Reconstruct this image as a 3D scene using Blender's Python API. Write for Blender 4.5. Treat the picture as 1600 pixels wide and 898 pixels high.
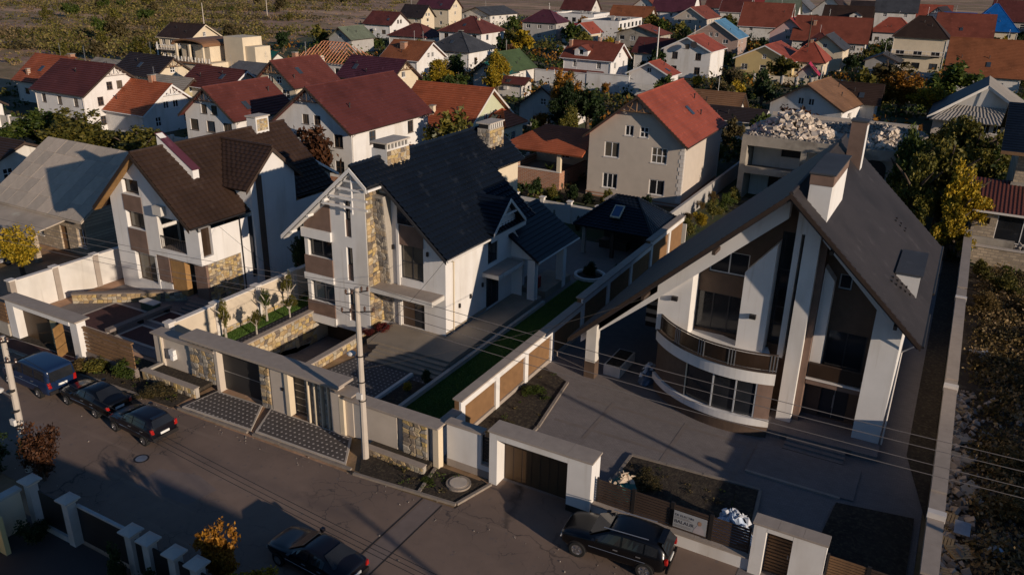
import bpy, bmesh, math, random
import numpy as np
from mathutils import Vector, Matrix
R = math.radians
for o in list(bpy.data.objects): bpy.data.objects.remove(o)
scn = bpy.context.scene
COL = scn.collection
rnd = random.Random(7)

# ------------------------------------------------------------------ camera
CAM_H = 24.0
def make_camera():
    p, r, y = R(21.96), R(1.306), R(28.62)
    fw = Vector((-math.sin(y)*math.cos(p), math.cos(y)*math.cos(p), -math.sin(p)))
    rt0 = Vector((math.cos(y), math.sin(y), 0)); up0 = rt0.cross(fw)
    rt = math.cos(r)*rt0 + math.sin(r)*up0
    up = -math.sin(r)*rt0 + math.cos(r)*up0
    m = Matrix((rt, up, -fw)).transposed().to_4x4(); m.translation = (0, 0, CAM_H)
    cd = bpy.data.cameras.new('camera'); co = bpy.data.objects.new('camera', cd); COL.objects.link(co)
    cd.sensor_width = 36; cd.lens = 1270/1600*36; cd.clip_start = .5; cd.clip_end = 5000
    co.matrix_world = m; scn.camera = co
make_camera()
# ------------------------------------------------------------------ sky, sun, exposure
SUN_EL, SUN_AZ = R(13.8), R(16.5)
to_sun = Vector((math.cos(SUN_AZ)*math.cos(SUN_EL), -math.sin(SUN_AZ)*math.cos(SUN_EL), math.sin(SUN_EL)))
w = bpy.data.worlds.new('World'); scn.world = w; w.use_nodes = True
nt = w.node_tree; nt.nodes.clear()
sky = nt.nodes.new('ShaderNodeTexSky'); sky.sky_type = 'NISHITA'; sky.sun_disc = False
sky.sun_elevation = SUN_EL; sky.sun_rotation = math.atan2(to_sun.x, to_sun.y)
sky.air_density = 1.0; sky.dust_density = 0.1; sky.ozone_density = 5.0
bg = nt.nodes.new('ShaderNodeBackground'); bg.inputs['Strength'].default_value = 0.078
wo = nt.nodes.new('ShaderNodeOutputWorld')
nt.links.new(sky.outputs[0], bg.inputs[0]); nt.links.new(bg.outputs[0], wo.inputs[0])
sl = bpy.data.lights.new('sun', 'SUN'); sl.energy = 4.4; sl.angle = R(.6); sl.color = (1, .83, .655)
so = bpy.data.objects.new('sun', sl); COL.objects.link(so)
so.rotation_euler = to_sun.to_track_quat('Z', 'Y').to_euler(); so.location = (60, -20, 40)
scn.view_settings.view_transform = 'Standard'; scn.view_settings.look = 'None'
scn.view_settings.exposure = 0.0; scn.view_settings.gamma = 1.0
scn.render.engine = 'CYCLES'

ORD = ('first second third fourth fifth sixth seventh eighth ninth tenth eleventh twelfth thirteenth fourteenth fifteenth sixteenth seventeenth eighteenth nineteenth twentieth').split()
# ------------------------------------------------------------------ materials
MATS = {}
def mat(name, col, rough=.8, n=.12, sc=3., bump=0., bsc=None, metal=0., spec=.4, island=0., extra=None, wear=None, coat=0.):
    """plain stucco/metal/wood material: colour broken up by two noises, fine bump, per-object variation"""
    if name in MATS: return MATS[name]
    m = bpy.data.materials.new(name); m.use_nodes = True; MATS[name] = m
    t = m.node_tree; N = t.nodes; Lk = t.links
    b = N['Principled BSDF']; b.inputs['Roughness'].default_value = rough; b.inputs['Metallic'].default_value = metal
    b.inputs['Specular IOR Level'].default_value = spec
    if coat: b.inputs['Coat Weight'].default_value = coat; b.inputs['Coat Roughness'].default_value = .06
    tc = N.new('ShaderNodeTexCoord'); src = tc.outputs['Object']
    n1 = N.new('ShaderNodeTexNoise'); n1.inputs['Scale'].default_value = sc; n1.inputs['Detail'].default_value = 6
    n2 = N.new('ShaderNodeTexNoise'); n2.inputs['Scale'].default_value = sc*.13; n2.inputs['Detail'].default_value = 4
    Lk.new(src, n1.inputs['Vector']); Lk.new(src, n2.inputs['Vector'])
    add = N.new('ShaderNodeMath'); add.operation = 'ADD'; Lk.new(n1.outputs['Fac'], add.inputs[0]); Lk.new(n2.outputs['Fac'], add.inputs[1])
    mr = N.new('ShaderNodeMapRange'); mr.inputs['From Min'].default_value = .6; mr.inputs['From Max'].default_value = 1.4
    mr.inputs['To Min'].default_value = 1-n; mr.inputs['To Max'].default_value = 1+n
    Lk.new(add.outputs[0], mr.inputs['Value'])
    val = mr.outputs[0]
    if island:
        g = N.new('ShaderNodeNewGeometry'); mi = N.new('ShaderNodeMapRange')
        mi.inputs['To Min'].default_value = 1-island; mi.inputs['To Max'].default_value = 1+island
        Lk.new(g.outputs['Random Per Island'], mi.inputs['Value'])
        mm = N.new('ShaderNodeMath'); mm.operation = 'MULTIPLY'; Lk.new(val, mm.inputs[0]); Lk.new(mi.outputs[0], mm.inputs[1]); val = mm.outputs[0]
    vm = N.new('ShaderNodeVectorMath'); vm.operation = 'SCALE'; vm.inputs[0].default_value = col[:3]
    Lk.new(val, vm.inputs['Scale']); outc = vm.outputs[0]
    if extra: outc = extra(t, src, outc)
    Lk.new(outc, b.inputs['Base Color'])
    if bump:
        bn = N.new('ShaderNodeTexNoise'); bn.inputs['Scale'].default_value = bsc or sc*8; bn.inputs['Detail'].default_value = 4
        Lk.new(src, bn.inputs['Vector']); bp = N.new('ShaderNodeBump'); bp.inputs['Strength'].default_value = bump; bp.inputs['Distance'].default_value = .03
        Lk.new(bn.outputs['Fac'], bp.inputs['Height']); Lk.new(bp.outputs[0], b.inputs['Normal'])
    return m
def two_tone(col2, sc, lo=.45, hi=.6, det=5, stretch=None):
    """patches of a second colour with their own shape (dirt, moss, lichen)"""
    def f(t, src, c):
        N = t.nodes; Lk = t.links
        v = src
        if stretch:
            mp = N.new('ShaderNodeMapping'); mp.inputs['Scale'].default_value = stretch; Lk.new(src, mp.inputs[0]); v = mp.outputs[0]
        n = N.new('ShaderNodeTexNoise'); n.inputs['Scale'].default_value = sc; n.inputs['Detail'].default_value = det; Lk.new(v, n.inputs['Vector'])
        r = N.new('ShaderNodeMapRange'); r.inputs['From Min'].default_value = lo; r.inputs['From Max'].default_value = hi; Lk.new(n.outputs['Fac'], r.inputs['Value'])
        mx = N.new('ShaderNodeMix'); mx.data_type = 'RGBA'; Lk.new(r.outputs[0], mx.inputs['Factor']); Lk.new(c, mx.inputs['A']); mx.inputs['B'].default_value = (*col2, 1)
        return mx.outputs['Result']
    return f
def chain(*fs):
    def f(t, src, c):
        for q in fs: c = q(t, src, c)
        return c
    return f
def diamonds(col2, step, size):
    """white diamond setts laid in dark paving"""
    def f(t, src, c):
        N = t.nodes; Lk = t.links
        sp = N.new('ShaderNodeSeparateXYZ'); Lk.new(src, sp.inputs[0])
        out = []
        for ax in (0, 1):
            a = N.new('ShaderNodeMath'); a.operation = 'PINGPONG'; a.inputs[1].default_value = step/2; Lk.new(sp.outputs[ax], a.inputs[0]); out.append(a)
        s = N.new('ShaderNodeMath'); s.operation = 'ADD'; Lk.new(out[0].outputs[0], s.inputs[0]); Lk.new(out[1].outputs[0], s.inputs[1])
        g = N.new('ShaderNodeMath'); g.operation = 'LESS_THAN'; g.inputs[1].default_value = size; Lk.new(s.outputs[0], g.inputs[0])
        mx = N.new('ShaderNodeMix'); mx.data_type = 'RGBA'; Lk.new(g.outputs[0], mx.inputs['Factor']); Lk.new(c, mx.inputs['A']); mx.inputs['B'].default_value = (*col2, 1)
        return mx.outputs['Result']
    return f
def blocks(col2, w_, h_, mort=.03, rot=(0, 0, 0), c2=None):
    """coursed blocks/pavers too small to pick apart: joints in the colour"""
    def f(t, src, c):
        N = t.nodes; Lk = t.links
        mp = N.new('ShaderNodeMapping'); mp.inputs['Rotation'].default_value = rot; Lk.new(src, mp.inputs[0])
        b = N.new('ShaderNodeTexBrick'); b.inputs['Scale'].default_value = 1; b.inputs['Brick Width'].default_value = w_; b.inputs['Row Height'].default_value = h_
        b.inputs['Mortar Size'].default_value = mort; b.inputs['Color1'].default_value = (1, 1, 1, 1); b.inputs['Color2'].default_value = (*((c2 or .72),)*3, 1)
        b.inputs['Mortar'].default_value = (0, 0, 0, 1); Lk.new(mp.outputs[0], b.inputs['Vector'])
        mul = N.new('ShaderNodeMix'); mul.data_type = 'RGBA'; mul.blend_type = 'MULTIPLY'; mul.inputs['Factor'].default_value = 1
        Lk.new(c, mul.inputs['A']); Lk.new(b.outputs['Color'], mul.inputs['B'])
        mx = N.new('ShaderNodeMix'); mx.data_type = 'RGBA'; Lk.new(b.outputs['Fac'], mx.inputs['Factor']); Lk.new(mul.outputs['Result'], mx.inputs['A']); mx.inputs['B'].default_value = (*col2, 1)
        return mx.outputs['Result']
    return f
def cracks(col2, sc, wid, msc):
    def f(t, src, c):
        N = t.nodes; Lk = t.links
        n = N.new('ShaderNodeTexNoise'); n.inputs['Scale'].default_value = 1.1; n.inputs['Detail'].default_value = 5; Lk.new(src, n.inputs['Vector'])
        av = N.new('ShaderNodeVectorMath'); av.operation = 'MULTIPLY_ADD'; av.inputs[1].default_value = (1.6, 1.6, 0); Lk.new(n.outputs['Color'], av.inputs[0]); Lk.new(src, av.inputs[2])
        v = N.new('ShaderNodeTexVoronoi'); v.feature = 'DISTANCE_TO_EDGE'; v.inputs['Scale'].default_value = sc; Lk.new(av.outputs[0], v.inputs['Vector'])
        l = N.new('ShaderNodeMapRange'); l.inputs['From Min'].default_value = 0; l.inputs['From Max'].default_value = wid; l.inputs['To Min'].default_value = 1; l.inputs['To Max'].default_value = 0; Lk.new(v.outputs['Distance'], l.inputs['Value'])
        m = N.new('ShaderNodeTexNoise'); m.inputs['Scale'].default_value = msc; Lk.new(src, m.inputs['Vector'])
        mr = N.new('ShaderNodeMapRange'); mr.inputs['From Min'].default_value = .5; mr.inputs['From Max'].default_value = .62; Lk.new(m.outputs['Fac'], mr.inputs['Value'])
        mm = N.new('ShaderNodeMath'); mm.operation = 'MULTIPLY'; Lk.new(l.outputs[0], mm.inputs[0]); Lk.new(mr.outputs[0], mm.inputs[1])
        mx = N.new('ShaderNodeMix'); mx.data_type = 'RGBA'; Lk.new(mm.outputs[0], mx.inputs['Factor']); Lk.new(c, mx.inputs['A']); mx.inputs['B'].default_value = (*col2, 1)
        return mx.outputs['Result']
    return f
def leafmat(name, cols, trans=.25):
    if name in MATS: return MATS[name]
    m = bpy.data.materials.new(name); m.use_nodes = True; MATS[name] = m
    cols = [tuple(min(.6, q*1.35) for q in c) for c in cols]
    t = m.node_tree; N = t.nodes; Lk = t.links; b = N['Principled BSDF']; b.inputs['Roughness'].default_value = .6; b.inputs['Specular IOR Level'].default_value = .25
    g = N.new('ShaderNodeNewGeometry'); cr = N.new('ShaderNodeValToRGB')
    el = cr.color_ramp.elements
    while len(el) < len(cols): el.new(.5)
    for i, c in enumerate(cols): el[i].position = i/(len(cols)-1); el[i].color = (*c, 1)
    Lk.new(g.outputs['Random Per Island'], cr.inputs[0])
    oi = N.new('ShaderNodeObjectInfo'); mi = N.new('ShaderNodeMapRange'); mi.inputs['To Min'].default_value = .75; mi.inputs['To Max'].default_value = 1.2; Lk.new(oi.outputs['Random'], mi.inputs['Value'])
    vm = N.new('ShaderNodeVectorMath'); vm.operation = 'SCALE'; Lk.new(cr.outputs[0], vm.inputs[0]); Lk.new(mi.outputs[0], vm.inputs['Scale'])
    Lk.new(vm.outputs[0], b.inputs['Base Color'])
    tr = N.new('ShaderNodeBsdfTranslucent'); Lk.new(vm.outputs[0], tr.inputs['Color'])
    mx = N.new('ShaderNodeMixShader'); mx.inputs[0].default_value = trans; Lk.new(b.outputs[0], mx.inputs[1]); Lk.new(tr.outputs[0], mx.inputs[2])
    Lk.new(mx.outputs[0], N['Material Output'].inputs[0])
    return m
def glassmat(name, col, rough=.06):
    return mat(name, col, rough, n=.35, sc=.8, spec=.6)

# ------------------------------------------------------------------ mesh helpers
class B:
    def __init__(s): s.v = []; s.f = []
    def add(s, vs, fs):
        k = len(s.v); s.v += [tuple(p) for p in vs]; s.f += [tuple(i+k for i in f) for f in fs]; return s
    def poly(s, pts): return s.add(pts, [tuple(range(len(pts)))])
    def box(s, x0, y0, z0, x1, y1, z1):
        return s.add([(x0,y0,z0),(x1,y0,z0),(x1,y1,z0),(x0,y1,z0),(x0,y0,z1),(x1,y0,z1),(x1,y1,z1),(x0,y1,z1)],
                     [(3,2,1,0),(4,5,6,7),(0,1,5,4),(1,2,6,5),(2,3,7,6),(3,0,4,7)])
    def ext(s, pts, vec):
        n = len(pts); v = Vector(vec); a = [Vector(p) for p in pts]
        return s.add(a+[p+v for p in a], [tuple(range(n))[::-1], tuple(range(n, 2*n))]+[(i, (i+1) % n, (i+1) % n+n, i+n) for i in range(n)])
    def xz(s, pts, y0, y1): return s.ext([(x, y0, z) for x, z in pts], (0, y1-y0, 0))
    def yz(s, pts, x0, x1): return s.ext([(x0, y, z) for y, z in pts], (x1-x0, 0, 0))
    def xy(s, pts, z0, z1): return s.ext([(x, y, z0) for x, y in pts], (0, 0, z1-z0))
    def tube(s, pts, r, n=6):
        pts = [Vector(p) for p in pts]; k0 = len(s.v); rs = r if isinstance(r, (list, tuple)) else [r]*len(pts)
        for i, p in enumerate(pts):
            d = (pts[min(i+1, len(pts)-1)]-pts[max(i-1, 0)]).normalized()
            a = d.cross(Vector((0, 0, 1)) if abs(d.z) < .9 else Vector((1, 0, 0))).normalized(); b = d.cross(a)
            for j in range(n):
                t = 2*math.pi*j/n; s.v.append(tuple(p+(a*math.cos(t)+b*math.sin(t))*rs[i]))
        for i in range(len(pts)-1):
            for j in range(n):
                s.f.append((k0+i*n+j, k0+i*n+(j+1) % n, k0+(i+1)*n+(j+1) % n, k0+(i+1)*n+j))
        s.f.append(tuple(k0+j for j in range(n))[::-1]); s.f.append(tuple(k0+(len(pts)-1)*n+j for j in range(n)))
        return s
    def lathe(s, prof, c, n=16):
        k0 = len(s.v)
        for r, z in prof:
            for j in range(n):
                t = 2*math.pi*j/n; s.v.append((c[0]+r*math.cos(t), c[1]+r*math.sin(t), c[2]+z))
        for i in range(len(prof)-1):
            for j in range(n): s.f.append((k0+i*n+j, k0+i*n+(j+1) % n, k0+(i+1)*n+(j+1) % n, k0+(i+1)*n+j))
        s.f.append(tuple(k0+(len(prof)-1)*n+j for j in range(n))); s.f.append(tuple(k0+j for j in range(n))[::-1])
        return s
    def build(s, name, m, parent=None, smooth=False, raw=False):
        me = bpy.data.meshes.new(name)
        v = s.v
        root = parent
        while root is not None and root.parent is not None: root = root.parent
        if root is not None and not raw and root.get('world_built'):
            L = root.location; v = [(a-L.x, b-L.y, c-L.z) for a, b, c in v]
        me.from_pydata(v, [], s.f)
        bm = bmesh.new(); bm.from_mesh(me); bmesh.ops.recalc_face_normals(bm, faces=bm.faces); bm.to_mesh(me); bm.free()
        if smooth: me.polygons.foreach_set('use_smooth', [True]*len(me.polygons))
        me.materials.append(m if not isinstance(m, str) else MATS[m])
        return link(name, me, parent)
def link(name, me, parent=None, loc=(0, 0, 0), rot=None, scale=None):
    o = bpy.data.objects.new(name, me); COL.objects.link(o)
    if parent is not None: o.parent = parent
    o.location = loc
    if rot: o.rotation_euler = rot
    if scale: o.scale = scale
    return o
def tag(o, label, cat=None, group=None, kind=None):
    if label: o['label'] = label
    if cat: o['category'] = cat
    if group: o['group'] = group
    if kind: o['kind'] = kind
    return o
def thing(name, label, cat, loc=(0, 0, 0), rotz=0, group=None, world=True):
    o = bpy.data.objects.new(name, None); COL.objects.link(o); o.empty_display_size = .3
    o.location = loc; o.rotation_euler = (0, 0, rotz)
    if world and not rotz: o['world_built'] = 1
    return tag(o, label, cat, group)
def struct(o): o['kind'] = 'structure'; return o
def copy_tree(o, parent=None):
    c = o.copy(); COL.objects.link(c); c.parent = parent
    for ch in list(o.children): copy_tree(ch, c)
    return c
V3 = Vector
def clip(poly, a, b, c):
    """keep the side a*x+b*y<=c of a convex polygon"""
    out = []
    for i in range(len(poly)):
        p, q = poly[i], poly[(i+1) % len(poly)]; dp = a*p[0]+b*p[1]-c; dq = a*q[0]+b*q[1]-c
        if dp <= 0: out.append(p)
        if dp*dq < 0:
            t = dp/(dp-dq); out.append((p[0]+t*(q[0]-p[0]), p[1]+t*(q[1]-p[1])))
    return out
def facade(b, O, u, n, outline, ops, depth=.14):
    """wall face in the plane (u, z) through O with real openings and reveals; outline is convex (s, z)"""
    O = V3(O); u = V3(u); n = V3(n); P = lambda s, z, d=0: O+u*s+V3((0, 0, z))-n*d
    xs = sorted({p[0] for p in outline} | {v for o in ops for v in (o[0], o[2])}); zs = sorted({p[1] for p in outline} | {v for o in ops for v in (o[1], o[3])})
    area = sum(outline[i][0]*outline[(i+1) % len(outline)][1]-outline[(i+1) % len(outline)][0]*outline[i][1] for i in range(len(outline)))
    ol = outline if area > 0 else outline[::-1]
    for i in range(len(xs)-1):
        for j in range(len(zs)-1):
            cx, cz = (xs[i]+xs[i+1])/2, (zs[j]+zs[j+1])/2
            if any(o[0] < cx < o[2] and o[1] < cz < o[3] for o in ops): continue
            c = [(xs[i], zs[j]), (xs[i+1], zs[j]), (xs[i+1], zs[j+1]), (xs[i], zs[j+1])]
            for k in range(len(ol)):
                p, q = ol[k], ol[(k+1) % len(ol)]; ex, ez = q[0]-p[0], q[1]-p[1]
                c = clip(c, ez, -ex, ez*p[0]-ex*p[1])
                if len(c) < 3: break
            if len(c) >= 3: b.poly([P(*q) for q in c])
    for s0, z0, s1, z1 in ops:
        r = [(s0, z0), (s1, z0), (s1, z1), (s0, z1)]
        for k in range(4): b.poly([P(*r[k]), P(*r[(k+1) % 4]), P(*r[(k+1) % 4], depth), P(*r[k], depth)])
def window(parent, O, u, n, op, depth=.14, fm='frame_white', gm='glass_dark', cols=2, rows=1, fw=.07, sill=True, name='window', far=False):
    O = V3(O); u = V3(u); n = V3(n); s0, z0, s1, z1 = op; P = lambda s, z, d: O+u*s+V3((0, 0, z))-n*d
    b = B()
    def bar(a0, b0, a1, b1, d0=depth-.06, d1=depth):
        b.ext([P(a0, b0, d0), P(a1, b0, d0), P(a1, b1, d0), P(a0, b1, d0)], -n*(d1-d0))
    bar(s0, z0, s1, z0+fw); bar(s0, z1-fw, s1, z1); bar(s0, z0+fw, s0+fw, z1-fw); bar(s1-fw, z0+fw, s1, z1-fw)
    for i in range(1, cols): x = s0+(s1-s0)*i/cols; bar(x-fw/2, z0+fw, x+fw/2, z1-fw, depth-.055)
    for i in range(1, rows):
        z = z0+(z1-z0)*i/rows
        for k in range(cols):
            xa = s0+(s1-s0)*k/cols+(fw if k == 0 else fw/2); xb = s0+(s1-s0)*(k+1)/cols-(fw if k == cols-1 else fw/2)
            bar(xa, z-fw/2, xb, z+fw/2, depth-.05)
    if sill: b.ext([P(s0-.06, z0-.05, -.07), P(s1+.06, z0-.05, -.07), P(s1+.06, z0-.002, -.07), P(s0-.06, z0-.002, -.07)], -n*.08)
    f = b.build(name, MATS[fm], parent)
    g = B().ext([P(s0+fw*.5, z0+fw*.5, depth-.025), P(s1-fw*.5, z0+fw*.5, depth-.025), P(s1-fw*.5, z1-fw*.5, depth-.025), P(s0+fw*.5, z1-fw*.5, depth-.025)], -n*.02)
    g.build('pane', MATS[gm], f)
    return f
def slope(b, e0, e1, r1, r0, step=.36, lift=.035, th=.16, waves=0, amp=.02):
    """one roof slope, eave edge e0-e1, top edge r0-r1: overlapping courses, each a little proud of the next, over a slab"""
    e0, e1, r0, r1 = map(V3, (e0, e1, r0, r1)); n = (e1-e0).cross(((r0+r1)/2)-((e0+e1)/2)).normalized()
    if n.z < 0: n = -n
    ln = max((r0-e0).length, (r1-e1).length) if (r0-r1).length > .01 else ((r0+r1)/2-(e0+e1)/2).length
    k = max(2, int(ln/step))
    for i in range(k):
        a, c = i/k, (i+1)/k
        A0, A1 = e0.lerp(r0, a)+n*lift, e1.lerp(r1, a)+n*lift; C0, C1 = e0.lerp(r0, c)+n*.004, e1.lerp(r1, c)+n*.004
        B0, B1 = e0.lerp(r0, a), e1.lerp(r1, a)
        m = max(1, int((A1-A0).length/waves)) if waves else 1
        if m == 1:
            b.add([A0, A1, C1, C0, B0, B1], [(0, 1, 2, 3), (4, 5, 1, 0)])
        else:
            k0 = len(b.v)
            for j in range(2*m+1):
                t = j/(2*m); h = amp*(1 if j % 2 else -1)*.5+amp*.5
                for q in (B0.lerp(B1, t), A0.lerp(A1, t)+n*h, C0.lerp(C1, t)+n*h*.9): b.v.append(tuple(q))
            for j in range(2*m):
                q = k0+3*j; b.f += [(q, q+3, q+4, q+1), (q+1, q+4, q+5, q+2)]
    d = -n*th; q = [e0, e1, r1, r0] if (r0-r1).length > .01 else [e0, e1, r0]
    m = len(q); b.add([p for p in q]+[p+d for p in q], [tuple(range(m, 2*m))]+[(i, (i+1) % m, (i+1) % m+m, i+m) for i in range(m)])
# ------------------------------------------------------------------ palette
WHITE = mat('stucco_white', (.68, .655, .63), .85, n=.07, sc=1.3, bump=.15, bsc=60, extra=chain(two_tone((.53, .485, .43), .5, .55, .8, stretch=(1, 1, .25)), two_tone((.5, .455, .40), 3.5, .6, .85, stretch=(1, 1, .06))))
OFFW = mat('stucco_offwhite', (.61, .575, .53), .85, n=.12, sc=1.1, bump=.15, bsc=50, extra=chain(two_tone((.46, .42, .36), .4, .54, .78, stretch=(1, 1, .3)), two_tone((.42, .38, .33), 3., .6, .85, stretch=(1, 1, .06))))
CREAM = mat('stucco_cream', (.62, .52, .38), .85, n=.1, sc=1.1, bump=.15, bsc=50)
BEIGE = mat('stucco_beige', (.50, .43, .36), .85, n=.08, sc=1.1, bump=.2, bsc=60)
GREY = mat('stucco_grey', (.36, .34, .32), .9, n=.15, sc=1., bump=.2, bsc=40)
OLIVE = mat('stucco_olive', (.38, .33, .2), .9, n=.12, sc=1.)
GREEN_W = mat('stucco_pale_green', (.5, .52, .36), .9, n=.08, sc=1.)
YELL_W = mat('stucco_yellow', (.55, .42, .2), .9, n=.08, sc=1.)
PINK_W = mat('stucco_pink', (.55, .38, .36), .9, n=.08, sc=1.)
BRICK = mat('brick_orange', (.40, .16, .075), .9, n=.2, sc=2., extra=blocks((.42, .36, .3), .5, .15, .02, rot=(R(90), 0, 0)))
BRICKP = mat('brick_mauve', (.36, .23, .19), .9, n=.2, sc=2., extra=blocks((.42, .36, .3), .5, .15, .02, rot=(R(90), 0, 0)))
CONC = mat('concrete', (.34, .30, .25), .92, n=.22, sc=1.2, bump=.4, bsc=20, extra=two_tone((.17, .145, .12), .7, .52, .72))
CONC_L = mat('concrete_light', (.46, .40, .34), .9, n=.15, sc=1.5, bump=.3, bsc=25)
COPE = mat('coping_stone', (.33, .275, .23), .85, n=.15, sc=2.5, bump=.2)
POSTW = mat('post_white', (.40, .38, .36), .8, n=.2, sc=2.)
COPE_W = mat('coping_white', (.62, .57, .52), .8, n=.1, sc=2.)
STONE = [mat('stone_%s' % k, c, .9, n=.3, sc=6, bump=.6, bsc=18) for k, c in zip('abcdefg', [(.40, .29, .15), (.33, .23, .12), (.46, .36, .22), (.24, .19, .14), (.38, .33, .25), (.15, .12, .095), (.43, .31, .13)])]
STONE_G = [mat('stone_grey_%s' % k, c, .9, n=.3, sc=6, bump=.6, bsc=18) for k, c in zip('abcde', [(.33, .29, .24), (.22, .2, .18), (.4, .35, .28), (.16, .145, .13), (.34, .27, .19)])]
MORT = mat('mortar', (.36, .32, .27), .95, n=.15, sc=6)
LIME = mat('limestone_blocks', (.48, .38, .27), .95, n=.2, sc=4, bump=.5, bsc=12, extra=blocks((.27, .22, .17), .55, .26, .035, rot=(R(90), 0, 0), c2=.6))
ASPH = None
BROWNC = mat('brown_cladding', (.105, .068, .047), .75, n=.25, sc=2.5, bump=.3, bsc=30)
BROWNP = mat('brown_panel', (.165, .105, .08), .7, n=.3, sc=1.7, bump=.25, bsc=40)
WOODD = mat('wood_dark', (.055, .035, .025), .6, n=.3, sc=3)
BARGE = mat('wood_barge', (.032, .019, .013), .65, n=.3, sc=4)
WOODB = mat('wood_brown', (.19, .105, .05), .7, n=.3, sc=4)
WOODO = mat('wood_orange', (.30, .165, .06), .7, n=.3, sc=3, bump=.3)
WOODN = mat('wood_new', (.50, .21, .11), .75, n=.2, sc=3)
PALLET = mat('wood_pallet', (.42, .3, .16), .85, n=.25, sc=6)
METD = mat('metal_dark', (.025, .022, .022), .45, n=.2, sc=3, metal=.2)
METG = mat('metal_gate_brown', (.075, .044, .022), .5, n=.15, sc=1.5)
METB = mat('metal_gate_black', (.03, .028, .028), .5, n=.15, sc=1.5)
STEEL = mat('steel', (.45, .45, .46), .4, n=.15, sc=5, metal=.8)
FRW = mat('frame_white', (.72, .70, .68), .5, n=.04)
FRB = mat('frame_brown', (.07, .045, .03), .5, n=.1)
FRD = mat('frame_dark', (.03, .03, .034), .45, n=.1)
FRS = mat('frame_silver', (.4, .41, .43), .45, n=.1)
GLD = glassmat('glass_dark', (.018, .02, .024))
GLB = glassmat('glass_brown', (.035, .021, .013), .25)
GLS = glassmat('glass_sky_tint', (.045, .055, .07), .04)
GLC = glassmat('glass_curtain', (.10, .085, .065), .1)
CURT = mat('curtain', (.4, .33, .25), .8, n=.2)
def roofm(name, col, rough=.62, n=.12, isl=0): return mat(name, col, rough, n=n, sc=1.6, bump=.1, bsc=30, spec=.25, extra=chain(two_tone(tuple(c*.68 for c in col), .35, .46, .72), two_tone(tuple(min(.5, c*1.3+.012) for c in col), 1.4, .6, .78, stretch=(1, 1, .3))), island=isl)
RO = dict(
 navy=roofm('roof_navy', (.006, .0095, .017), .40), taupe=roofm('roof_taupe', (.036, .0305, .0315), .62), brown=roofm('roof_brown', (.043, .0245, .017), .6),
 maroon=roofm('roof_maroon', (.105, .030, .026)), purple=roofm('roof_purple', (.085, .026, .040)), orange=roofm('roof_orange', (.36, .098, .042)), red=roofm('roof_red', (.30, .072, .043)),
 rust=roofm('roof_rust', (.25, .088, .037)), dkred=roofm('roof_darkred', (.13, .038, .030)), brick=roofm('roof_brickred', (.20, .056, .034)), green=roofm('roof_green', (.07, .105, .045)), teal=roofm('roof_teal', (.012, .10, .085)),
 gmoss=roofm('roof_greygreen', (.15, .17, .12)), grey=roofm('roof_grey', (.14, .14, .15)), dkgrey=roofm('roof_darkgrey', (.06, .062, .07)), slate=roofm('roof_slate', (.42, .35, .28), .9), char=roofm('roof_charcoal', (.035, .025, .025)),
 blue=roofm('roof_blue', (.10, .24, .38)), tarp=roofm('roof_bluetarp', (.006, .10, .34), .5), pink=roofm('roof_pink', (.42, .03, .075)), tan=roofm('roof_tan', (.22, .115, .06)), lgrey=roofm('roof_lightgrey', (.34, .30, .25)), crimson=roofm('roof_crimson', (.27, .045, .04)))
SLATES = [mat('slate_sheet_%s' % k, c, .92, n=.16, sc=2., bump=.2) for k, c in zip('abc', [(.45, .375, .30), (.39, .33, .27), (.49, .405, .325)])]
SOIL = mat('soil', (.036, .026, .018), 1, n=.5, sc=4, bump=1., bsc=9, extra=two_tone((.07, .055, .035), 6, .5, .65))
GRASS = mat('lawn', (.065, .13, .022), .95, n=.35, sc=6, bump=1, bsc=60, extra=two_tone((.085, .12, .03), 2, .5, .7))
PAVE_D = mat('paving_diamond', (.085, .072, .066), .85, n=.2, sc=3, extra=diamonds((.45, .40, .36), .32, .072))
PAVE_B = mat('paving_blue_diamond', (.075, .07, .07), .85, n=.2, sc=3, extra=diamonds((.34, .31, .29), .32, .068))
PAVE_Y = mat('paving_yard', (.205, .178, .168), .88, n=.16, sc=1.5, bump=.2, bsc=40, extra=blocks((.135, .115, .108), .22, .11, .008, c2=.86))
PAVE_P = mat('paving_path', (.19, .155, .135), .85, n=.15, sc=1.5, bump=.2)
PAVE_R = mat('paving_red', (.10, .038, .033), .85, n=.2, sc=3, extra=blocks((.06, .03, .03), .2, .1, .01))
PAVE_T = mat('terrace_stone', (.26, .215, .165), .8, n=.2, sc=1.2, bump=.2)
KERB = mat('kerb_stone', (.24, .20, .165), .9, n=.2, sc=3, bump=.3)
RED = mat('lamp_red', (.35, .012, .01), .2, n=.05, spec=.6)
AMBER = mat('lamp_clear', (.6, .58, .55), .15, n=.05, spec=.7)
PLATE = mat('plate_white', (.75, .75, .72), .4, n=.03)
TYRE = mat('tyre', (.012, .012, .012), .85, n=.1)
RIM = mat('rim_alloy', (.5, .5, .52), .3, n=.05, metal=.9)
CARBLUE = mat('paint_blue', (.008, .022, .065), .3, n=.04, spec=.4, coat=.35)
CARBLK = mat('paint_black', (.003, .003, .004), .3, n=.04, spec=.35, coat=.3)
CARDRK = mat('paint_dark', (.005, .005, .009), .3, n=.04, spec=.35, coat=.3)
CARWHT = mat('paint_silver', (.5, .5, .52), .3, n=.04, spec=.5, coat=.5)
TARPB = mat('plastic_blue_white', (.42, .50, .62), .45, n=.3, sc=3)
TARPG = mat('sack_teal', (.03, .16, .15), .7, n=.3, sc=3)
RUB = mat('rubble_block', (.56, .47, .38), .95, n=.2, sc=5, island=.3)
RUBG = mat('rubble_grey', (.27, .235, .2), .95, n=.25, sc=5, island=.4)
PLAST = mat('polystyrene', (.6, .62, .66), .8, n=.1)
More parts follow.
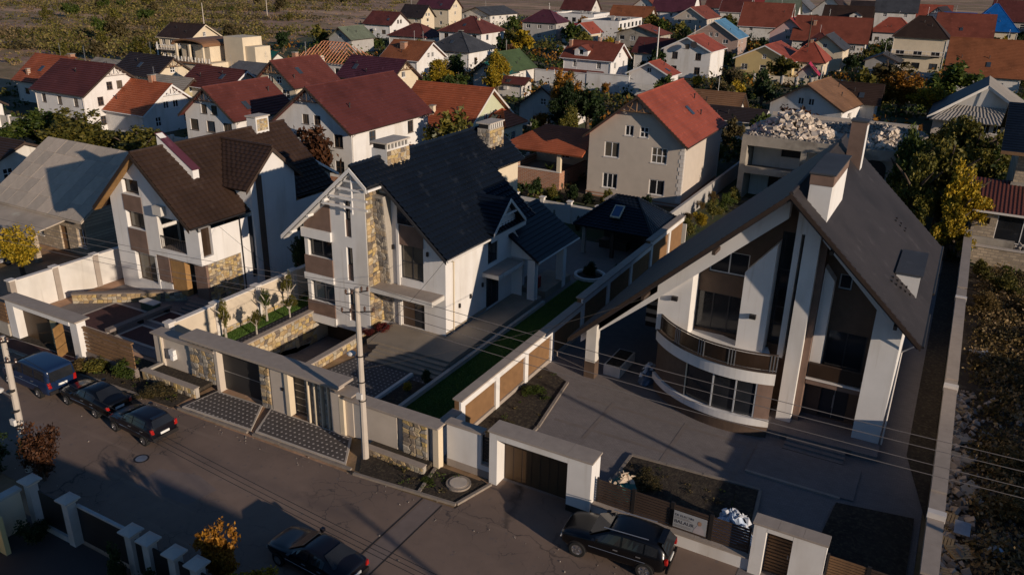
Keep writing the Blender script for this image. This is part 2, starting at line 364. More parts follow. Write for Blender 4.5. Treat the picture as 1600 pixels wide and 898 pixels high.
RUBBER = mat('cable', (.02, .018, .017), .6, n=.1)
CERAM = mat('insulator', (.09, .05, .035), .3, n=.1)
POTM = mat('terracotta', (.32, .11, .05), .85)
BARK = mat('bark', (.085, .06, .042), .95, n=.35, sc=8, bump=.8)
BARKW = mat('bark_pale', (.40, .35, .29), .9, n=.3, sc=8)
LEAF = dict(
 green=leafmat('leaf_green', [(.018, .032, .006), (.04, .062, .010), (.075, .085, .014)]),
 dark=leafmat('leaf_dark', [(.008, .016, .005), (.016, .03, .008), (.03, .045, .012)]),
 olive=leafmat('leaf_olive', [(.04, .045, .010), (.085, .08, .016), (.15, .12, .02)]),
 yellow=leafmat('leaf_yellow', [(.10, .085, .008), (.24, .17, .012), (.33, .21, .016)]),
 orange=leafmat('leaf_orange', [(.10, .05, .008), (.24, .10, .012), (.32, .15, .016)]),
 rust=leafmat('leaf_rust', [(.03, .014, .008), (.065, .026, .012), (.11, .045, .018)]),
 red=leafmat('leaf_red', [(.05, .008, .008), (.13, .012, .016), (.05, .03, .01)]),
 dry=leafmat('leaf_dry', [(.06, .04, .015), (.12, .08, .026), (.18, .12, .04)]),
 lawn=leafmat('leaf_lawn', [(.04, .085, .016), (.06, .115, .02), (.085, .13, .028)]), fscrub=leafmat('leaf_field_scrub', [(.09, .066, .03), (.16, .11, .05), (.22, .155, .07)]), folive=leafmat('leaf_field_olive', [(.075, .07, .018), (.13, .11, .03), (.2, .15, .04)]), fdry=leafmat('leaf_field_dry', [(.16, .11, .05), (.24, .16, .08), (.3, .21, .10)]),
 scrub=leafmat('leaf_scrub', [(.035, .032, .012), (.065, .05, .02), (.10, .075, .028)]))
# ------------------------------------------------------------------ the setting
def ground_mat():
    def f(t, src, c):
        N = t.nodes; Lk = t.links
        mp = N.new('ShaderNodeMapping'); mp.inputs['Scale'].default_value = (.012, .03, 1); mp.inputs['Rotation'].default_value = (0, 0, R(25)); Lk.new(src, mp.inputs[0])
        n = N.new('ShaderNodeTexNoise'); n.inputs['Scale'].default_value = 1.; n.inputs['Detail'].default_value = 9; n.inputs['Roughness'].default_value = .65; Lk.new(mp.outputs[0], n.inputs['Vector'])
        cr = N.new('ShaderNodeValToRGB'); e = cr.color_ramp.elements
        e[0].position = .3; e[0].color = (.13, .08, .05, 1); e[1].position = .72; e[1].color = (.46, .31, .17, 1)
        for p, q in ((.42, (.33, .19, .13, 1)), (.5, (.2, .14, .06, 1)), (.58, (.42, .25, .16, 1))):
            k = e.new(p); k.color = q
        Lk.new(n.outputs['Fac'], cr.inputs[0])
        mul = N.new('ShaderNodeMix'); mul.data_type = 'RGBA'; mul.blend_type = 'MULTIPLY'; mul.inputs['Factor'].default_value = 1; Lk.new(c, mul.inputs['A']); Lk.new(cr.outputs[0], mul.inputs['B'])
        return mul.outputs['Result']
    return mat('ground_field', (1, 1, 1), 1, n=.45, sc=.8, bump=1, bsc=3, extra=f)
hx0, hx1, hy0, hy1 = -37.45, -32.35, 29.35, 42.0
b = B()
BX0, BX1, BY0, BY1 = -1500, 1200, -400, 2600
for x0, x1, y0, y1 in ((BX0, hx0, BY0, BY1), (hx1, BX1, BY0, BY1), (hx0, hx1, BY0, hy0), (hx0, hx1, hy1, BY1)):
    b.poly([(x0, y0, -.03), (x1, y0, -.03), (x1, y1, -.03), (x0, y1, -.03)])
struct(b.build('ground', ground_mat()))
def sheet(name, pts, z, m): return struct(B().poly([(x, y, z) for x, y in pts]).build(name, m))
def rect(x0, y0, x1, y1): return [(x0, y0), (x1, y0), (x1, y1), (x0, y1)]
ASPH = mat('asphalt', (.205, .145, .112), .86, n=.14, sc=1.2, bump=.25, bsc=45, spec=.3,
           extra=chain(two_tone((.17, .122, .096), .25, .45, .62), two_tone((.24, .175, .135), 1.3, .6, .75, stretch=(.06, 1.1, 1)), cracks((.06, .048, .042), .22, .012, .12), cracks((.07, .055, .05), .8, .02, .25), two_tone((.15, .118, .105), 3.3, .62, .7)))
sheet('road', [(-320, 17.5), (60, 17.5), (60, 27.2), (-17.2, 26.55), (-23, 26.2), (-40, 25.9), (-320, 25.0)], .0, ASPH)
PATCH = mat('asphalt_patch', (.18, .138, .12), .85, n=.15, sc=2, bump=.25, bsc=45)
sheet('road_patch', [(-19.0, 19.5), (-17.9, 19.4), (-17.9, 26.4), (-18.9, 26.42)], .004, PATCH)
sheet('road_patch', [(-31.5, 20.1), (-28.2, 20.4), (-27.9, 21.9), (-29.6, 22.3), (-31.7, 21.7)], .003, PATCH); sheet('road_patch', [(-12.5, 22.6), (-10.0, 22.2), (-9.2, 23.9), (-11.6, 24.4)], .003, PATCH); sheet('road_patch', [(-41, 19.6), (-38.6, 19.5), (-38.3, 21.0), (-40.7, 21.3)], .003, PATCH)
JOINT = mat('bitumen_joint', (.03, .025, .022), .7, n=.2)
for x in (-19.05, -17.95): sheet('road_joint', [(x-.04, 19.5), (x+.04, 19.5), (x+.06, 26.42), (x-.02, 26.42)], .008, JOINT)
# verge along the far side of the road, kerb stones one by one
sheet('verge', [(-60, 25.2), (-36, 26.0), (-36, 29.2), (-60, 29.2)], .03, SOIL)
def kerb(x0, y0, x1, y1, w=.16, h=.12, m=KERB, step=1.0, parent=None):
    d = math.hypot(x1-x0, y1-y0); n = max(1, round(d/step)); ang = math.atan2(y1-y0, x1-x0)
    me = B().box(0, -w/2, 0, d/n-.015, w/2, h)
    k = thing('kerb', None, None, (x0, y0, 0), 0) if parent is None else parent
    if parent is None: struct(k)
    o = me.build('kerb_stone', m, None); o.parent = k; o.rotation_euler.z = ang; o.location = (0, 0, rnd.uniform(-.01, .01))
    for i in range(1, n):
        q = link('kerb_stone', o.data, k, (math.cos(ang)*d*i/n, math.sin(ang)*d*i/n, rnd.uniform(-.012, .012)), (0, 0, ang))
    return k
kerb(-60, 25.3, -38.6, 25.95); kerb(-35.6, 26.1, -30.4, 26.3); kerb(-30.0, 26.3, -23.4, 26.45); kerb(-23.1, 26.25, -17.35, 26.75); kerb(-17.35, 26.8, -16.75, 29.0); kerb(-19.9, 29.0, -19.4, 26.6)
kerb(-4.0, 28.2, 1.6, 29.3)
# paved forecourts in front of the gates
def forecourt(name, pts, z0, m, border=True):
    b = B().xy(pts, 0, z0); struct(b.build('forecourt_slab', CONC_L))
    cx = sum(p[0] for p in pts)/len(pts); cy = sum(p[1] for p in pts)/len(pts)
    sheet(name, [(cx+(x-cx)*.955, cy+(y-cy)*.90) for x, y in pts], z0+.004, m)
forecourt('forecourt_paving', [(-35.5, 26.3), (-30.35, 26.5), (-31.75, 28.75), (-35.2, 28.6)], .10, PAVE_D)
forecourt('forecourt_paving', [(-30.05, 26.5), (-23.9, 26.62), (-25.2, 28.7), (-31.1, 28.75)], .11, PAVE_D)
forecourt('forecourt_paving', [(-53.5, 25.4), (-46.5, 25.6), (-45.6, 27.1), (-52.0, 26.7)], .06, PAVE_R)
sheet('driveway', [(-17.3, 26.3), (-4.55, 26.3), (-4.55, 29.9), (-16.7, 29.9)], .004, ASPH)
sheet('pavement', [(-4.6, 26.4), (-1.5, 26.2), (2.2, 28.6), (2.2, 30.2), (-4.6, 29.6)], .014, PAVE_Y)
# planting beds between wall and road
sheet('planting_bed', [(-22.9, 26.45), (-19.5, 26.62), (-20.0, 28.95), (-24.4, 28.75)], .07, SOIL)
sheet('planting_bed', [(-19.4, 26.68), (-17.4, 26.9), (-16.85, 28.95), (-19.8, 28.95)], .065, SOIL)
# --- right property: yard, beds
sheet('yard_paving', [(-20.2, 29.5), (2.0, 30.4), (2.0, 44), (-20.2, 58)], .006, PAVE_Y)
sheet('planting_bed', [(-20.2, 30.2), (-17.0, 30.2), (-17.2, 34.9), (-18.0, 40.4), (-20.2, 41.5)], .05, SOIL)
sheet('planting_bed', [(-11.6, 30.8), (-4.7, 30.8), (-5.2, 35.2), (-11.6, 34.8)], .10, SOIL)
sheet('planting_bed', [(-2.1, 31.0), (1.7, 31.2), (1.7, 36.8), (-1.7, 36.2)], .10, SOIL)
sheet('side_strip', [(.9, 42.5), (2.15, 37), (2.15, 80), (.9, 80)], .05, SOIL); sheet('side_paving', [(-.6, 41), (.95, 41), (.95, 80), (-.6, 80)], .01, PAVE_Y)
kerb(-11.7, 30.8, -11.7, 34.9); kerb(-11.7, 34.95, -5.1, 35.35); kerb(-4.6, 30.8, -5.1, 35.3); kerb(-17.05, 30.3, -17.2, 34.8); kerb(-17.2, 34.9, -18.0, 40.4)
BAND = mat('paving_band', (.175, .145, .13), .88, n=.18, sc=2)
for y in (36.2, 39.2): sheet('paving_band', [(-16.8, y-.12), (-6.4, y-.12), (-6.4, y+.12), (-16.8, y+.12)], .011, BAND)
for x in (-14.6, -10.2, -6.6): sheet('paving_band', [(x-.12, 35.2), (x+.12, 35.2), (x+.12, 39.6), (x-.12, 39.6)], .015, BAND)
struct(B().box(-6.2, 36.6, 0, -1.6, 36.75, .09).build('yard_step', COPE)); struct(B().box(-6.2, 36.76, 0, -1.0, 39.7, .085).build('yard_terrace', PAVE_Y))
# --- middle property
sheet('lawn', [(-24.75, 30.1), (-20.75, 30.1), (-20.75, 57), (-24.75, 57)], .05, GRASS)
sheet('yard_paving', [(-32.3, 30.0), (-23.4, 30.0), (-25.4, 37.2), (-31.0, 37.4)], .02, PAVE_B)
sheet('planting_bed', [(-26.6, 30.1), (-25.0, 30.1), (-24.9, 35.6), (-26.3, 35.6)], .10, SOIL)
struct(B().box(-24.95, 30.1, 0, -24.7, 50.5, .32).build('lawn_edging', CONC_L))
struct(B().box(-26.75, 30.3, 0, -26.55, 36.2, .22).build('bed_edging', COPE_W))
t_ = B().xy([(-31.5, 37.9), (-25.05, 38.0), (-25.05, 50.6), (-27.2, 50.6), (-27.2, 41.2), (-31.5, 41.2)], 0, .6); struct(t_.build('terrace', PAVE_T))
for i in range(4): struct(B().box(-30.5, 36.4+i*.38, 0, -25.06-.001*i, 36.78+i*.38, .12*(i+1)).build('terrace_step', PAVE_T))
sheet('back_paving', [(-28.5, 50.7), (-20.9, 50.7), (-20.9, 66), (-30, 66)], .03, PAVE_P)
sheet('garden_lawn', [(-40.2, 30.2), (-38.9, 30.2), (-38.9, 44), (-40.2, 44)], .45, GRASS)
sheet('garden_path', [(-38.85, 30.2), (-38.1, 30.2), (-38.1, 44), (-38.85, 44)], .44, PAVE_B)
struct(B().box(-40.25, 29.9, -.02, -37.75, 44, .43).build('garden_terrace', SOIL))
# ramp down to the garage under the middle house
struct(B().poly([(-37.45, 29.35, -.02), (-32.35, 29.35, -.02), (-32.35, 37.5, -1.75), (-37.45, 37.5, -1.75)]).build('garage_ramp', PAVE_Y))
struct(B().poly([(-37.45, 37.5, -1.75), (-32.35, 37.5, -1.75), (-32.35, 42, -1.75), (-37.45, 42, -1.75)]).build('garage_floor', PAVE_Y))
# --- left property
sheet('yard_paving', [(-54.3, 29.4), (-40.7, 29.6), (-40.7, 37), (-54.3, 37)], .012, PAVE_Y)
for x0, y0, x1, y1 in ((-46.9, 30.4, -42.6, 32.6), (-47.2, 33.2, -42.6, 35.2), (-51.8, 30.2, -47.6, 34.2)):
    struct(B().box(x0, y0, 0, x1, y1, .05).build('paving_frame', CONC_L)); sheet('red_paving', rect(x0+.25, y0+.22, x1-.25, y1-.22), .056, PAVE_R)
for i in range(4): struct(B().box(-46.6, 35.3+i*.34, 0, -41.3, 35.64+i*.34, .13*(i+1)).build('entrance_step', PAVE_P))
struct(B().box(-47.2, 36.66, 0, -41.2, 37.9, .54).build('entrance_terrace', PAVE_P))
# near-side property, bottom left corner
sheet('near_yard', [(-36, 5), (-14, 5), (-14, 16.2), (-36, 16.2)], .005, mat('yard_dark', (.06, .05, .048), .85, n=.25, sc=.6, extra=two_tone((.12, .075, .05), .25, .55, .62)))
# empty lot on the right
sheet('empty_lot', [(2.6, 26), (40, 26), (40, 78), (2.6, 78)], .0, mat('lot_soil', (.045, .032, .022), 1, n=.55, sc=2, bump=1, bsc=7, extra=two_tone((.10, .08, .055), 1.2, .55, .68)))
sheet('town_ground', [(-62, 46), (60, 46), (60, 430), (-150, 430), (-165, 345), (-200, 292), (-188, 205), (-172, 150), (-150, 60), (-100, 46)], -.022, mat('town_soil', (.06, .05, .026), 1, n=.5, sc=.35, bump=1, bsc=3, extra=chain(two_tone((.035, .05, .014), .12, .45, .55), two_tone((.14, .105, .07), .2, .58, .66))))
# lanes between the houses further back
LANE = mat('lane_gravel', (.15, .12, .095), .95, n=.2, sc=.6, bump=.4)
sheet('lane', [(-300, 66.5), (-24, 70.5), (-24, 73.5), (-300, 69.5)], -.012, LANE)
sheet('lane', [(-300, 133), (60, 139), (60, 142), (-300, 136.5)], -.012, LANE)
sheet('field_track', [(-700, 190), (-190, 168), (-190, 171.5), (-700, 194)], -.012, mat('track', (.24, .165, .09), .95, n=.2, sc=.4))
# ------------------------------------------------------------------ generic house
HOUSES = []
def house(label, x, y, rot, L, h, he, zr, roof, wall, nf=2, ng=2, st=None, hip=0, truss=None, chim=(), fm='frame_white', door=False, gi=.7, ei=.5, base=None, short=None, attic=True, step=.4, fascia=None, name='house', ww=1.15, wh=1.3, dormer=None, gm='glass_dark', bal=False):
    """gable (ridge along local x) or hip house; L, h: roof length and half depth with overhangs, he: eave edge, zr: ridge"""
    T = thing(name, label, 'house', (x, y, 0), R(rot), world=False); HOUSES.append((x, y, rot, L, h, short or label)); hr = random.Random(int(abs(x*7+y*13)))
    if ww == 1.15: ww = hr.choice([.95, 1.15, 1.35, 1.5]); wh = hr.choice([1.2, 1.35, 1.5])
    pt = (zr-he)/h; X = L/2-(ei if hip else gi); Y = h-ei; hw = he+pt*ei-.2
    st = st or max(1, round(hw/2.9)); fl = hw/st
    W = B(); wins = []
    def ops_for(n, half, top):
        out = []
        if n:
            for k in range(st):
                for i in range(n):
                    cx = -half+2*half*(i+.5)/n; z0 = k*fl+fl*.32
                    if z0+wh < top-.1: out.append((cx-ww/2, z0, cx+ww/2, z0+min(wh, fl*.5)))
        return out
    walls = [((0, -Y, 0), (1, 0, 0), (0, -1, 0), X, nf), ((0, Y, 0), (-1, 0, 0), (0, 1, 0), X, 0)]
    gab = [((X, 0, 0), (0, 1, 0), (1, 0, 0), Y, ng), ((-X, 0, 0), (0, -1, 0), (-1, 0, 0), Y, ng)]
    for O, u, n, half, k in walls:
        ops = ops_for(k, half, hw)
        if door and k: ops[0] = (ops[0][0], .15, ops[0][0]+1.0, 2.2)
        facade(W, O, u, n, [(-half, 0), (half, 0), (half, hw), (-half, hw)], ops); wins += [(O, u, n, o) for o in ops]
    apex = zr-.2
    for gidx, (O, u, n, half, k) in enumerate(gab):
        vis = (gidx == 0) == (abs(((rot+360) % 180)) < 45 or abs(((rot+360) % 180)) > 135)
        ops = ops_for(k if vis else 0, half, hw)
        if hip: ol = [(-half, 0), (half, 0), (half, hw), (-half, hw)]
        else:
            ol = [(-half, 0), (half, 0), (half, hw), (0, apex), (-half, hw)]
            if vis and attic and apex-hw > 2: 
                a = (-.5, hw+.25, .5, hw+1.25) if apex-hw < 3.2 else (-1.3, hw+.2, -.35, hw+1.3)
                ops.append(a)
                if apex-hw >= 3.2: ops.append((.35, hw+.2, 1.3, hw+1.3))
        facade(W, O, u, n, ol, ops); wins += [(O, u, n, o) for o in ops]
    wl = W.build('wall', wall, T)
    for O, u, n, o in wins:
        if o[3]-o[1] > 1.9:
            d = B(); OO = V3(O); uu = V3(u); nn = V3(n); d.ext([OO+uu*s+V3((0, 0, z))-nn*.1 for s, z in ((o[0], o[1]), (o[2], o[1]), (o[2], o[3]), (o[0], o[3]))], -nn*.05); d.build('door', WOODD, T)
        else: window(T, O, u, n, o, fm=fm, gm=hr.choice([gm, gm, 'glass_dark', 'glass_curtain', 'glass_sky_tint']), cols=hr.choice([2, 2, 1, 3]) if o[2]-o[0] > 1.3 else 2, rows=hr.choice([1, 1, 2]), fw=.09)
    if base: B().box(-X-.06, -Y-.06, 0, X+.06, Y+.06, .55).build('plinth', base, T)
    r = B(); lx = L/2; LF = .075 if y < 130 else .045
    if hip:
        rx = max(0., lx-hip)
        slope(r, (-lx, -h, he), (lx, -h, he), (rx, 0, zr), (-rx, 0, zr), step, LF); slope(r, (lx, h, he), (-lx, h, he), (-rx, 0, zr), (rx, 0, zr), step, LF)
        slope(r, (lx, -h, he), (lx, h, he), (rx, 0, zr), (rx, 0, zr), step, LF); slope(r, (-lx, h, he), (-lx, -h, he), (-rx, 0, zr), (-rx, 0, zr), step, LF)
    else:
        slope(r, (-lx, -h, he), (lx, -h, he), (lx, 0, zr), (-lx, 0, zr), step, LF); slope(r, (lx, h, he), (-lx, h, he), (-lx, 0, zr), (lx, 0, zr), step, LF)
    rf = r.build('roof', roof, T)
    c = B()
    if hip:
        for sx in (-1, 1):
            for sy in (-1, 1): c.tube([(sx*lx, sy*h, he+.04), (sx*rx, 0, zr+.05)], .09, 5)
        if rx: c.tube([(-rx, 0, zr+.05), (rx, 0, zr+.05)], .1, 5)
    else: c.tube([(-lx-.02, 0, zr+.05), (lx+.02, 0, zr+.05)], .11, 6)
    c.build('ridge_cap', roof, rf)
    fa = fascia or WOODD
    if not hip:
        for sx in (-1, 1):
            f = B()
            for sy in (-1, 1): f.ext([(sx*(lx+.005), sy*h, he+.02), (sx*(lx+.005), 0, zr+.02), (sx*(lx+.005), 0, zr-.26), (sx*(lx+.005), sy*h, he-.26)], (sx*.05, 0, 0))
            f.build('bargeboard', fa, rf)
    g = B().tube([(-lx, -h-.06, he-.03), (lx, -h-.06, he-.06)], .07, 5)
    g.build('gutter', fa, rf)
    # roof clutter: vents, pipes, aerials, skylights, patches; rainwater pipes at the corners
    if y < 330:
        P_ = lambda px, py, d: (px, py, zr-abs(py)*pt+d)
        for i in range(hr.choice([1, 2, 2])):
            px, py = hr.uniform(-lx*.7, lx*.7)*(.5 if hip else 1), -h*hr.uniform(.3, .7); v = B(); v.tube([P_(px, py, -.1), P_(px, py, .5)], .07, 6); v.lathe([(.13, 0), (.1, .1), (.02, .14)], P_(px, py, .5), 8); v.build('vent_pipe', METD, rf)
        if hr.random() < .5:
            px, py = hr.uniform(-lx*.6, lx*.6)*(.4 if hip else 1), -h*hr.uniform(.4, .7); nn = V3((0, -pt, 1)).normalized(); e1, e2 = V3((.4, 0, 0)), V3((0, .5, .5*pt)); q = V3(P_(px, py, .05)); B().ext([q-e1-e2, q+e1-e2, q+e1+e2, q-e1+e2], nn*.08).build('skylight', GLS, rf)
        if hr.random() < .6:
            px = hr.uniform(-lx*.5, lx*.5)*(.4 if hip else 1); v = B().tube([(px, 0, zr-.2), (px, 0, zr+2.2)], .025, 4)
            for k in range(4): v.tube([(px-.5+.08*k, 0, zr+1.3+.25*k), (px+.5-.08*k, 0, zr+1.3+.25*k)], .012, 4)
            v.build('aerial', STEEL, rf)
        for sx in (-1, 1): B().tube([(sx*(X-.1), -h-.05, he-.1), (sx*(X-.1), -Y-.06, he-.5), (sx*(X-.1), -Y-.06, .1)], .05, 5).build('downpipe', fa if fa != WOODD else COPE_W, T)
        if hr.random() < .4:
            B().box(-X*.3, -Y-.42, hw*.55, -X*.3+.85, -Y-.1, hw*.55+.6).build('air_conditioner', OFFW, T)
    if truss:
        for sx in (-1, 1):
            t = B(); x_ = sx*(lx-.12); zt = zr-.28; wd = 1.7
            for sy in (-1, 1):
                t.tube([(x_, sy*wd, zt-wd*pt), (x_, 0, zt-wd*pt+.02)], .07, 4); t.tube([(x_, sy*wd*.5, zt-wd*pt), (x_, sy*wd*.28, zt-.28*wd*pt-.1)], .055, 4); t.tube([(x_, 0, zt-wd*pt), (x_, sy*wd*.62, zt-.62*wd*pt)], .055, 4)
            t.tube([(x_, 0, zt-wd*pt), (x_, 0, zt)], .07, 4); t.build('gable_truss', truss, rf)
    for cx, cy, cw, ch, cm in chim:
        zb = zr-abs(cy)*pt-.4
        k = B().box(cx-cw/2, cy-cw/2, zb, cx+cw/2, cy+cw/2, zr+ch); k.build('chimney', cm, rf)
        k2 = B().box(cx-cw/2-.07, cy-cw/2-.07, zr+ch, cx+cw/2+.07, cy+cw/2+.07, zr+ch+.1); k2.build('chimney_cap', CONC, rf)
    for dx, dw, dh in (dormer or ()):
        zf = he+.9*pt; ph = .55*dw; w2 = B()
        facade(w2, (dx, -h+.9, 0), (1, 0, 0), (0, -1, 0), [(-dw, zf-.3), (dw, zf-.3), (dw, zf+dh), (0, zf+dh+ph), (-dw, zf+dh)], [(-.5, zf+.25, .5, zf+dh)])
        yb = (zf+dh-he)/pt-h
        for s in (-1, 1): w2.poly([(dx+s*dw, -h+.9, zf-.3), (dx+s*dw, -h+.9, zf+dh), (dx+s*dw, min(yb, -.1), zf+dh)])
        w2.build('dormer', wall, T); window(T, (dx, -h+.9, 0), (1, 0, 0), (0, -1, 0), (-.5, zf+.25, .5, zf+dh), fm=fm, cols=1)
        w3 = B(); yt = min((zf+dh+ph-he)/pt-h, -.05)
        for s in (-1, 1): slope(w3, (dx+s*(dw+.3), -h+.55, zf+dh-.15), (dx+s*(dw+.3), min(yb, -.1), zf+dh-.15), (dx, yt, zf+dh+ph), (dx, -h+.55, zf+dh+ph), step, th=.1)
        w3.build('dormer_roof', roof, T)
    if bal:
        p = B(); p.box(-X, -Y-1.3, hw*.5-.12, X, -Y, hw*.5); p.build('balcony', CONC_L, T)
        q = B()
        for i in range(13): q.box(-X+2*X*i/12-.03, -Y-1.27, hw*.5, -X+2*X*i/12+.03, -Y-1.21, hw*.5+.9)
        q.box(-X, -Y-1.29, hw*.5+.9, X, -Y-1.19, hw*.5+.98); q.build('balcony_rail', FRW, T)
    return T
# ------------------------------------------------------------------ right house (white and brown, curved balcony)
def stones(parent, O, u, n, w_, h_, size, mats, seed=1, thick=.07, shape=None, name='stone', up=(0, 0, 1)):
    """rubble stones one by one on a wall face; shape(s, z)->bool keeps a stone"""
    r = random.Random(seed); O = V3(O); u = V3(u); n = V3(n); up = V3(up); nx = max(1, round(w_/size)); nz = max(1, round(h_/(size*.8)))
    gx = [[(i+(r.uniform(-.28, .28) if 0 < i < nx else 0)+(.5 if j % 2 and 0 < i < nx else 0)*.6)*w_/nx for i in range(nx+1)] for j in range(nz+1)]
    gz = [[(j+(r.uniform(-.26, .26) if 0 < j < nz else 0))*h_/nz for i in range(nx+1)] for j in range(nz+1)]
    for j in range(nz):
        for i in range(nx):
            q = [(gx[j][i], gz[j][i]), (gx[j][i+1], gz[j][i+1]), (gx[j+1][i+1], gz[j+1][i+1]), (gx[j+1][i], gz[j+1][i])]
            cs = sum(p[0] for p in q)/4; cz = sum(p[1] for p in q)/4
            if shape and not shape(cs, cz): continue
            t = thick*r.uniform(.6, 1.3); v = []
            for k, (s, d) in enumerate(((.93, 0), (.9, t*.7), (.68, t))):
                for p in q: v.append(O+u*(cs+(p[0]-cs)*s)+up*(cz+(p[1]-cz)*s)+n*d)
            f = [(8, 9, 10, 11)]
            for k in (0, 4):
                for a in range(4): f.append((k+a, k+(a+1) % 4, k+4+(a+1) % 4, k+4+a))
            b = B().add(v, f); b.build(name, r.choice(mats), parent)
def rail_posts(b, pts, z0, z1, r=.025):
    for x, y in pts: b.box(x-r, y-r, z0, x+r, y+r, z1)

def right_house():
    T = thing('modern_house', 'large white and dark brown gabled house with curved balcony and broad taupe roof', 'house', (-6.8, 48, 0))
    HOUSES.append((-8, 49, 90, 18, 9, 'curved balcony house'))
    S = .925; zr = lambda x: 13.55-S*abs(x+6.7); und = lambda x: zr(x)-.36
    Yf, Yr, Yb = 42.3, 43.6, 57.3; XL, XR = -13.4, -.55
    # shell behind the layered front
    ops = [(1.9, 4.15, 4.65, 6.5), (2.4, 7.75, 4.6, 9.1), (9.25, 3.2, 11.25, 5.75), (9.35, 8.15, 10.0, 9.0), (9.45, .45, 10.9, 2.6), (6.15, 4.2, 7.0, 10.8)]
    W = B(); xs = lambda s: s+XL
    facade(W, (XL, Yr, 0), (1, 0, 0), (0, -1, 0), [(0, 0), (XR-XL, 0), (XR-XL, und(XR)), (-6.7-XL, und(-6.7)), (0, und(XL))], ops, .18)
    facade(W, (XR, Yr, 0), (0, 1, 0), (1, 0, 0), [(0, 0), (Yb-Yr, 0), (Yb-Yr, und(XR)), (0, und(XR))], [])
    facade(W, (XL, Yb, 0), (0, -1, 0), (-1, 0, 0), [(0, 0), (Yb-Yr, 0), (Yb-Yr, und(XL)), (0, und(XL))], [(4, 1, 6, 2.4)])
    facade(W, (XR, Yb, 0), (-1, 0, 0), (0, 1, 0), [(0, 0), (XR-XL, 0), (XR-XL, und(XL)), (XR+6.7, und(-6.7)), (0, und(XR))], [])
    W.build('wall', BROWNC, T)
    B().box(XR, Yr, 0, XR+.012, Yb, und(XR)-.02).build('side_render', WHITE, T); B().box(XL-.012, Yr, 0, XL, Yb, und(XL)-.02).build('side_render', WHITE, T)
    O = (XL, Yr, 0); u = (1, 0, 0); n = (0, -1, 0)
    window(T, O, u, n, ops[0], .18, 'frame_dark', 'glass_dark', 3, 1, sill=False); window(T, O, u, n, ops[1], .18, 'frame_white', 'glass_dark', 2, 1, sill=False)
    window(T, O, u, n, ops[2], .18, 'frame_dark', 'glass_dark', 2, 1, sill=False); window(T, O, u, n, ops[3], .18, 'frame_silver', 'glass_dark', 1, 1, sill=False)
    window(T, O, u, n, ops[5], .18, 'frame_dark', 'glass_dark', 1, 3, sill=False)
    d = B(); d.box(-3.93, Yr+.1, .45, -2.52, Yr+.17, 2.58); dd = d.build('door', FRD, T); B().box(-3.28, Yr+.04, 1.1, -3.2, Yr+.1, 1.9).build('door_handle', STEEL, dd); B().box(-3.24, Yr+.085, .47, -3.21, Yr+.1, 2.56).build('door_joint', STEEL, dd)
    # white front slabs
    def slab(name, pts, y0, y1, m=WHITE): return B().xz(pts, y0, y1).build(name, m, T)
    slab('front_slab', [(XL, 4.0), (-11.5, 4.0), (-11.5, und(-11.5)-.95), (XL, und(XL)-.95)], Yf, Yr-.01)
    slab('front_slab', [(-8.75, 4.0), (-7.25, 4.0), (-7.25, 10.35), (-8.75, 8.45)], Yf+.25, Yr-.01)
    slab('front_slab', [(-6.42, 4.0), (-6.12, 4.0), (-6.12, und(-6.12)), (-6.42, und(-6.42))], Yf+.1, Yr-.01)
    slab('front_fin', [(-5.9, .4), (-5.12, .4), (-5.12, und(-5.12)-.05), (-5.9, und(-5.9)-.05)], Yf-.25, Yr-.012)
    slab('brown_return', [(-5.11, .4), (-4.78, .4), (-4.78, und(-4.78)-.5), (-5.11, und(-5.11)-.5)], Yf+.2, Yr-.014, BROWNP)
    slab('front_slab', [(-4.76, 3.1), (-4.2, 3.1), (-4.2, 8.75), (-4.76, 9.45)], Yf+.55, Yr-.016)
    slab('front_pier', [(-1.92, .4), (XR, .4), (XR, und(XR)-.4), (-1.92, und(-1.92)-.4)], Yf-.05, Yr-.018)
    slab('verge_beam', [(XL-4.6, und(XL-4.6)-.02), (-6.83, und(-6.83)-.02), (-6.83, und(-6.83)-1.1), (XL-.0, und(XL)-.95), (XL-4.6, und(XL-4.6)-.6)], Yf-.3, Yf+.24)
    slab('verge_beam', [(-5.05, und(-5.05)-.04), (XR+.3, und(XR+.3)-.04), (XR+.3, und(XR+.3)-.42), (-1.92, und(-1.92)-.85), (-5.05, und(-5.05)-.62)], Yf-.1, Yf+.5)
    for x in (-13.9, -10.2, -4.4, -.9): B().box(x-.09, 40.95, und(x)-.3, x+.09, Yf-.3, und(x)-.1).build('purlin_end', WOODD, T)
    for x, z in ((-12.4, 6.1), (-8.0, 5.9)):
        B().box(x-.17, Yf-.22 if x < -10 else Yf+.03, z, x+.17, Yf-.001 if x < -10 else Yf+.249, z+.24).build('wall_lamp', METD, T)
    # curved bay: plinth, band, glazing, balcony
    cx, cy, r = -8.2, 46.4, 6.4; a0 = math.atan2(42.5-cy, -13.3-cx); a1 = math.atan2(40.35-cy, -6.0-cx)
    a0 = a0+2*math.pi if a0 < 0 else a0; a1 = a1+2*math.pi if a1 < 0 else a1
    def arc(rad, k=28, s=0, e=1): return [(cx+rad*math.cos(a0+(a1-a0)*(s+(e-s)*i/k)), cy+rad*math.sin(a0+(a1-a0)*(s+(e-s)*i/k))) for i in range(k+1)]
    def band(name, ro, ri, z0, z1, m, s=0, e=1, k=28):
        A, C = arc(ro, k, s, e), arc(ri, k, s, e); b = B()
        for i in range(k): b.ext([(A[i][0], A[i][1], z0), (A[i+1][0], A[i+1][1], z0), (C[i+1][0], C[i+1][1], z0), (C[i][0], C[i][1], z0)], (0, 0, z1-z0))
        return b.build(name, m, T)
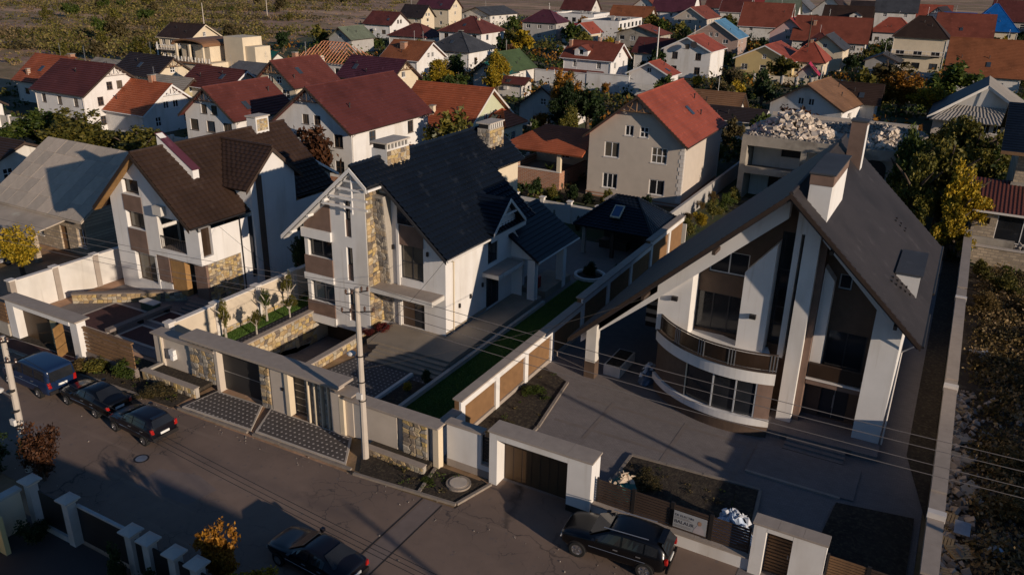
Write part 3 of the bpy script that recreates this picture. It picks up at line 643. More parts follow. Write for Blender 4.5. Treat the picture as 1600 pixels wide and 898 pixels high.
    band('bay_plinth', r-.02, 3.2, 0, .74, BROWNC); band('bay_band', r+.12, 3.2, .74, 1.15, WHITE); band('bay_pier', r-.05, 3.2, 1.15, 3.3, BROWNC, 0, .375, 10); band('bay_pier', r-.05, 3.2, 1.15, 3.3, BROWNP, .9, 1, 3)
    gz = band('bay_glazing', r-.16, r-.24, 1.17, 3.28, GLD, .375, .9, 16)
    for i, s in enumerate((.38, .6, .76, .895)):
        p = arc(r-.1, 1, s, s+.001)[0]; B().box(p[0]-.035, p[1]-.035, 1.16, p[0]+.035, p[1]+.035, 3.29).build('mullion', CREAM if i == 0 else FRS, T)
    band('bay_blind', r-.35, r-.4, 1.5, 3.25, CURT, .62, .75, 3)
    band('balcony_slab', r+.1, 3.2, 3.3, 4.0, WHITE); band('balcony_edge', r+.16, r-.1, 4.0, 4.05, WOODD)
    band('balcony_handrail', r+.02, r-.06, 5.0, 5.06, WOODD); band('balcony_glass', r-.01, r-.03, 4.12, 4.94, GLB)
    k = 0
    for s in (.0, .04, .25, .27, .29, .47, .49, .51, .69, .71, .73, .96, .98, 1.):
        p = arc(r-.02, 1, s, s+.001)[0]; B().box(p[0]-.025, p[1]-.045, 4.05, p[0]+.025, p[1]+.005, 5.0).build('baluster', STEEL if s > .1 else WOODD, T)
    # right balcony above the entrance
    B().box(-4.74, Yf+.3, 2.75, -1.94, Yr-.02, 3.05).build('balcony_slab', BROWNP, T); B().box(-4.76, Yf+.22, 3.05, -1.93, Yr-.02, 3.13).build('balcony_edge', COPE_W, T)
    B().box(-4.7, Yf+.3, 3.2, -1.98, Yf+.33, 4.0).build('balcony_glass', GLB, T); B().box(-4.72, Yf+.28, 4.02, -1.96, Yf+.35, 4.08).build('balcony_handrail', WOODD, T)
    # porch
    B().xy([(-6.3, 40.7), (-.45, 40.9), (-.45, Yr), (-6.3, Yr)], 0, .4).build('porch', PAVE_Y, T)
    for i in range(3): B().box(-5.0+.02*i, 39.75+i*.32, 0, -1.9-.02*i, 40.08+i*.32, .1*(i+1)).build('porch_step', PAVE_Y, T)
    # roof
    rb = B()
    slope(rb, (-18.35, 57.6, zr(-18.35)), (-18.35, 40.9, zr(-18.35)), (-6.7, 40.9, 13.55), (-6.7, 57.6, 13.55), .36, .035, .26); slope(rb, (.4, 40.9, zr(.4)), (.4, 58.4, zr(.4)), (-6.7, 58.4, 13.55), (-6.7, 40.9, 13.55), .36, .035, .26)
    rf = rb.build('roof', RO['taupe'], T)
    B().tube([(-6.7, 40.88, 13.57), (-6.7, 58.4, 13.57)], .12, 6).build('ridge_cap', RO['taupe'], rf)
    for xe in (-18.35, .4): B().ext([(xe, 40.86, zr(xe)+.02), (-6.7, 40.86, 13.57), (-6.7, 40.86, 13.31), (xe, 40.86, zr(xe)-.24)], (0, -.05, 0)).build('bargeboard', BARGE, rf)
    gt = B().tube([(.47, 40.9, zr(.4)-.03), (.47, 45.6, zr(.4)-.05)], .08, 6); gt.tube([(.47, 48.9, zr(.4)-.03), (.47, 58.6, zr(.4)-.05)], .08, 6); gt.build('gutter', METD, rf)
    B().tube([(.47, 41.7, zr(.4)-.1), (-.4, 42.3, 5.9), (-.4, 42.3, .4)], .05, 6).build('downpipe', COPE_W, T)
    for i in range(9): x = -1.6+.17*(i//2)*2*.7; yy = 44.2+(i % 2)*.55+.12*i; B().box(x-.05, yy-.05, zr(x)+.01, x+.05, yy+.05, zr(x)+.12).build('snow_guard', METD, rf)
    for i in range(6): x = -2.4+.3*(i//2); yy = 53.4+(i % 2)*.6; B().box(x-.05, yy-.05, zr(x)+.01, x+.05, yy+.05, zr(x)+.12).build('snow_guard', METD, rf)
    ch = B().box(-6.1, 42.2, 11.2, -5.02, 47.3, 13.85).build('chimney', WHITE, T); B().box(-6.13, 42.17, 13.85, -4.99, 47.33, 14.4).build('chimney_band', BROWNP, ch); B().box(-6.2, 42.1, 14.4, -4.92, 47.4, 14.48).build('chimney_cap', RO['dkgrey'], ch)
    c2 = B().box(-6.05, 54.8, 11.0, -5.12, 55.7, 15.1).build('chimney', BROWNP, T); B().box(-5.12, 54.8, 11.0, -5.1, 55.7, 14.9).build('chimney_side', WHITE, c2); B().box(-6.1, 54.75, 15.1, -5.05, 55.75, 15.2).build('chimney_cap', RO['dkgrey'], c2)
    dm = B().xz([(-1.5, 8.55), (-.32, 7.5), (-.32, 8.86), (-1.5, 8.86)], 45.7, 49.9).build('dormer', WHITE, T); B().box(-1.56, 45.62, 8.862, -.2, 49.98, 8.96).build('dormer_roof', RO['dkgrey'], dm)
    B().box(-.318, 46.0, 7.6, -.3, 49.6, 8.7).build('dormer_glass', GLD, dm)
    # carport under the long left slope
    B().box(-17.5, 41.7, 1.1, -16.85, 42.3, und(-17.2)+.1).build('carport_column', OFFW, T); B().box(-17.52, 41.68, 0, -16.83, 42.32, 1.1).build('column_plinth', BROWNC, T)
    B().box(-17.4, 56, 0, -16.9, 56.5, und(-17.2)).build('carport_column', OFFW, T)
    B().xz([(-17.2, und(-17.2)-.05), (XL, und(XL)-.05), (XL, und(XL)-.5), (-17.2, und(-17.2)-.55)], 42.0, 42.25).build('carport_beam', OFFW, T)
    for i in range(5): z = 1.3+i*.62; B().box(-16.3, 49.0, z, XL-.02, 49.08, z+.3).build('carport_louvre', OFFW, T)
    B().box(-16.3, 49.1, .9, XL-.02, 49.18, 4.4).build('carport_screen', METD, T)
right_house()
# ------------------------------------------------------------------ middle house (navy tile roof, stone buttress)
def middle_house():
    T = thing('gabled_house', 'white house with glossy navy tile roof, stone buttress and tall stone chimneys', 'house', (-33, 46, 0))
    HOUSES.append((-33, 47, 90, 18, 8, 'navy tile roof house'))
    xr, zt, S = -33.05, 11.7, .877; zr = lambda x: zt-S*abs(x-xr); und = lambda x: zr(x)-.3
    F, M_, Bk = 39.5, 41.0, 52.0; XL, XR = -37.85, -27.3; XT = -32.45
    W = B()
    # tower front (protruding) with openings
    ot = [(3.65, 6.76, 4.18, 9.25), (3.65, 3.66, 4.18, 6.05), (3.65, .7, 4.18, 3.1), (.3, 4.83, 2.42, 6.2), (.3, 1.5, 2.4, 3.1)]
    facade(W, (XL, F, 0), (1, 0, 0), (0, -1, 0), [(0, -.05), (XT-XL, -.05), (XT-XL, und(XT)), (xr-XL, und(xr)), (0, und(XL))], ot, .3)
    facade(W, (XT, F, 0), (0, 1, 0), (1, 0, 0), [(0, -.05), (M_-F, -.05), (M_-F, und(XT)), (0, und(XT))], [])
    facade(W, (XL, Bk, 0), (0, -1, 0), (-1, 0, 0), [(0, -.05), (Bk-F, -.05), (Bk-F, und(XL)), (0, und(XL))], [(4, 1, 5.4, 2.4), (8, 3.6, 9.4, 5)])
    om = [(1.6, .62, 3.44, 2.95), (1.57, 4.05, 3.42, 6.42)]
    facade(W, (XT, M_, 0), (1, 0, 0), (0, -1, 0), [(0, 0), (XR-XT, 0), (XR-XT, und(XR)), (0, und(XT))], om[:2], .2)
    facade(W, (XR, M_, 0), (0, 1, 0), (1, 0, 0), [(0, 0), (Bk-M_, 0), (Bk-M_, und(XR)), (0, und(XR))], [(5.2, .62, 7.1, 3.2), (5.4, 3.95, 6.8, 6.0)], .15)
    facade(W, (XR, Bk, 0), (-1, 0, 0), (0, 1, 0), [(0, 0), (XR-XL, 0), (XR-XL, und(XL)), (XR-xr, und(xr)), (0, und(XR))], [])
    W.poly([(XL, F, -.05), (XT, F, -.05), (XT, Bk, -.05), (XL, Bk, -.05)])
    W.build('wall', WHITE, T)
    O = (XL, F, 0)
    for q in ot[:3]:
        zm = q[1]+(q[3]-q[1])*.46; window(T, O, (1, 0, 0), (0, -1, 0), (q[0], zm, q[2], q[3]), .3, 'frame_dark', 'glass_dark', 1, 1, sill=False); B().box(XL+q[0], F+.12, q[1], XL+q[2], F+.3, zm).build('window_panel', BROWNP, T)
    window(T, O, (1, 0, 0), (0, -1, 0), ot[3], .3, 'frame_dark', 'glass_dark', 2, 1, sill=False); window(T, O, (1, 0, 0), (0, -1, 0), ot[4], .3, 'frame_dark', 'glass_sky_tint', 2, 1, sill=False)
    B().box(XL-.02, F-.1, 3.6, XL+2.45, F-.012, 4.86).build('balcony_panel', BROWNP, T); B().box(XL-.02, F-.1, .56, XL+2.42, F-.012, 1.52).build('balcony_panel', BROWNP, T)
    B().xz([(XL+.1, 6.87), (XL+2.45, 6.87), (XL+2.45, und(XL+2.45)-.35), (XL+.1, und(XL+.1)-.15)], F-.06, F-.012).build('gable_panel', BROWNP, T)
    for z0, z1, d in ((6.2, 6.85, .2), (3.12, 3.58, .16), (-.05, .54, .16)): B().box(XL-.1, F-d, z0, XL+2.5, F-.013, z1).build('floor_band', WHITE, T)
    # main front right of the buttress
    O = (XT, M_, 0)
    f = B(); f.box(XT+1.6, M_+.1, .62, XT+3.44, M_+.18, 2.95); dd = f.build('door', FRB, T); B().box(XT+2.6, M_+.085, .7, XT+3.36, M_+.1, 2.85).build('door_glass', GLD, dd)
    window(T, O, (1, 0, 0), (0, -1, 0), om[1], .2, 'frame_dark', 'glass_curtain', 2, 2, sill=False)
    B().box(XT+1.5, M_-.05, 6.44, XT+3.46, M_-.012, 7.8).build('brown_panel', BROWNP, T)
    B().xz([(XT+1.45, 7.85), (XT+2.9, 7.85), (XT+1.45, 9.1)], M_-.05, M_-.012).build('attic_glass', GLD, T)
    B().box(XT+1.36, M_-.12, .6, XT+1.55, M_-.013, 7.8).build('white_rib', WHITE, T)
    for x, z in ((XT+1.05, 6.0), (XT+3.8, 6.0)): B().box(x-.07, M_-.12, z, x+.07, M_-.014, z+.3).build('wall_lamp', METD, T)
    cn = B().box(XT-.1, 39.55, 3.2, XR-.1, M_-.015, 3.5).build('canopy', OFFW, T); B().box(XT-.1, 39.6, 3.5, XR-.15, M_-.016, 3.54).build('canopy_top', COPE, cn)
    # side wall (facing the sun)
    Os = (XR, M_, 0)
    window(T, Os, (0, 1, 0), (1, 0, 0), (5.2, .62, 7.1, 3.2), .15, 'frame_dark', 'glass_dark', 2, 1, sill=False); window(T, Os, (0, 1, 0), (1, 0, 0), (5.4, 3.95, 6.8, 6.0), .15, 'frame_dark', 'glass_dark', 2, 1, sill=False)
    c2 = B().box(XR+.01, 45.6, 3.35, XR+1.35, 49.3, 3.62).build('canopy', OFFW, T); B().box(XR+.01, 45.65, 3.62, XR+1.3, 49.25, 3.66).build('canopy_top', COPE, c2)
    for y, z in ((42.6, 2.1), (44.0, 2.3), (45.6, 2.6), (47.9, 6.7)): B().box(XR+.01, y-.07, z, XR+.12, y+.07, z+.3).build('wall_lamp', METD, T)
    B().box(XR+.005, M_-.005, .6, XR+.03, 46.2, .85).build('plinth', PAVE_T, T)
    # stone clad side of the tower and leaning stone panel beside it, stones one by one
    bt = B().box(XT+.001, F+.03, .0, XT+.03, M_-.02, und(XT)-.05).build('stone_cladding', MORT, T)
    stones(bt, (XT+.03, F+.05, .05), (0, 1, 0), (1, 0, 0), M_-F-.08, und(XT)-.15, .34, STONE, 3, .07)
    lp = B().yz([(M_-.02, .6), (M_-.02, 9.7), (M_-.85, 9.7)], XT+.04, XT+.95).build('leaning_panel', MORT, T); upv = V3((0, -.83, 9.1)).normalized()
    stones(lp, (XT+.06, M_-.02, .62), (1, 0, 0), upv.cross(V3((-1, 0, 0))), .86, 9.0, .32, STONE_G, 4, .05, up=upv)
    # roof: stepped tile courses with rolls
    rb = B(); WV, AM = .42, .075
    Lx, Rx = xr-6.3, xr+6.25
    slope(rb, (Lx, 52.6, zr(Lx)), (Lx, 38.9, zr(Lx)), (xr, 38.9, zt), (xr, 52.6, zt), .38, .05, .2)
    slope(rb, (-31.75, 38.9, zr(-31.75)), (-31.75, 40.4, zr(-31.75)), (xr, 40.4, zt), (xr, 38.9, zt), .42, .11, .2, WV, AM)
    slope(rb, (Rx, 40.4, zr(Rx)), (Rx, 52.5, zr(Rx)), (xr, 52.5, zt), (xr, 40.4, zt), .42, .11, .2, WV, AM)
    slope(rb, (-30.2, 52.5, zr(-30.2)), (-30.2, 57, zr(-30.2)), (xr, 57, zt), (xr, 52.5, zt), .42, .11, .2, WV, AM)
    slope(rb, (Lx+3, 57, zr(Lx+3)), (Lx+3, 52.6, zr(Lx+3)), (xr, 52.6, zt), (xr, 57, zt), .38, .05, .2)
    rf = rb.build('roof', RO['navy'], T)
    tc = B(); 
    for i in range(46): tc.tube([(xr, 38.9+i*.393, zt+.06), (xr, 38.9+i*.393+.37, zt+.09)], [.12, .15], 6)
    tc.build('ridge_cap', RO['navy'], rf)['kind'] = 'stuff'
    for x0, y in ((Lx, 38.87), (-31.75, 38.87)):
        B().ext([(x0, y, zr(x0)-.02), (xr, y, zt-.02), (xr, y, zt-.3), (x0, y, zr(x0)-.3)], (0, -.06, 0)).build('bargeboard', WHITE, rf)
    B().ext([(Rx, 40.36, zr(Rx)-.02), (-31.75, 40.36, zr(-31.75)-.02), (-31.75, 40.36, zr(-31.75)-.26), (Rx, 40.36, zr(Rx)-.26)], (0, -.05, 0)).build('bargeboard', FRD, rf)
    B().box(-31.85, 38.95, zr(-31.75)-.32, -31.7, 40.4, zr(-31.75)-.18).build('fascia', WHITE, rf)
    # white soffit trellis in the tower gable
    for k, (z, x0) in enumerate(((10.7, .95), (10.15, 1.6), (9.55, 2.3), (8.95, 3.0))):
        B().box(xr-x0, 38.95, z, xr+min(x0, 1.2), 39.05, z+.13).build('gable_slat', WHITE, T)
    for dx in (0,): B().tube([(xr+dx, 39.0, 8.6), (xr+dx, 39.0, 11.4)], .06, 6).build('gable_post', WHITE, T)
    for x in (-38.5, -36.9, -35.4): B().tube([(x, 38.92, und(x)-.15), (x, F, und(x)-.15)], .11, 8).build('purlin_end', WHITE, T)
    B().xz([(Lx+.1, zr(Lx+.1)-.34), (xr, zt-.34), (xr, zt-.42), (Lx+.1, zr(Lx+.1)-.42)], 38.95, F-.01).build('soffit', WHITE, T)
    gt = B().tube([(Rx+.06, 40.4, zr(Rx)-.06), (Rx+.06, 46.2, zr(Rx)-.1)], .075, 6); gt.build('gutter', OFFW, rf)
    B().tube([(Rx+.06, 40.9, zr(Rx)-.12), (XR+.06, 41.9, zr(Rx)-.6), (XR+.06, 41.9, .6)], .05, 6).build('downpipe', CREAM, T)
    # cross gable on the sunny side
    ga, gx, gh, gz = 48.1, -26.5, 2.3, 8.55
    cg = B(); facade(cg, (XR+.25, ga, 0), (0, 1, 0), (1, 0, 0), [(-1.7, 5.6), (1.7, 5.6), (1.7, gz-1.7*.877-.2), (0, gz-.2), (-1.7, gz-1.7*.877-.2)], [])
    cg.build('cross_gable', WHITE, T)
    rb = B(); rb_x = xr+(zt-gz)/S
    for s in (-1, 1):
        ze = gz-gh*.877; xe = xr+(zt-ze)/S
        if s < 0: slope(rb, (min(xe, gx), ga-gh, ze), (gx, ga-gh, ze), (gx, ga, gz), (rb_x, ga, gz), .38, .05, .16, 0)
        else: slope(rb, (gx, ga+gh, ze), (min(xe, gx), ga+gh, ze), (rb_x, ga, gz), (gx, ga, gz), .38, .05, .16, 0)
    g2 = rb.build('cross_gable_roof', RO['navy'], T)
    for s in (-1, 1): B().ext([(gx+.005, ga+s*gh, gz-gh*.877), (gx+.005, ga, gz), (gx+.005, ga, gz-.25), (gx+.005, ga+s*gh, gz-gh*.877-.25)], (.06, 0, 0)).build('bargeboard', OFFW, g2)
    B().box(gx-.08, ga-1.0, gz-1.15, gx+.0, ga+1.0, gz-1.0).build('gable_tie', OFFW, g2)
    # chimneys
    for x0, y0, x1, y1, zb, z1, sd_ in ((-33.7, 42.0, -32.45, 44.45, 10.8, 12.75, 5), (-32.6, 53.6, -31.5, 55.7, 9.8, 12.35, 6)):
        ch = B().box(x0, y0, zb, x1, y1, z1-.45).build('chimney', WHITE if sd_ == 5 else MORT, T)
        stones(ch, (x1+.005, y0, zb+.2), (0, 1, 0), (1, 0, 0), y1-y0, z1-zb-.75, .34, STONE, sd_, .07)
        if sd_ == 6: stones(ch, (x0, y0-.005, zb+.6), (1, 0, 0), (0, -1, 0), x1-x0, z1-zb-1.1, .34, STONE_G, 9, .06)
        for i in range(7):
            yy = y0+.1+(y1-y0-.2)*i/6; B().box(x1-.16, yy-.06, z1-.45, x1-.02, yy+.06, z1-.1).build('chimney_baluster', OFFW, ch)
        B().box(x0+.1, y0+.05, z1-.45, x1-.2, y1-.05, z1-.1).build('chimney_core', METD, ch)
        B().box(x0-.08, y0-.08, z1-.1, x1+.08, y1+.08, z1).build('chimney_cap', CONC_L, ch)
    # rear annex with lean-to roof and columns
    ax = B(); facade(ax, (XR, 49.9, 0), (1, 0, 0), (0, -1, 0), [(0, .6), (.9, .6), (.9, 4.6), (0, 5.9)], []); ax.build('annex_wall', WHITE, T)
    rb = B(); slope(rb, (-24.75, 49.3, 3.75), (-24.75, 56.2, 3.75), (-28.6, 56.2, 6.3), (-28.6, 49.3, 6.3), .38, .05, .16); ar = rb.build('annex_roof', RO['navy'], T)
    B().tube([(-24.7, 49.3, 3.7), (-24.7, 56.2, 3.68)], .07, 6).build('gutter', OFFW, ar); B().tube([(-24.7, 49.5, 3.65), (-25.1, 49.8, 3.3), (-25.1, 49.8, .2)], .045, 6).build('downpipe', OFFW, ar)
    B().xz([(-27.28, 3.6), (-25.2, 3.6), (-25.2, 3.85), (-27.28, 5.2)], 49.75, 50.0).build('annex_lintel', WHITE, T)
    for y in (49.75, 54.6): B().box(-25.75, y-.25, .0, -25.15, y+.3, 3.7).build('annex_column', WHITE, T)
    B().box(-27.3, 51.5, .03, -25.2, 56, .6).build('annex_floor', PAVE_T, T); B().box(-30.4, 52.1, 0, -28.7, 56.6, 3.4).build('annex_room', WHITE, T)
    B().box(-33.5, 52.1, 3.4, -30.6, 56.6, 9.0).build('annex_room', CREAM, T)
    B().box(-26.4, 51.9, .6, -26.0, 52.3, 1.5).build('red_bin', mat('bin_red', (.25, .015, .015), .5), T)
    # garage opening under the tower
    B().box(-37.3, 40.6, -1.75, -32.5, 40.75, -.06).build('garage_door', WOODD, T)
    B().box(XL-.02, 39.6, -1.75, XL+.35, 42, -.06).build('garage_pier', MORT, T)
middle_house()

# retaining walls of the ramp: stone by stone
def stone_wall(label, x0, y0, x1, y1, z0, z1, face, mats, seed, size=.34, cope=COPE, thick=.3, zend=None):
    T = thing('retaining_wall', label, 'wall', ((x0+x1)/2, (y0+y1)/2, z0))
    d = V3((x1-x0, y1-y0, 0)); L = d.length; u = d/L; n = V3(face)
    a, c = V3((x0, y0, 0)), V3((x1, y1, 0)); q = -n*thick; ze = zend if zend is not None else z0
    B().ext([(a.x, a.y, z0), (c.x, c.y, ze), (c.x, c.y, z1), (a.x, a.y, z1)], q).build('wall_core', MORT, T)
    lo = lambda s: z0+(ze-z0)*s/L
    stones(T, (x0, y0, min(z0, ze)), u, n, L, z1-min(z0, ze)-.01, size, mats, seed, .07, lambda s, z: z+min(z0, ze) > lo(s)+.05)
    k = max(1, round(L/.9))
    for i in range(k):
        p, r_ = a+u*(L*i/k+.006), a+u*(L*(i+1)/k-.006); w_ = n*.09
        B().ext([p+w_+V3((0, 0, z1+.003)), r_+w_+V3((0, 0, z1+.003)), r_-n*(thick+.06)+V3((0, 0, z1+.003)), p-n*(thick+.06)+V3((0, 0, z1+.003))], (0, 0, .09)).build('coping_stone', cope, T)
    return T
stone_wall('sunlit yellow stone retaining wall left of the sunken garage ramp', -37.5, 30.2, -37.5, 39.6, -.1, .62, (1, 0, 0), STONE, 11, .36, zend=-1.75)
stone_wall('low stone wall between the garage ramp and the diamond paving', -32.2, 31.2, -32.2, 39.3, -.02, .55, (1, 0, 0), STONE, 12, .34)
# ------------------------------------------------------------------ left house (brown tile roof)
def left_house():
    T = thing('gabled_house', 'white house with chocolate brown tile roof, slanted white roof wall and open loggias', 'house', (-50, 44, 0))
    HOUSES.append((-50, 44, 90, 15, 6, 'chocolate brown roof house'))
    xr, zt, S = -50.45, 10.86, .905; zr = lambda x: zt-S*abs(x-xr); und = lambda x: zr(x)-.3
    F, Bk = 36.8, 51.0; XL, XR = -54.3, -45.2
    W = B()
    ops = [(1.85, .85, 4.05, 3.1), (1.55, 4.95, 3.5, 6.25), (4.95, 3.9, 7.7, 6.35), (1.6, 7.6, 3.4, 8.7)]
    facade(W, (XL, F, 0), (1, 0, 0), (0, -1, 0), [(0, 0), (4.25, 0), (4.25, 3.3), (0, 3.3)], [ops[0]], .35)
    facade(W, (XL, F, 0), (1, 0, 0), (0, -1, 0), [(0, 3.3), (XR-XL, 3.3), (XR-XL, und(XR)), (xr-XL, und(xr)), (0, und(XL))], ops[1:3]+[ops[3]], .35)
    facade(W, (XR, F, 0), (0, 1, 0), (1, 0, 0), [(0, 3.3), (3.6, 3.3), (3.6, und(XR)), (0, und(XR))], [(.25, 3.85, 1.15, 6.0)], .3)
    facade(W, (XR, F+3.6, 0), (0, 1, 0), (1, 0, 0), [(0, 0), (Bk-F-3.6, 0), (Bk-F-3.6, und(XR)), (0, und(XR))], [(1.0, 1.0, 1.5, 5.8)], .15)
    facade(W, (XL, Bk, 0), (0, -1, 0), (-1, 0, 0), [(0, 0), (Bk-F, 0), (Bk-F, und(XL)), (0, und(XL))], [(4, 1, 6, 2.4)])
    facade(W, (XR, Bk, 0), (-1, 0, 0), (0, 1, 0), [(0, 0), (XR-XL, 0), (XR-XL, und(XL)), (XR-xr, und(xr)), (0, und(XR))], [])
    W.poly([(XL+4.25, F, 3.3), (XR, F, 3.3), (XR, F+3.6, 3.3), (XL+4.25, F+3.6, 3.3)])
    facade(W, (XL+4.25, F+2.6, 0), (1, 0, 0), (0, -1, 0), [(0, 0), (XR-XL-4.25, 0), (XR-XL-4.25, 3.3), (0, 3.3)], [])
    W.poly([(XL+4.25, F, 0), (XL+4.25, F+2.6, 0), (XL+4.25, F+2.6, 3.3), (XL+4.25, F, 3.3)])
    W.build('wall', WHITE, T)
    O = (XL, F, 0); u = (1, 0, 0); n = (0, -1, 0)
    window(T, O, u, n, ops[0], .35, 'frame_brown', 'glass_curtain', 2, 1, sill=False); window(T, O, u, n, ops[1], .35, 'frame_brown', 'glass_curtain', 2, 1, sill=False)
    window(T, O, u, n, ops[3], .35, 'frame_brown', 'glass_dark', 1, 1, sill=False)
    B().box(XL+1.55, F-.04, 3.14, XL+3.52, F-.012, 4.92).build('brown_panel', BROWNP, T); B().box(XL+1.5, F-.04, 6.28, XL+3.52, F-.012, 7.5).build('brown_panel', BROWNP, T)
    # loggia with railing and air conditioner
    B().box(XL+4.95, F+.1, 3.9, XL+7.7, F+1.6, 3.95).build('loggia_floor', PAVE_P, T); B().box(XL+4.95, F+1.62, 3.9, XL+7.7, F+1.7, 6.4).build('loggia_back', MORT, T)
    B().box(XL+5.3, F+1.55, 3.95, XL+6.3, F+1.61, 6.1).build('loggia_door', GLD, T)
    rl = B()
    for i in range(12): x = XL+5.0+i*.243; rl.box(x-.012, F+.05, 3.95, x+.012, F+.07, 4.85)
    rl.box(XL+4.95, F+.03, 4.85, XL+7.7, F+.09, 4.9); rl.build('loggia_rail', METD, T)
    ac = B().box(XL+5.15, F-.45, 6.6, XL+6.05, F-.02, 7.25).build('air_conditioner', OFFW, T)
    B().lathe([(.22, 0), (.22, .03), (.05, .04)], (0, 0, 0), 14)
    fan = B().lathe([(.24, 0), (.24, .02)], (0, 0, 0), 14); fo = fan.build('fan_grille', METD, ac); fo.rotation_euler = (R(90), 0, 0); fo.location = (XL+5.45+50, F-.46-44, 6.92)
    window(T, (XR, F, 0), (0, 1, 0), (1, 0, 0), (.25, 3.85, 1.15, 6.0), .3, 'frame_brown', 'glass_brown', 1, 1, sill=False)
    B().box(XR-.05, F+4.6, 1.0, XR+.02, F+5.1, 5.8).build('stair_glazing', FRD, T)
    # ground floor under the overhang: brown pier, entrance, stone corner
    B().box(XL+5.6, F+.1, .54, XL+7.1, F+.6, 3.28).build('entrance_pier', WOODO, T); B().box(XL+4.27, F+.05, .3, XL+5.55, F+.3, 1.15).build('white_step_band', WHITE, T)
    B().box(XL+4.27, F+.02, 1.3, XL+5.55, F+.2, 3.28).build('brown_panel', BROWNP, T)
    dr = B().box(XL+7.1, F+2.5, .54, XL+8.2, F+2.58, 3.0).build('entrance_door', WOODB, T)
    for i in range(4): B().box(XL+7.15+i*.3, F+2.46, .6, XL+7.2+i*.3, F+2.5, 2.95).build('door_bar', STEEL, dr)
    sc = B().box(XR-1.2, F+.3, .0, XR-.02, F+.5, 3.28).build('stone_pier', BROWNP, T)
    st = B().box(XR-.3, F+.5, 0, XR-.03, F+3.6, 3.28).build('stone_wall', MORT, T); stones(st, (XR-.03, F+.5, .05), (0, 1, 0), (1, 0, 0), 3.1, 3.2, .26, STONE, 21, .06)
    B().tube([(XR+.08, F+3.75, zr(XR)-.2), (XR+.08, F+3.75, .2)], .05, 6).build('downpipe', METD, T)
    # roof
    rb = B(); Lx, Rx = xr-5.15, xr+5.15
    slope(rb, (Lx, 51.3, zr(Lx)), (Lx, 36.2, zr(Lx)), (xr, 36.2, zt), (xr, 51.3, zt), .4, .05, .2)
    slope(rb, (Rx, 36.2, zr(Rx)), (Rx, 51.3, zr(Rx)), (xr, 51.3, zt), (xr, 36.2, zt), .42, .08, .2, .45, .05)
    rf = rb.build('roof', RO['brown'], T); B().tube([(xr, 36.2, zt+.06), (xr, 51.3, zt+.06)], .12, 6).build('ridge_cap', RO['brown'], rf)
    for x in (Lx, Rx): B().ext([(x, 36.17, zr(x)+.02), (xr, 36.17, zt+.02), (xr, 36.17, zt-.3), (x, 36.17, zr(x)-.3)], (0, -.05, 0)).build('bargeboard', BARGE, rf)
    B().xz([(Lx+.05, zr(Lx)-.22), (xr, zt-.28), (xr, zt-.34), (Lx+.05, zr(Lx)-.28)], 36.22, F-.01).build('soffit', WOODO, rf)
    B().tube([(Rx+.05, 36.25, zr(Rx)-.05), (Rx+.05, 51.2, zr(Rx)-.1)], .07, 6).build('gutter', METD, rf)
    # slanting white wall across the roof
    wp = B().ext([(-50.9, 38.9, 10.2), (-48.0, 39.3, 8.2), (-48.0, 39.3, 9.35), (-50.9, 38.9, 11.75)], (0, .55, 0)).build('roof_wall', WHITE, T)
    B().ext([(-51.0, 38.85, 11.76), (-47.92, 39.25, 9.36), (-47.92, 39.95, 9.36), (-51.0, 39.55, 11.76)], (0, 0, .05)).build('roof_wall_cap', RO['purple'], wp)
    ch = B().box(-50.9, 47.6, 10.0, -49.9, 49.0, 11.7).build('chimney', WHITE, T); stones(ch, (-49.89, 47.72, 10.6), (0, 1, 0), (1, 0, 0), 1.16, .95, .24, STONE, 22, .04); B().box(-51.0, 47.5, 11.7, -49.8, 49.1, 11.8).build('chimney_cap', CONC_L, ch)
    # cross gable facing the middle house
    ga, gx, gz, gh = 44.1, -44.75, 10.6, 3.0
    cg = B(); facade(cg, (-45.0, ga, 0), (0, 1, 0), (1, 0, 0), [(-2.3, .3), (2.3, .3), (2.3, gz-2.3*.9-.25), (0, gz-.25), (-2.3, gz-2.3*.9-.25)], []); cg.poly([(-45, ga-2.3, .3), (-45, ga-2.3, 8), (-47.3, ga-2.3, 8), (-45.2, ga-2.3, .3)])
    cg.build('cross_gable', WHITE, T); B().box(-44.99, ga-1.75, .3, -44.93, ga-1.2, gz-1.9).build('brown_stripe', BROWNC, T)
    rb = B(); xb = lambda z: xr+(zt-z)/S; ze = gz-gh*.9
    slope(rb, (xb(ze), ga-gh, ze), (gx, ga-gh, ze), (gx, ga, gz), (xb(gz), ga, gz), .4, .05, .18, .45, .03); slope(rb, (gx, ga+gh, ze), (xb(ze), ga+gh, ze), (xb(gz), ga, gz), (gx, ga, gz), .4, .05, .18)
    g2 = rb.build('cross_gable_roof', RO['brown'], T); B().tube([(gx, ga, gz+.06), (xb(gz), ga, gz+.06)], .11, 6).build('ridge_cap', RO['brown'], g2)
    for s in (-1, 1): B().ext([(gx+.005, ga+s*gh, ze), (gx+.005, ga, gz), (gx+.005, ga, gz-.28), (gx+.005, ga+s*gh, ze-.28)], (.05, 0, 0)).build('bargeboard', WOODD, g2)
left_house()

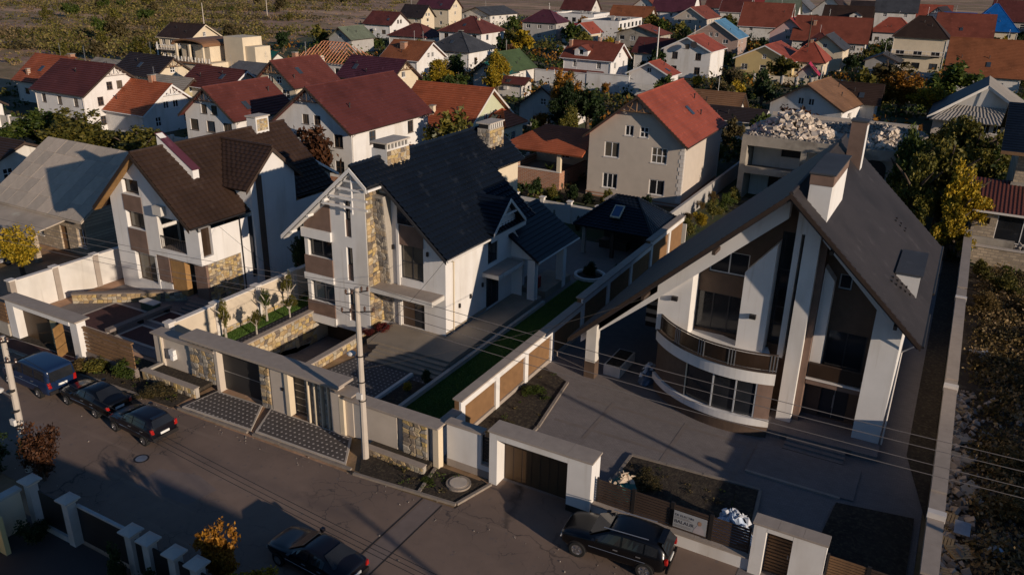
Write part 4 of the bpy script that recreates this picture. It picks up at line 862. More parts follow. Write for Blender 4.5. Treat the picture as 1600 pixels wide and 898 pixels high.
# ------------------------------------------------------------------ grey slate bungalow behind the left fence
def slate_house():
    T = thing('bungalow', 'stone bungalow under a broad grey roof of square slate sheets', 'house', (-68, 44, 0))
    HOUSES.append((-68, 44, 0, 15, 7, 'grey slate roof bungalow'))
    x0, x1, ye, yr_, ze, zt = -74.5, -61.3, 38.6, 45.2, 3.3, 7.6
    W = B(); facade(W, (x0+.5, ye+.6, 0), (1, 0, 0), (0, -1, 0), [(0, 0), (12.2, 0), (12.2, 3.4), (0, 3.4)], [(5.0, .9, 6.2, 2.3), (8.6, .1, 9.6, 2.3), (10.9, .8, 12.0, 2.4)], .25)
    facade(W, (x1-.5, ye+.6, 0), (0, 1, 0), (1, 0, 0), [(0, 0), (12, 0), (12, 3.4), (6, zt-.3), (0, 3.4)], [(3.6, 4.3, 4.4, 5.6)], .2)
    facade(W, (x0+.5, 51.2, 0), (0, -1, 0), (-1, 0, 0), [(0, 0), (12, 0), (12, 3.4), (6, zt-.3), (0, 3.4)], [])
    facade(W, (x1-.5, 51.2, 0), (-1, 0, 0), (0, 1, 0), [(0, 0), (12.2, 0), (12.2, 3.4), (0, 3.4)], [])
    W.build('wall', LIME, T); O = (x0+.5, ye+.6, 0)
    window(T, O, (1, 0, 0), (0, -1, 0), (5.0, .9, 6.2, 2.3), .25); window(T, O, (1, 0, 0), (0, -1, 0), (10.9, .8, 12.0, 2.4), .25, 'frame_white', 'glass_dark', 2, 2); B().box(x0+9.1, ye+.75, .1, x0+10.1, ye+.83, 2.3).build('door', WOODB, T)
    window(T, (x1-.5, ye+.6, 0), (0, 1, 0), (1, 0, 0), (3.6, 4.3, 4.4, 5.6), .2, 'frame_dark')
    rd = B(); s = (zt-ze)/(yr_-ye)
    for q in ([(x0, ye, ze), (x1, ye, ze), (x1, yr_, zt), (x0, yr_, zt)], [(x1, 51.8, ze), (x0, 51.8, ze), (x0, yr_, zt), (x1, yr_, zt)]):
        rd.ext(q, (0, 0, -.14))
    rf = rd.build('roof', RO['slate'], T)
    L = math.hypot(yr_-ye, zt-ze); ang = math.atan2(zt-ze, yr_-ye); nc, nr = 9, 5; w_ = (x1-x0)/nc; h_ = L/nr
    meshes = []
    for m in SLATES:
        o = B().box(0, 0, .0, w_-.03, h_+.12, .045).build('slate_sheet', m, None, raw=True); meshes.append(o.data); bpy.data.objects.remove(o)
    for j in range(nr):
        for i in range(nc):
            a = h_*j; link('slate_sheet', rnd.choice(meshes), rf, (x0+i*w_+.01+68, ye+a*math.cos(ang)-.02*math.sin(ang)-44, ze+a*math.sin(ang)+.05*(1)), (ang-R(.7)+R(rnd.uniform(-.25, .25)), R(rnd.uniform(-.4, .4)), 0))
    for j in range(nr):
        for i in range(nc): pass
    pr = B(); pr.ext([(-73.5, 36.0, 2.5), (-64.2, 36.0, 2.5), (-63.6, 38.75, 3.15), (-73.5, 38.75, 3.15)], (0, 0, -.1)); pr.build('porch_roof', RO['slate'], T)
    for x in (-73.2, -68.8, -64.5): B().box(x-.2, 36.2, 0, x+.2, 36.6, 2.4).build('porch_pillar', LIME, T)
slate_house()
# ------------------------------------------------------------------ boundary walls, gates and fences
def cope_run(T, x0, x1, y0, y1, z, h=.1, m=COPE, step=1.4):
    k = max(1, round((x1-x0)/step))
    for i in range(k): a = x0+(x1-x0)*i/k; B().box(a+.004, y0, z, x0+(x1-x0)*(i+1)/k-.004, y1, z+h).build('coping_stone', m, T)
def slat_panel(T, x0, x1, y, z0, z1, m=WOODD, n=9, post=METD):
    h = (z1-z0)/n; b = B().box(x0, y, z0+.01, x1, y+.03, z0+h*.78); o = b.build('slat', m, T)
    for i in range(1, n): link('slat', o.data, T, (0, 0, h*i))
    for x in (x0, x1): B().box(x-.04, y-.02, z0, x+.04, y+.07, z1+.05).build('fence_post', post, T)
# right property: street front
def right_front():
    T = thing('front_wall', 'white street wall with brown gates and dark slatted fence panels of the right house', 'wall', (-9, 29.6, 0))
    Y0, Y1 = 29.35, 29.75
    W = B(); W.box(-19.55, Y0, 0, -17.55, Y1, 2.45); W.box(-17.54, Y0, 0, -16.95, Y1, .75); W.build('wall_panel', WHITE, T)
    B().box(-19.56, Y0-.01, 0, -17.0, Y0+.2, .42).build('plinth', COPE, T)
    cope_run(T, -19.62, -17.48, Y0-.08, Y1+.08, 2.45)
    cope_run(T, -17.5, -16.98, Y0-.06, Y1+.06, .75, .06)
    slat_panel(T, -17.5, -17.0, Y0+.15, .85, 2.3, WOODD, 9)
    g = B(); g.box(-16.93, Y0-.25, 0, -16.5, Y1+.35, 2.95); g.box(-12.75, Y0-.25, .35, -11.55, Y1+.35, 2.95); g.box(-16.49, Y0-.25, 2.6, -12.76, Y1+.35, 2.95); g.build('gate_portal', WHITE, T)
    B().box(-12.75, Y0-.25, 0, -11.55, Y1+.35, .35).build('plinth', METD, T)
    cope_run(T, -17.0, -11.48, Y0-.32, Y1+.42, 2.953, .08)
    gg = B().box(-16.48, Y1+.1, .03, -13.1, Y1+.16, 2.58).build('gate_leaf', METG, T); B().box(-13.09, Y1+.08, .03, -12.77, Y1+.18, 2.58).build('gate_post', WOODD, T)
    for i in range(7): B().box(-16.44+.48*i, Y1+.085, .1, -16.42+.48*i, Y1+.1, 2.5).build('gate_seam', WOODD, gg)
    B().box(-11.55, Y0, 0, -4.25, Y1, .62).build('fence_base', WHITE, T); cope_run(T, -11.52, -4.28, Y0-.05, Y1+.05, .623, .05, COPE, 1.2)
    xs = (-11.42, -9.62, -7.8, -6.05, -4.35)
    for a, c in zip(xs, xs[1:]): slat_panel(T, a+.04, c-.04, Y0+.18, .74, 2.0, WOODD, 9)
    p = B(); p.box(-4.24, Y0-.1, 0, -3.72, Y1+.1, 2.55); p.box(-3.71, Y0-.1, 2.3, -2.66, Y1+.1, 2.55); p.box(-2.65, Y0-.1, 0, -1.35, Y1+.1, 2.55); p.build('wicket_portal', WHITE, T); cope_run(T, -4.3, -1.3, Y0-.17, Y1+.17, 2.553, .08, COPE, 1.0)
    d = B().box(-3.7, Y1-.02, .03, -2.67, Y1+.03, 2.28).build('wicket_gate', WOODD, T)
    for i in range(13): B().box(-3.68, Y1-.05, .1+i*.168, -2.69, Y1-.022, .2+i*.168).build('gate_slat', WOODB, d)
    B().box(-2.8, Y1-.09, 1.0, -2.76, Y1-.055, 1.2).build('gate_handle', STEEL, d)
    B().box(-1.34, Y0+.1, 0, 1.9, Y1, .5).build('fence_base', COPE_W, T)
    for a, c in ((-1.25, .25), (.33, 1.85)): slat_panel(T, a, c, Y0+.18, .55, 2.0, WOODB if a < 0 else WOODD, 11)
    # mesh banner hung on the fence
    bn = thing('banner', 'white printed banner with dark lettering and a figure hung on the slatted fence', 'banner', (-7, 29.4, 1.0))
    B().box(-7.68, Y0+.07, .92, -6.2, Y0+.075, 1.78).build('sheet', mat('banner_white', (.30, .31, .33), .6, n=.1), bn)
    INK = mat('banner_ink', (.03, .03, .04), .7); yb = Y0+.064
    def text(s, x, z, size, m):
        cu = bpy.data.curves.new('lettering', 'FONT'); cu.body = s; cu.size = size; cu.extrude = .001; tmp = bpy.data.objects.new('lettering', cu); COL.objects.link(tmp)
        dg = bpy.context.evaluated_depsgraph_get(); me = bpy.data.meshes.new_from_object(tmp.evaluated_get(dg)); bpy.data.objects.remove(tmp); me.materials.clear(); me.materials.append(m)
        o = link('lettering', me, bn, (x+7, yb-29.4, z-1.0), (R(90), 0, 0)); return o
    text('BALAUR', -7.63, 1.17, .24, INK); text('DE ELECTIN', -7.63, 1.53, .16, INK)
    for i in range(2): B().box(-7.62, yb-.001, 1.4+i*.055, -6.85-.1*i, yb+.002, 1.425+i*.055).build('print_line', STEEL, bn)
    for i in range(2): B().box(-7.62, yb-.001, 1.0+i*.06, -6.9+.05*i, yb+.002, 1.025+i*.06).build('print_line', STEEL, bn)
    B().add([(-6.78, yb, .93), (-6.25, yb, .93), (-6.3, yb, 1.2), (-6.42, yb, 1.36), (-6.6, yb, 1.36), (-6.72, yb, 1.15)], [(0, 1, 2, 3, 4, 5)]).build('print_figure', mat('print_pale', (.36, .33, .35), .7), bn)
    B().add([(-6.51+.09*math.cos(t*.785), yb-.002, 1.48+.12*math.sin(t*.785)) for t in range(8)], [tuple(range(8))]).build('print_head', mat('print_skin', (.32, .19, .13), .7), bn)
right_front()
def rubble_sack(label, name, x, y, w_, d_, h_, m, m2, seed, cat):
    """crumpled sheeting or sacks heaped up"""
    T = thing(name, label, cat, (x, y, 0)); r = random.Random(seed); b = B(); n = 16; k = 7
    for j in range(k+1):
        for i in range(n):
            a = 2*math.pi*i/n; q = 1-(j/k)**1.6*.85; rr = q*r.uniform(.72, 1.1); b.v.append((x+w_*.5*rr*math.cos(a), y+d_*.5*rr*math.sin(a), .05+h_*(j/k)*r.uniform(.8, 1.12)))
    for j in range(k):
        for i in range(n): b.f.append((j*n+i, j*n+(i+1) % n, (j+1)*n+(i+1) % n, (j+1)*n+i))
    b.f.append(tuple(k*n+i for i in range(n))); b.build('heap', m, T)
    for i in range(14):
        a = r.uniform(0, 6.28); q = r.uniform(.1, .85); c = V3((x+w_*.45*q*math.cos(a), y+d_*.45*q*math.sin(a), .1+h_*(1.05-q*.55))); e = V3((r.uniform(-1, 1), r.uniform(-1, 1), r.uniform(-.2, .5)))*.22; f = e.cross(V3((r.uniform(-1, 1), r.uniform(-1, 1), 1))).normalized()*.12
        B().add([c-e-f, c+e-f*.6, c+e+f, c-e+f*.7, c+V3((0, 0, .12))], [(0, 1, 4), (1, 2, 4), (2, 3, 4), (3, 0, 4), (3, 2, 1, 0)]).build('scrap', m2, T)
    return T
rubble_sack('pale blue crumpled plastic sheeting heaped behind the slatted fence', 'plastic_heap', -5.5, 31.3, 2.1, 1.5, 1.25, TARPB, PLAST, 5, 'plastic sheeting')
rubble_sack('teal sack spilling beige scraps beside the brown gate portal', 'scrap_sack', -10.9, 31.6, 1.6, 2.0, 1.15, TARPG, mat('scrap_beige', (.5, .4, .3), .9, n=.2), 6, 'sack')
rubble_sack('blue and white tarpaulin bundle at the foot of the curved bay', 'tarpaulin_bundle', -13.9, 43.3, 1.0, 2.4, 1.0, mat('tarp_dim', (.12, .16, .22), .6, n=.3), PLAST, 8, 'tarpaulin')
pb = thing('planter_box', 'long white planter box under the carport roof', 'planter', (-15.9, 43.6, 0)); B().xy([(-16.6, 42.6), (-15.5, 42.6), (-15.5, 45.2), (-16.6, 45.2)], 0, .7).build('box', OFFW, pb); B().box(-16.5, 42.72, .7, -15.6, 45.1, .72).build('soil', SOIL, pb)

# party wall between middle and right property: white frame with brown panels
def party_wall():
    T = thing('party_wall', 'white framed boundary wall with brown render panels between lawn and right yard', 'wall', (-20.3, 44, 0))
    x0, x1 = -20.55, -20.2; ys = [29.8, 31.6, 35.3, 38.8, 42.3, 47.0, 51.5, 56.0, 60.5, 65, 69]; hs = [1.75, 2.35, 2.35, 2.35, 2.35, 2.7, 2.7, 2.7, 2.95, 2.95]
    for i, h in enumerate(hs):
        a, c = ys[i], ys[i+1]; B().box(x0, a+.002, 0, x1-.06, c-.002, h).build('panel', mat('render_brown', (.20, .108, .048), .9, n=.2, sc=2, bump=.3, bsc=40), T)
        B().box(x1-.06, a, 0, x1+.06, a+.42, h-.01).build('pilaster', WHITE, T); B().box(x1-.06, a+.43, h-.42, x1+.05, c-.003, h-.012).build('top_band', WHITE, T)
        B().box(x1-.05, a+.43, 0, x1+.04, c-.004, .3).build('plinth', COPE, T)
        k = 3
        for j in range(k): B().box(x0-.12, a+(c-a)*j/k+.004, h, x1+.12, a+(c-a)*(j+1)/k-.004, h+.09).build('coping_stone', COPE, T)
party_wall()
def fence_right():
    T = thing('boundary_wall', 'long concrete boundary wall with flat coping beside the rubble strewn lot', 'wall', (2.4, 55, 0))
    y = 29.8
    while y < 79:
        z = 2.3 if y < 34 else 2.4 if y < 47 else 2.5 if y < 62 else 2.62
        B().box(2.2, y+.003, 0, 2.5, y+1.997, z).build('wall_bay', CONC, T); B().box(2.02, y+.004, z, 2.66, y+1.996, z+.1).build('coping_stone', COPE, T); y += 2
    for yy in (34, 47, 62): B().box(1.98, yy-.35, 2.3, 2.7, yy+.0, 2.66).build('coping_step', COPE_W, T)
    B().box(1.5, 79.8, 0, 6, 80.1, 2.2).build('end_wall', CONC, T)
fence_right()
# middle property: street front with stone panels, gates and tall coping
def middle_front():
    T = thing('front_wall', 'sand coloured street wall with stone panels, black gate and long overhanging coping of the middle house', 'wall', (-30, 28.9, 0))
    Y0, Y1 = 28.75, 29.15; SAND = mat('stucco_sand', (.50, .43, .36), .9, n=.1, sc=1.2, bump=.2, bsc=60)
    # low wing on the left with planter
    B().box(-40.5, Y0, 0, -39.8, Y1, 2.5).build('pillar', SAND, T); B().box(-39.79, Y0+.12, .3, -37.7, Y1, 2.45).build('wall_panel', SAND, T); B().box(-37.69, Y0+.12, .3, -37.45, Y1, 2.45).build('wall_panel', SAND, T)
    st = B().box(-37.44, Y0+.02, .3, -35.3, Y1, 2.45).build('stone_panel', MORT, T); stones(st, (-37.4, Y0+.02, .35), (1, 0, 0), (0, -1, 0), 2.05, 2.05, .33, STONE_G+STONE[:2], 31, .07)
    cope_run(T, -40.6, -35.2, Y0-.15, Y1+.35, 2.5, .1, COPE, 1.8)
    for i in range(6): x = -37.3+i*.4; B().box(x, Y0+.05, 2.605, x+.17, Y1-.05, 3.0).build('baluster', CREAM, T)
    pl = B().box(-40.2, 27.4, 0, -35.6, 27.65, .62); pl.box(-40.2, 27.66, 0, -39.95, Y0-.01, .62); pw = pl.build('planter_wall', MORT, T); stones(pw, (-40.15, 27.4, .03), (1, 0, 0), (0, -1, 0), 4.5, .56, .3, STONE, 32, .06)
    for i in range(5): B().box(-40.24+i*.93, 27.33, .622, -40.24+i*.93+.92, 27.72, .69).build('coping_stone', COPE, T)
    B().box(-39.9, 27.75, .3, -35.7, Y0-.02, .5).build('planter_soil', SOIL, T)
    mb = B().box(-39.15, Y0-.12, 1.35, -38.75, Y0+.11, 1.75); mb.box(-38.95, Y0-.2, 1.15, -38.7, Y0+.1, 1.45); mb.build('meter_box', FRW, T)
    B().box(-39.95, Y0-.05, .65, -39.82, Y0+.11, 2.4).build('pilaster', CREAM, T)
    # gate bay
    B().box(-35.28, Y0-.06, 0, -35.02, Y1+.2, 3.0).build('pillar', SAND, T)
    g = B().box(-35.01, Y1-.05, .1, -31.78, Y1+.03, 2.98).build('gate_leaf', METB, T); B().box(-34.98, Y1-.065, 1.28, -31.8, Y1-.052, 1.32).build('gate_seam', STEEL, g)
    st = B().box(-31.76, Y0, 0, -30.95, Y1+.1, 2.98).build('stone_panel', MORT, T); stones(st, (-31.72, Y0, .08), (1, 0, 0), (0, -1, 0), .74, 2.85, .3, STONE_G+STONE[:3], 33, .07)
    w1 = B().box(-30.88, Y0-.02, .1, -29.78, Y1+.1, 2.98).build('wall_panel', SAND, T); B().box(-30.1, Y0-.06, 1.55, -29.95, Y0-.022, 1.75).build('intercom', METD, T)
    B().box(-29.77, Y0-.1, .1, -29.5, Y1+.1, 2.99).build('pilaster', CREAM, T)
    d = B().box(-29.49, Y1-.02, .12, -28.45, Y1+.04, 2.9).build('door', METB, T)
    for i in range(6): B().box(-29.46, Y1-.045, .3+i*.43, -28.48, Y1-.021, .33+i*.43).build('door_rail', STEEL, d)
    for i in range(4):
        x = -28.42+i*.46; B().box(x+.26, Y0-.08, .1, x+.33, Y1+.05, 2.98).build('fin', CREAM, T); s2 = B().box(x, Y0+.05, .1, x+.255, Y1, 2.98).build('stone_strip', MORT, T)
        stones(s2, (x+.01, Y0+.05, .15), (1, 0, 0), (0, -1, 0), .24, 2.8, .24, STONE_G, 40+i, .05)
    B().box(-26.57, Y0-.02, .05, -26.0, Y1+.1, 2.98).build('pillar', SAND, T)
    cope_run(T, -37.6, -25.7, Y0-.42, Y1+.5, 3.003, .15, COPE, 2.4)
    # lower wing on the right with stone panel and planter
    B().box(-25.98, Y0+.15, 0, -25.2, Y1, 2.35).build('wall_panel', SAND, T); B().box(-25.99, Y0-.03, 0, -25.7, Y0+.14, 2.34).build('pilaster', CREAM, T); B().box(-25.19, Y0+.2, 0, -24.4, Y1, 2.35).build('wall_panel', GREY, T); B().box(-24.39, Y0+.1, 0, -22.3, Y1, 2.35).build('wall_panel', SAND, T)
    B().box(-22.29, Y0+.2, 0, -21.95, Y1, 2.35).build('wall_panel', GREY, T)
    st = B().box(-21.94, Y0+.05, .2, -20.35, Y1, 2.35).build('stone_panel', MORT, T); stones(st, (-21.9, Y0+.05, .25), (1, 0, 0), (0, -1, 0), 1.52, 2.05, .34, STONE_G+STONE, 35, .07)
    B().box(-20.34, Y0+.2, 0, -20.0, Y1, 2.35).build('wall_panel', GREY, T); B().box(-19.99, Y0-.02, 0, -19.66, Y1, 2.35).build('pillar', CREAM, T)
    cope_run(T, -25.6, -19.63, Y0-.12, Y1+.35, 2.353, .1, COPE, 2.0); cope_run(T, -26.4, -25.0, Y0-.14, Y1+.4, 2.6, .1, COPE, 1.5)
    pl = B().box(-23.9, 27.95, 0, -20.05, 28.2, .42).build('planter_wall', MORT, T); stones(pl, (-23.85, 27.95, .03), (1, 0, 0), (0, -1, 0), 3.75, .36, .26, STONE, 36, .05)
    for i in range(4): B().box(-23.92+i*.97, 27.9, .422, -23.92+i*.97+.96, 28.26, .48).build('coping_stone', COPE, T)
    B().box(-23.85, 28.21, .1, -20.05, Y0+.04, .33).build('planter_soil', SOIL, T)
middle_front()
def panel_fence(label, x, ya, yb, n, h, m, pm, cm, z0=0, stone=False, face=1):
    T = thing('boundary_wall', label, 'wall', (x, (ya+yb)/2, 0)); d = (yb-ya)/n
    for i in range(n):
        a, c = ya+d*i, ya+d*(i+1); B().box(x-.1, a+.15, z0, x+.1, c-.15, h).build('panel', m, T)
        for yy in (a, c) if i == n-1 else (a,):
            B().box(x-.2, yy-.2, 0, x+.2, yy+.2, h+.12).build('pillar', pm, T); B().box(x-.28, yy-.28, h+.12, x+.28, yy+.28, h+.2).build('pillar_cap', cm, T)
        for j in range(2): B().box(x-.2, a+.2+(d-.4)*j/2+.003, h, x+.2, a+.2+(d-.4)*(j+1)/2-.003, h+.08).build('coping_stone', cm, T)
        if stone: pw = B().box(x-.12, a+.2, 0, x+.16, c-.2, z0+.3).build('plinth', MORT, T); stones(pw, (x+.16, a+.22, .42), (0, 1, 0), (1, 0, 0), d-.44, z0-.15, .28, STONE, 50+i, .05)
    return T
panel_fence('sunlit cream boundary wall with white coping between the brown roof house and the young trees', -40.4, 29.9, 44.3, 4, 2.65, mat('panel_cream', (.56, .47, .36), .9, n=.12, sc=1.2, bump=.2), COPE_W, COPE_W, .5, True)
panel_fence('white boundary wall with brown pillars between the slate bungalow and the left yard', -55.7, 29.2, 42, 4, 2.45, OFFW, COPE, COPE_W, 0)
# left property street front
def left_front():
    T = thing('front_wall', 'white gate portal with open brown gate and horizontal plank fence of the left house', 'wall', (-47, 27.3, 0))
    g = B(); g.box(-52.5, 26.9, 0, -51.7, 27.5, 2.75); g.box(-45.9, 26.95, 0, -45.2, 27.55, 2.75); g.box(-51.69, 26.9, 2.35, -45.91, 27.5, 2.75); g.build('gate_portal', WHITE, T)
    cope_run(T, -52.7, -45.0, 26.75, 27.75, 2.753, .1, COPE, 2.6)
    lf = B().box(-51.68, 27.45, .03, -48.6, 27.5, 2.3).build('gate_leaf', METG, T); B().box(-48.59, 27.3, 0, -48.0, 27.5, 2.34).build('gate_pillar', OLIVE, T)
    B().box(-47.98, 27.35, .05, -47.4, 27.42, 1.9).build('wicket_frame', FRD, T)
    d = B()
    o = B().box(0, 0, .05, 1.05, .05, .72).build('open_wicket', WOODO, T, raw=True); o.location = (-47.3+47, 27.3-27.3, 0); o.rotation_euler.z = R(-62)
    for i in range(1, 3): link('open_wicket', o.data, T, (o.location.x, o.location.y, .72*i), (0, 0, R(-62)))
    B().box(-45.19, 27.2, 0, -40.6, 27.5, .62).build('fence_base', PAVE_P, T)
    for i in range(6):
        B().box(-45.15, 27.28, .66+i*.27, -40.6, 27.34, .66+i*.27+.2).build('plank', WOODB, T)
    B().box(-45.16, 27.22, 2.27, -40.58, 27.42, 2.36).build('fence_rail', WOODB, T)
    for x in (-43.6, -42.1): B().box(x-.05, 27.35, .6, x+.05, 27.45, 2.3).build('fence_post', METD, T)
    B().box(-60, 26.8, 0, -52.6, 27.1, .9).build('fence_base', MORT, T)
    for i in range(6): B().box(-60, 26.88, .95+i*.25, -52.62, 26.94, .95+i*.25+.19).build('plank', WOODB, T)
left_front()
stone_wall('low yellow stone garden wall inside the left yard', -54.2, 32.4, -47.6, 37.2, 0, .7, (.588, -.809, 0), STONE, 61, .34, PAVE_P)
gb = thing('garden_bin', 'small green box bin standing on the left yard paving', 'bin', (-48.6, 34.6, 0)); B().box(-49.2, 34.3, .05, -47.8, 34.9, .6).build('bin_body', mat('bin_green', (.03, .07, .05), .6), gb); B().box(-49.25, 34.25, .6, -47.75, 34.95, .68).build('bin_lid', COPE_W, gb)
lb = thing('long_bench', 'dark grey slab bench running across the left yard', 'bench', (-47.3, 32.5, 0)); B().box(-47.5, 30.2, .3, -47.0, 35.2, .5).build('bench_top', PAVE_P, lb)
for y in (30.5, 32.6, 34.8): B().box(-47.45, y, 0, -47.05, y+.25, .3).build('leg', METD, lb)
# near-side corner: cream wall and row of capped white posts
def near_fence():
    W = thing('garden_wall', 'cream garden wall with white coping at the lower left corner', 'wall', (-33.6, 14.5, 0))
    B().box(-34.6, 14.1, 0, -31.9, 14.3, 1.9).build('panel', YELL_W, W)
    W2 = B().box(-33.3, 11, 0, -33.05, 15.75, 1.9).build('panel', CREAM, W); B().box(-33.4, 11, 1.9, -32.95, 15.8, 2.02).build('coping', POSTW, W)
    F = thing('railing', 'black solid railing panels between the white posts near the lower edge', 'fence', (-27, 16, 0))
    B().box(-32.3, 15.95, 0, -30.4, 16.25, .3).build('rail_base', POSTW, F)
    for a, c in ((-32.2, -30.3), (-26.0, -25.1), (-24.9, -23.6), (-23.4, -22.3), (-22.1, -18)):
        B().box(a, 16.06, .3, c, 16.12, 2.0).build('rail_panel', METD, F)
    G = thing('sliding_gate', 'black gate with pale top rail between two white posts near the lower edge', 'gate', (-28, 16.1, 0)); B().box(-29.9, 16.3, .1, -26.2, 16.36, 1.9).build('gate_leaf', METD, G); B().box(-29.9, 16.26, 1.9, -26.3, 16.4, 2.0).build('top_rail', POSTW, G)
    P0 = None
    lab = ['first white fence post from the left edge with flat square cap', 'second white fence post from the left, beside the black sliding gate', 'third white fence post from the left, at the far end of the black gate', 'fourth white fence post from the left with sunlit pyramid cap', 'fifth white fence post from the left, beside the black railing', 'sixth white fence post from the left, nearest the yellow bush']
    for i, x in enumerate((-32.75, -30.1, -26.05, -25.0, -23.5, -22.25)):
        if P0 is None:
            P0 = T = thing('fence_post', lab[0], 'post', (x, 16.1, 0), 0, 'capped white posts along the near fence')
            B().box(x-.2, 15.9, 0, x+.2, 16.3, 2.2).build('shaft', POSTW, T); B().box(x-.27, 15.83, 2.2, x+.27, 16.37, 2.3).build('moulding', CREAM, T)
            B().add([(x-.36, 15.74, 2.3), (x+.36, 15.74, 2.3), (x+.36, 16.46, 2.3), (x-.36, 16.46, 2.3), (x-.36, 15.74, 2.37), (x+.36, 15.74, 2.37), (x+.36, 16.46, 2.37), (x-.36, 16.46, 2.37), (x, 16.1, 2.6)], [(3, 2, 1, 0), (0, 1, 5, 4), (1, 2, 6, 5), (2, 3, 7, 6), (3, 0, 4, 7), (4, 5, 8), (5, 6, 8), (6, 7, 8), (7, 4, 8)]).build('cap', POSTW, T)
        else: t = copy_tree(P0); t.location.x = x; t['label'] = lab[i]
near_fence()
# ------------------------------------------------------------------ cars
def car(name, label, x, y, head, paint, L, Wd, secs, axles, wr, glass, rails=False, spoiler=False, boot=False):
    """secs: (x, half width, sill z, shoulder z, roof z, roof half width) from nose to tail; nose at +x"""
    T = thing(name, label, 'car', (x, y, 0), R(head), world=False)
    b = B(); n = len(secs)
    ring = lambda s: [(s[1]*.86, s[2]), (s[1]*.97, s[2]+.1), (s[1], (s[2]+s[3])*.5), (s[1]*.985, s[3]-.06), (s[1]*.95, s[3]), (s[5]*1.03, s[4]-.07), (s[5]*.93, s[4]-.012), (s[5]*.5, s[4]+.01)]
    R_ = []
    for s in secs:
        h = ring(s); R_.append([(s[0], -yy, z) for yy, z in h]+[(s[0], yy, z) for yy, z in h[::-1]])
    k = len(R_[0])
    for r in R_: b.v += r
    for i in range(n-1):
        for j in range(k-1): b.f.append((i*k+j, i*k+j+1, (i+1)*k+j+1, (i+1)*k+j))
        b.f.append((i*k, (i+1)*k, (i+1)*k+k-1, i*k+k-1))
    b.f.append(tuple(range(k))); b.f.append(tuple((n-1)*k+j for j in range(k))[::-1])
    body = b.build('body', paint, T); me = body.data; me.polygons.foreach_set('use_smooth', [True]*len(me.polygons))
    md = body.modifiers.new('sub', 'SUBSURF'); md.levels = 2; md.render_levels = 2
    def lerp(a, c, t): return tuple(a[i]+(c[i]-a[i])*t for i in range(6))
    def at(px):
        for i in range(n-1):
            if secs[i][0] >= px >= secs[i+1][0]: return lerp(secs[i], secs[i+1], (secs[i][0]-px)/(secs[i][0]-secs[i+1][0]+1e-9))
        return secs[-1]
    def side(px, t, s, off): # t 0 shoulder 1 roof
        q = at(px); yy = q[1]*.95+(q[5]*1.0-q[1]*.95)*t; z = q[3]+(q[4]-.06-q[3])*t; return (px, s*(yy+off), z)
    for s in (-1, 1):
        for x0, x1 in glass['side']:
            p = B(); t0, t1 = .10, .86; m = 4
            o = .022
            for i in range(m):
                xa, xb = x0+(x1-x0)*i/m, x0+(x1-x0)*(i+1)/m; p.poly([side(xa, t0, s, o), side(xb, t0, s, o), side(xb, t1, s, o), side(xa, t1, s, o)])
            p.build('side_window', GLD, T)
    def cross(px, pz, wfrac, off=0):
        q = at(px); t = (pz-q[3])/(q[4]-q[3]+1e-6); return (q[1]*.95+(q[5]-q[1]*.95)*max(0, min(1, t)))*wfrac
    for nm, (xa, za, xb, zb), dx in (('windscreen', glass['front'], .03), ('rear_window', glass['rear'], -.03)):
        p = B(); ya, yb = at(xa)[1]*.80, at(xb)[5]*.86; dz = .03
        p.poly([(xa+dx, -ya, za+dz), (xa+dx, ya, za+dz), (xb+dx, yb, zb+dz), (xb+dx, -yb, zb+dz)]); 
        q = B(); q.ext([(xa+dx, -ya, za+dz), (xa+dx, ya, za+dz), (xb+dx, yb, zb+dz), (xb+dx, -yb, zb+dz)], (-dx*.4, 0, -.015)); q.build(nm, GLD, T)
    wb = B().lathe([(wr, -.11), (wr, .11), (wr*.93, .125), (wr*.66, .125), (wr*.64, .06)], (0, 0, 0), 22)
    rim = B().lathe([(wr*.66, .05), (wr*.66, .115), (wr*.58, .115), (wr*.55, .07), (wr*.1, .075), (wr*.08, .1)], (0, 0, 0), 20)
    for j in range(5):
        a = 2*math.pi*j/5; d = V3((math.cos(a), math.sin(a), 0)); e = V3((-d.y, d.x, 0))*.035; rim.ext([d*.05-e+V3((0, 0, .08)), d*.05+e+V3((0, 0, .08)), d*wr*.6+e*1.6+V3((0, 0, .08)), d*wr*.6-e*1.6+V3((0, 0, .08))], (0, 0, .035))
    w0 = r0 = None
    for ax in axles:
        for s in (-1, 1):
            yy = s*(at(ax)[1]*.985-.065); rot = (R(90 if s < 0 else -90), 0, 0)
            if w0 is None:
                w0 = wb.build('wheel', TYRE, T, smooth=False); r0 = rim.build('rim', RIM, w0, smooth=False); w0.location = (ax, yy, wr); w0.rotation_euler = rot
            else:
                w1 = link('wheel', w0.data, T, (ax, yy, wr), rot); link('rim', r0.data, w1)
            ar = B(); m = 14; rr = wr*1.16
            for i in range(m): 
                a0, a1 = math.pi*i/m, math.pi*(i+1)/m; q = s*(at(ax)[1]*1.0+.006)
                ar.poly([(ax+rr*math.cos(a0), q, wr+rr*math.sin(a0)), (ax+rr*math.cos(a1), q, wr+rr*math.sin(a1)), (ax+wr*.9*math.cos(a1), q, wr+wr*.9*math.sin(a1)), (ax+wr*.9*math.cos(a0), q, wr+wr*.9*math.sin(a0))])
            ar.ext([(ax+rr*math.cos(math.pi*i/10), s*(at(ax)[1]-.03), wr+rr*math.sin(math.pi*i/10)) for i in range(11)], (0, s*.015, 0)); ar.build('wheel_arch', METD, T)
    xf, xb = secs[0][0], secs[-1][0]; sf, sb = secs[1], secs[-2]
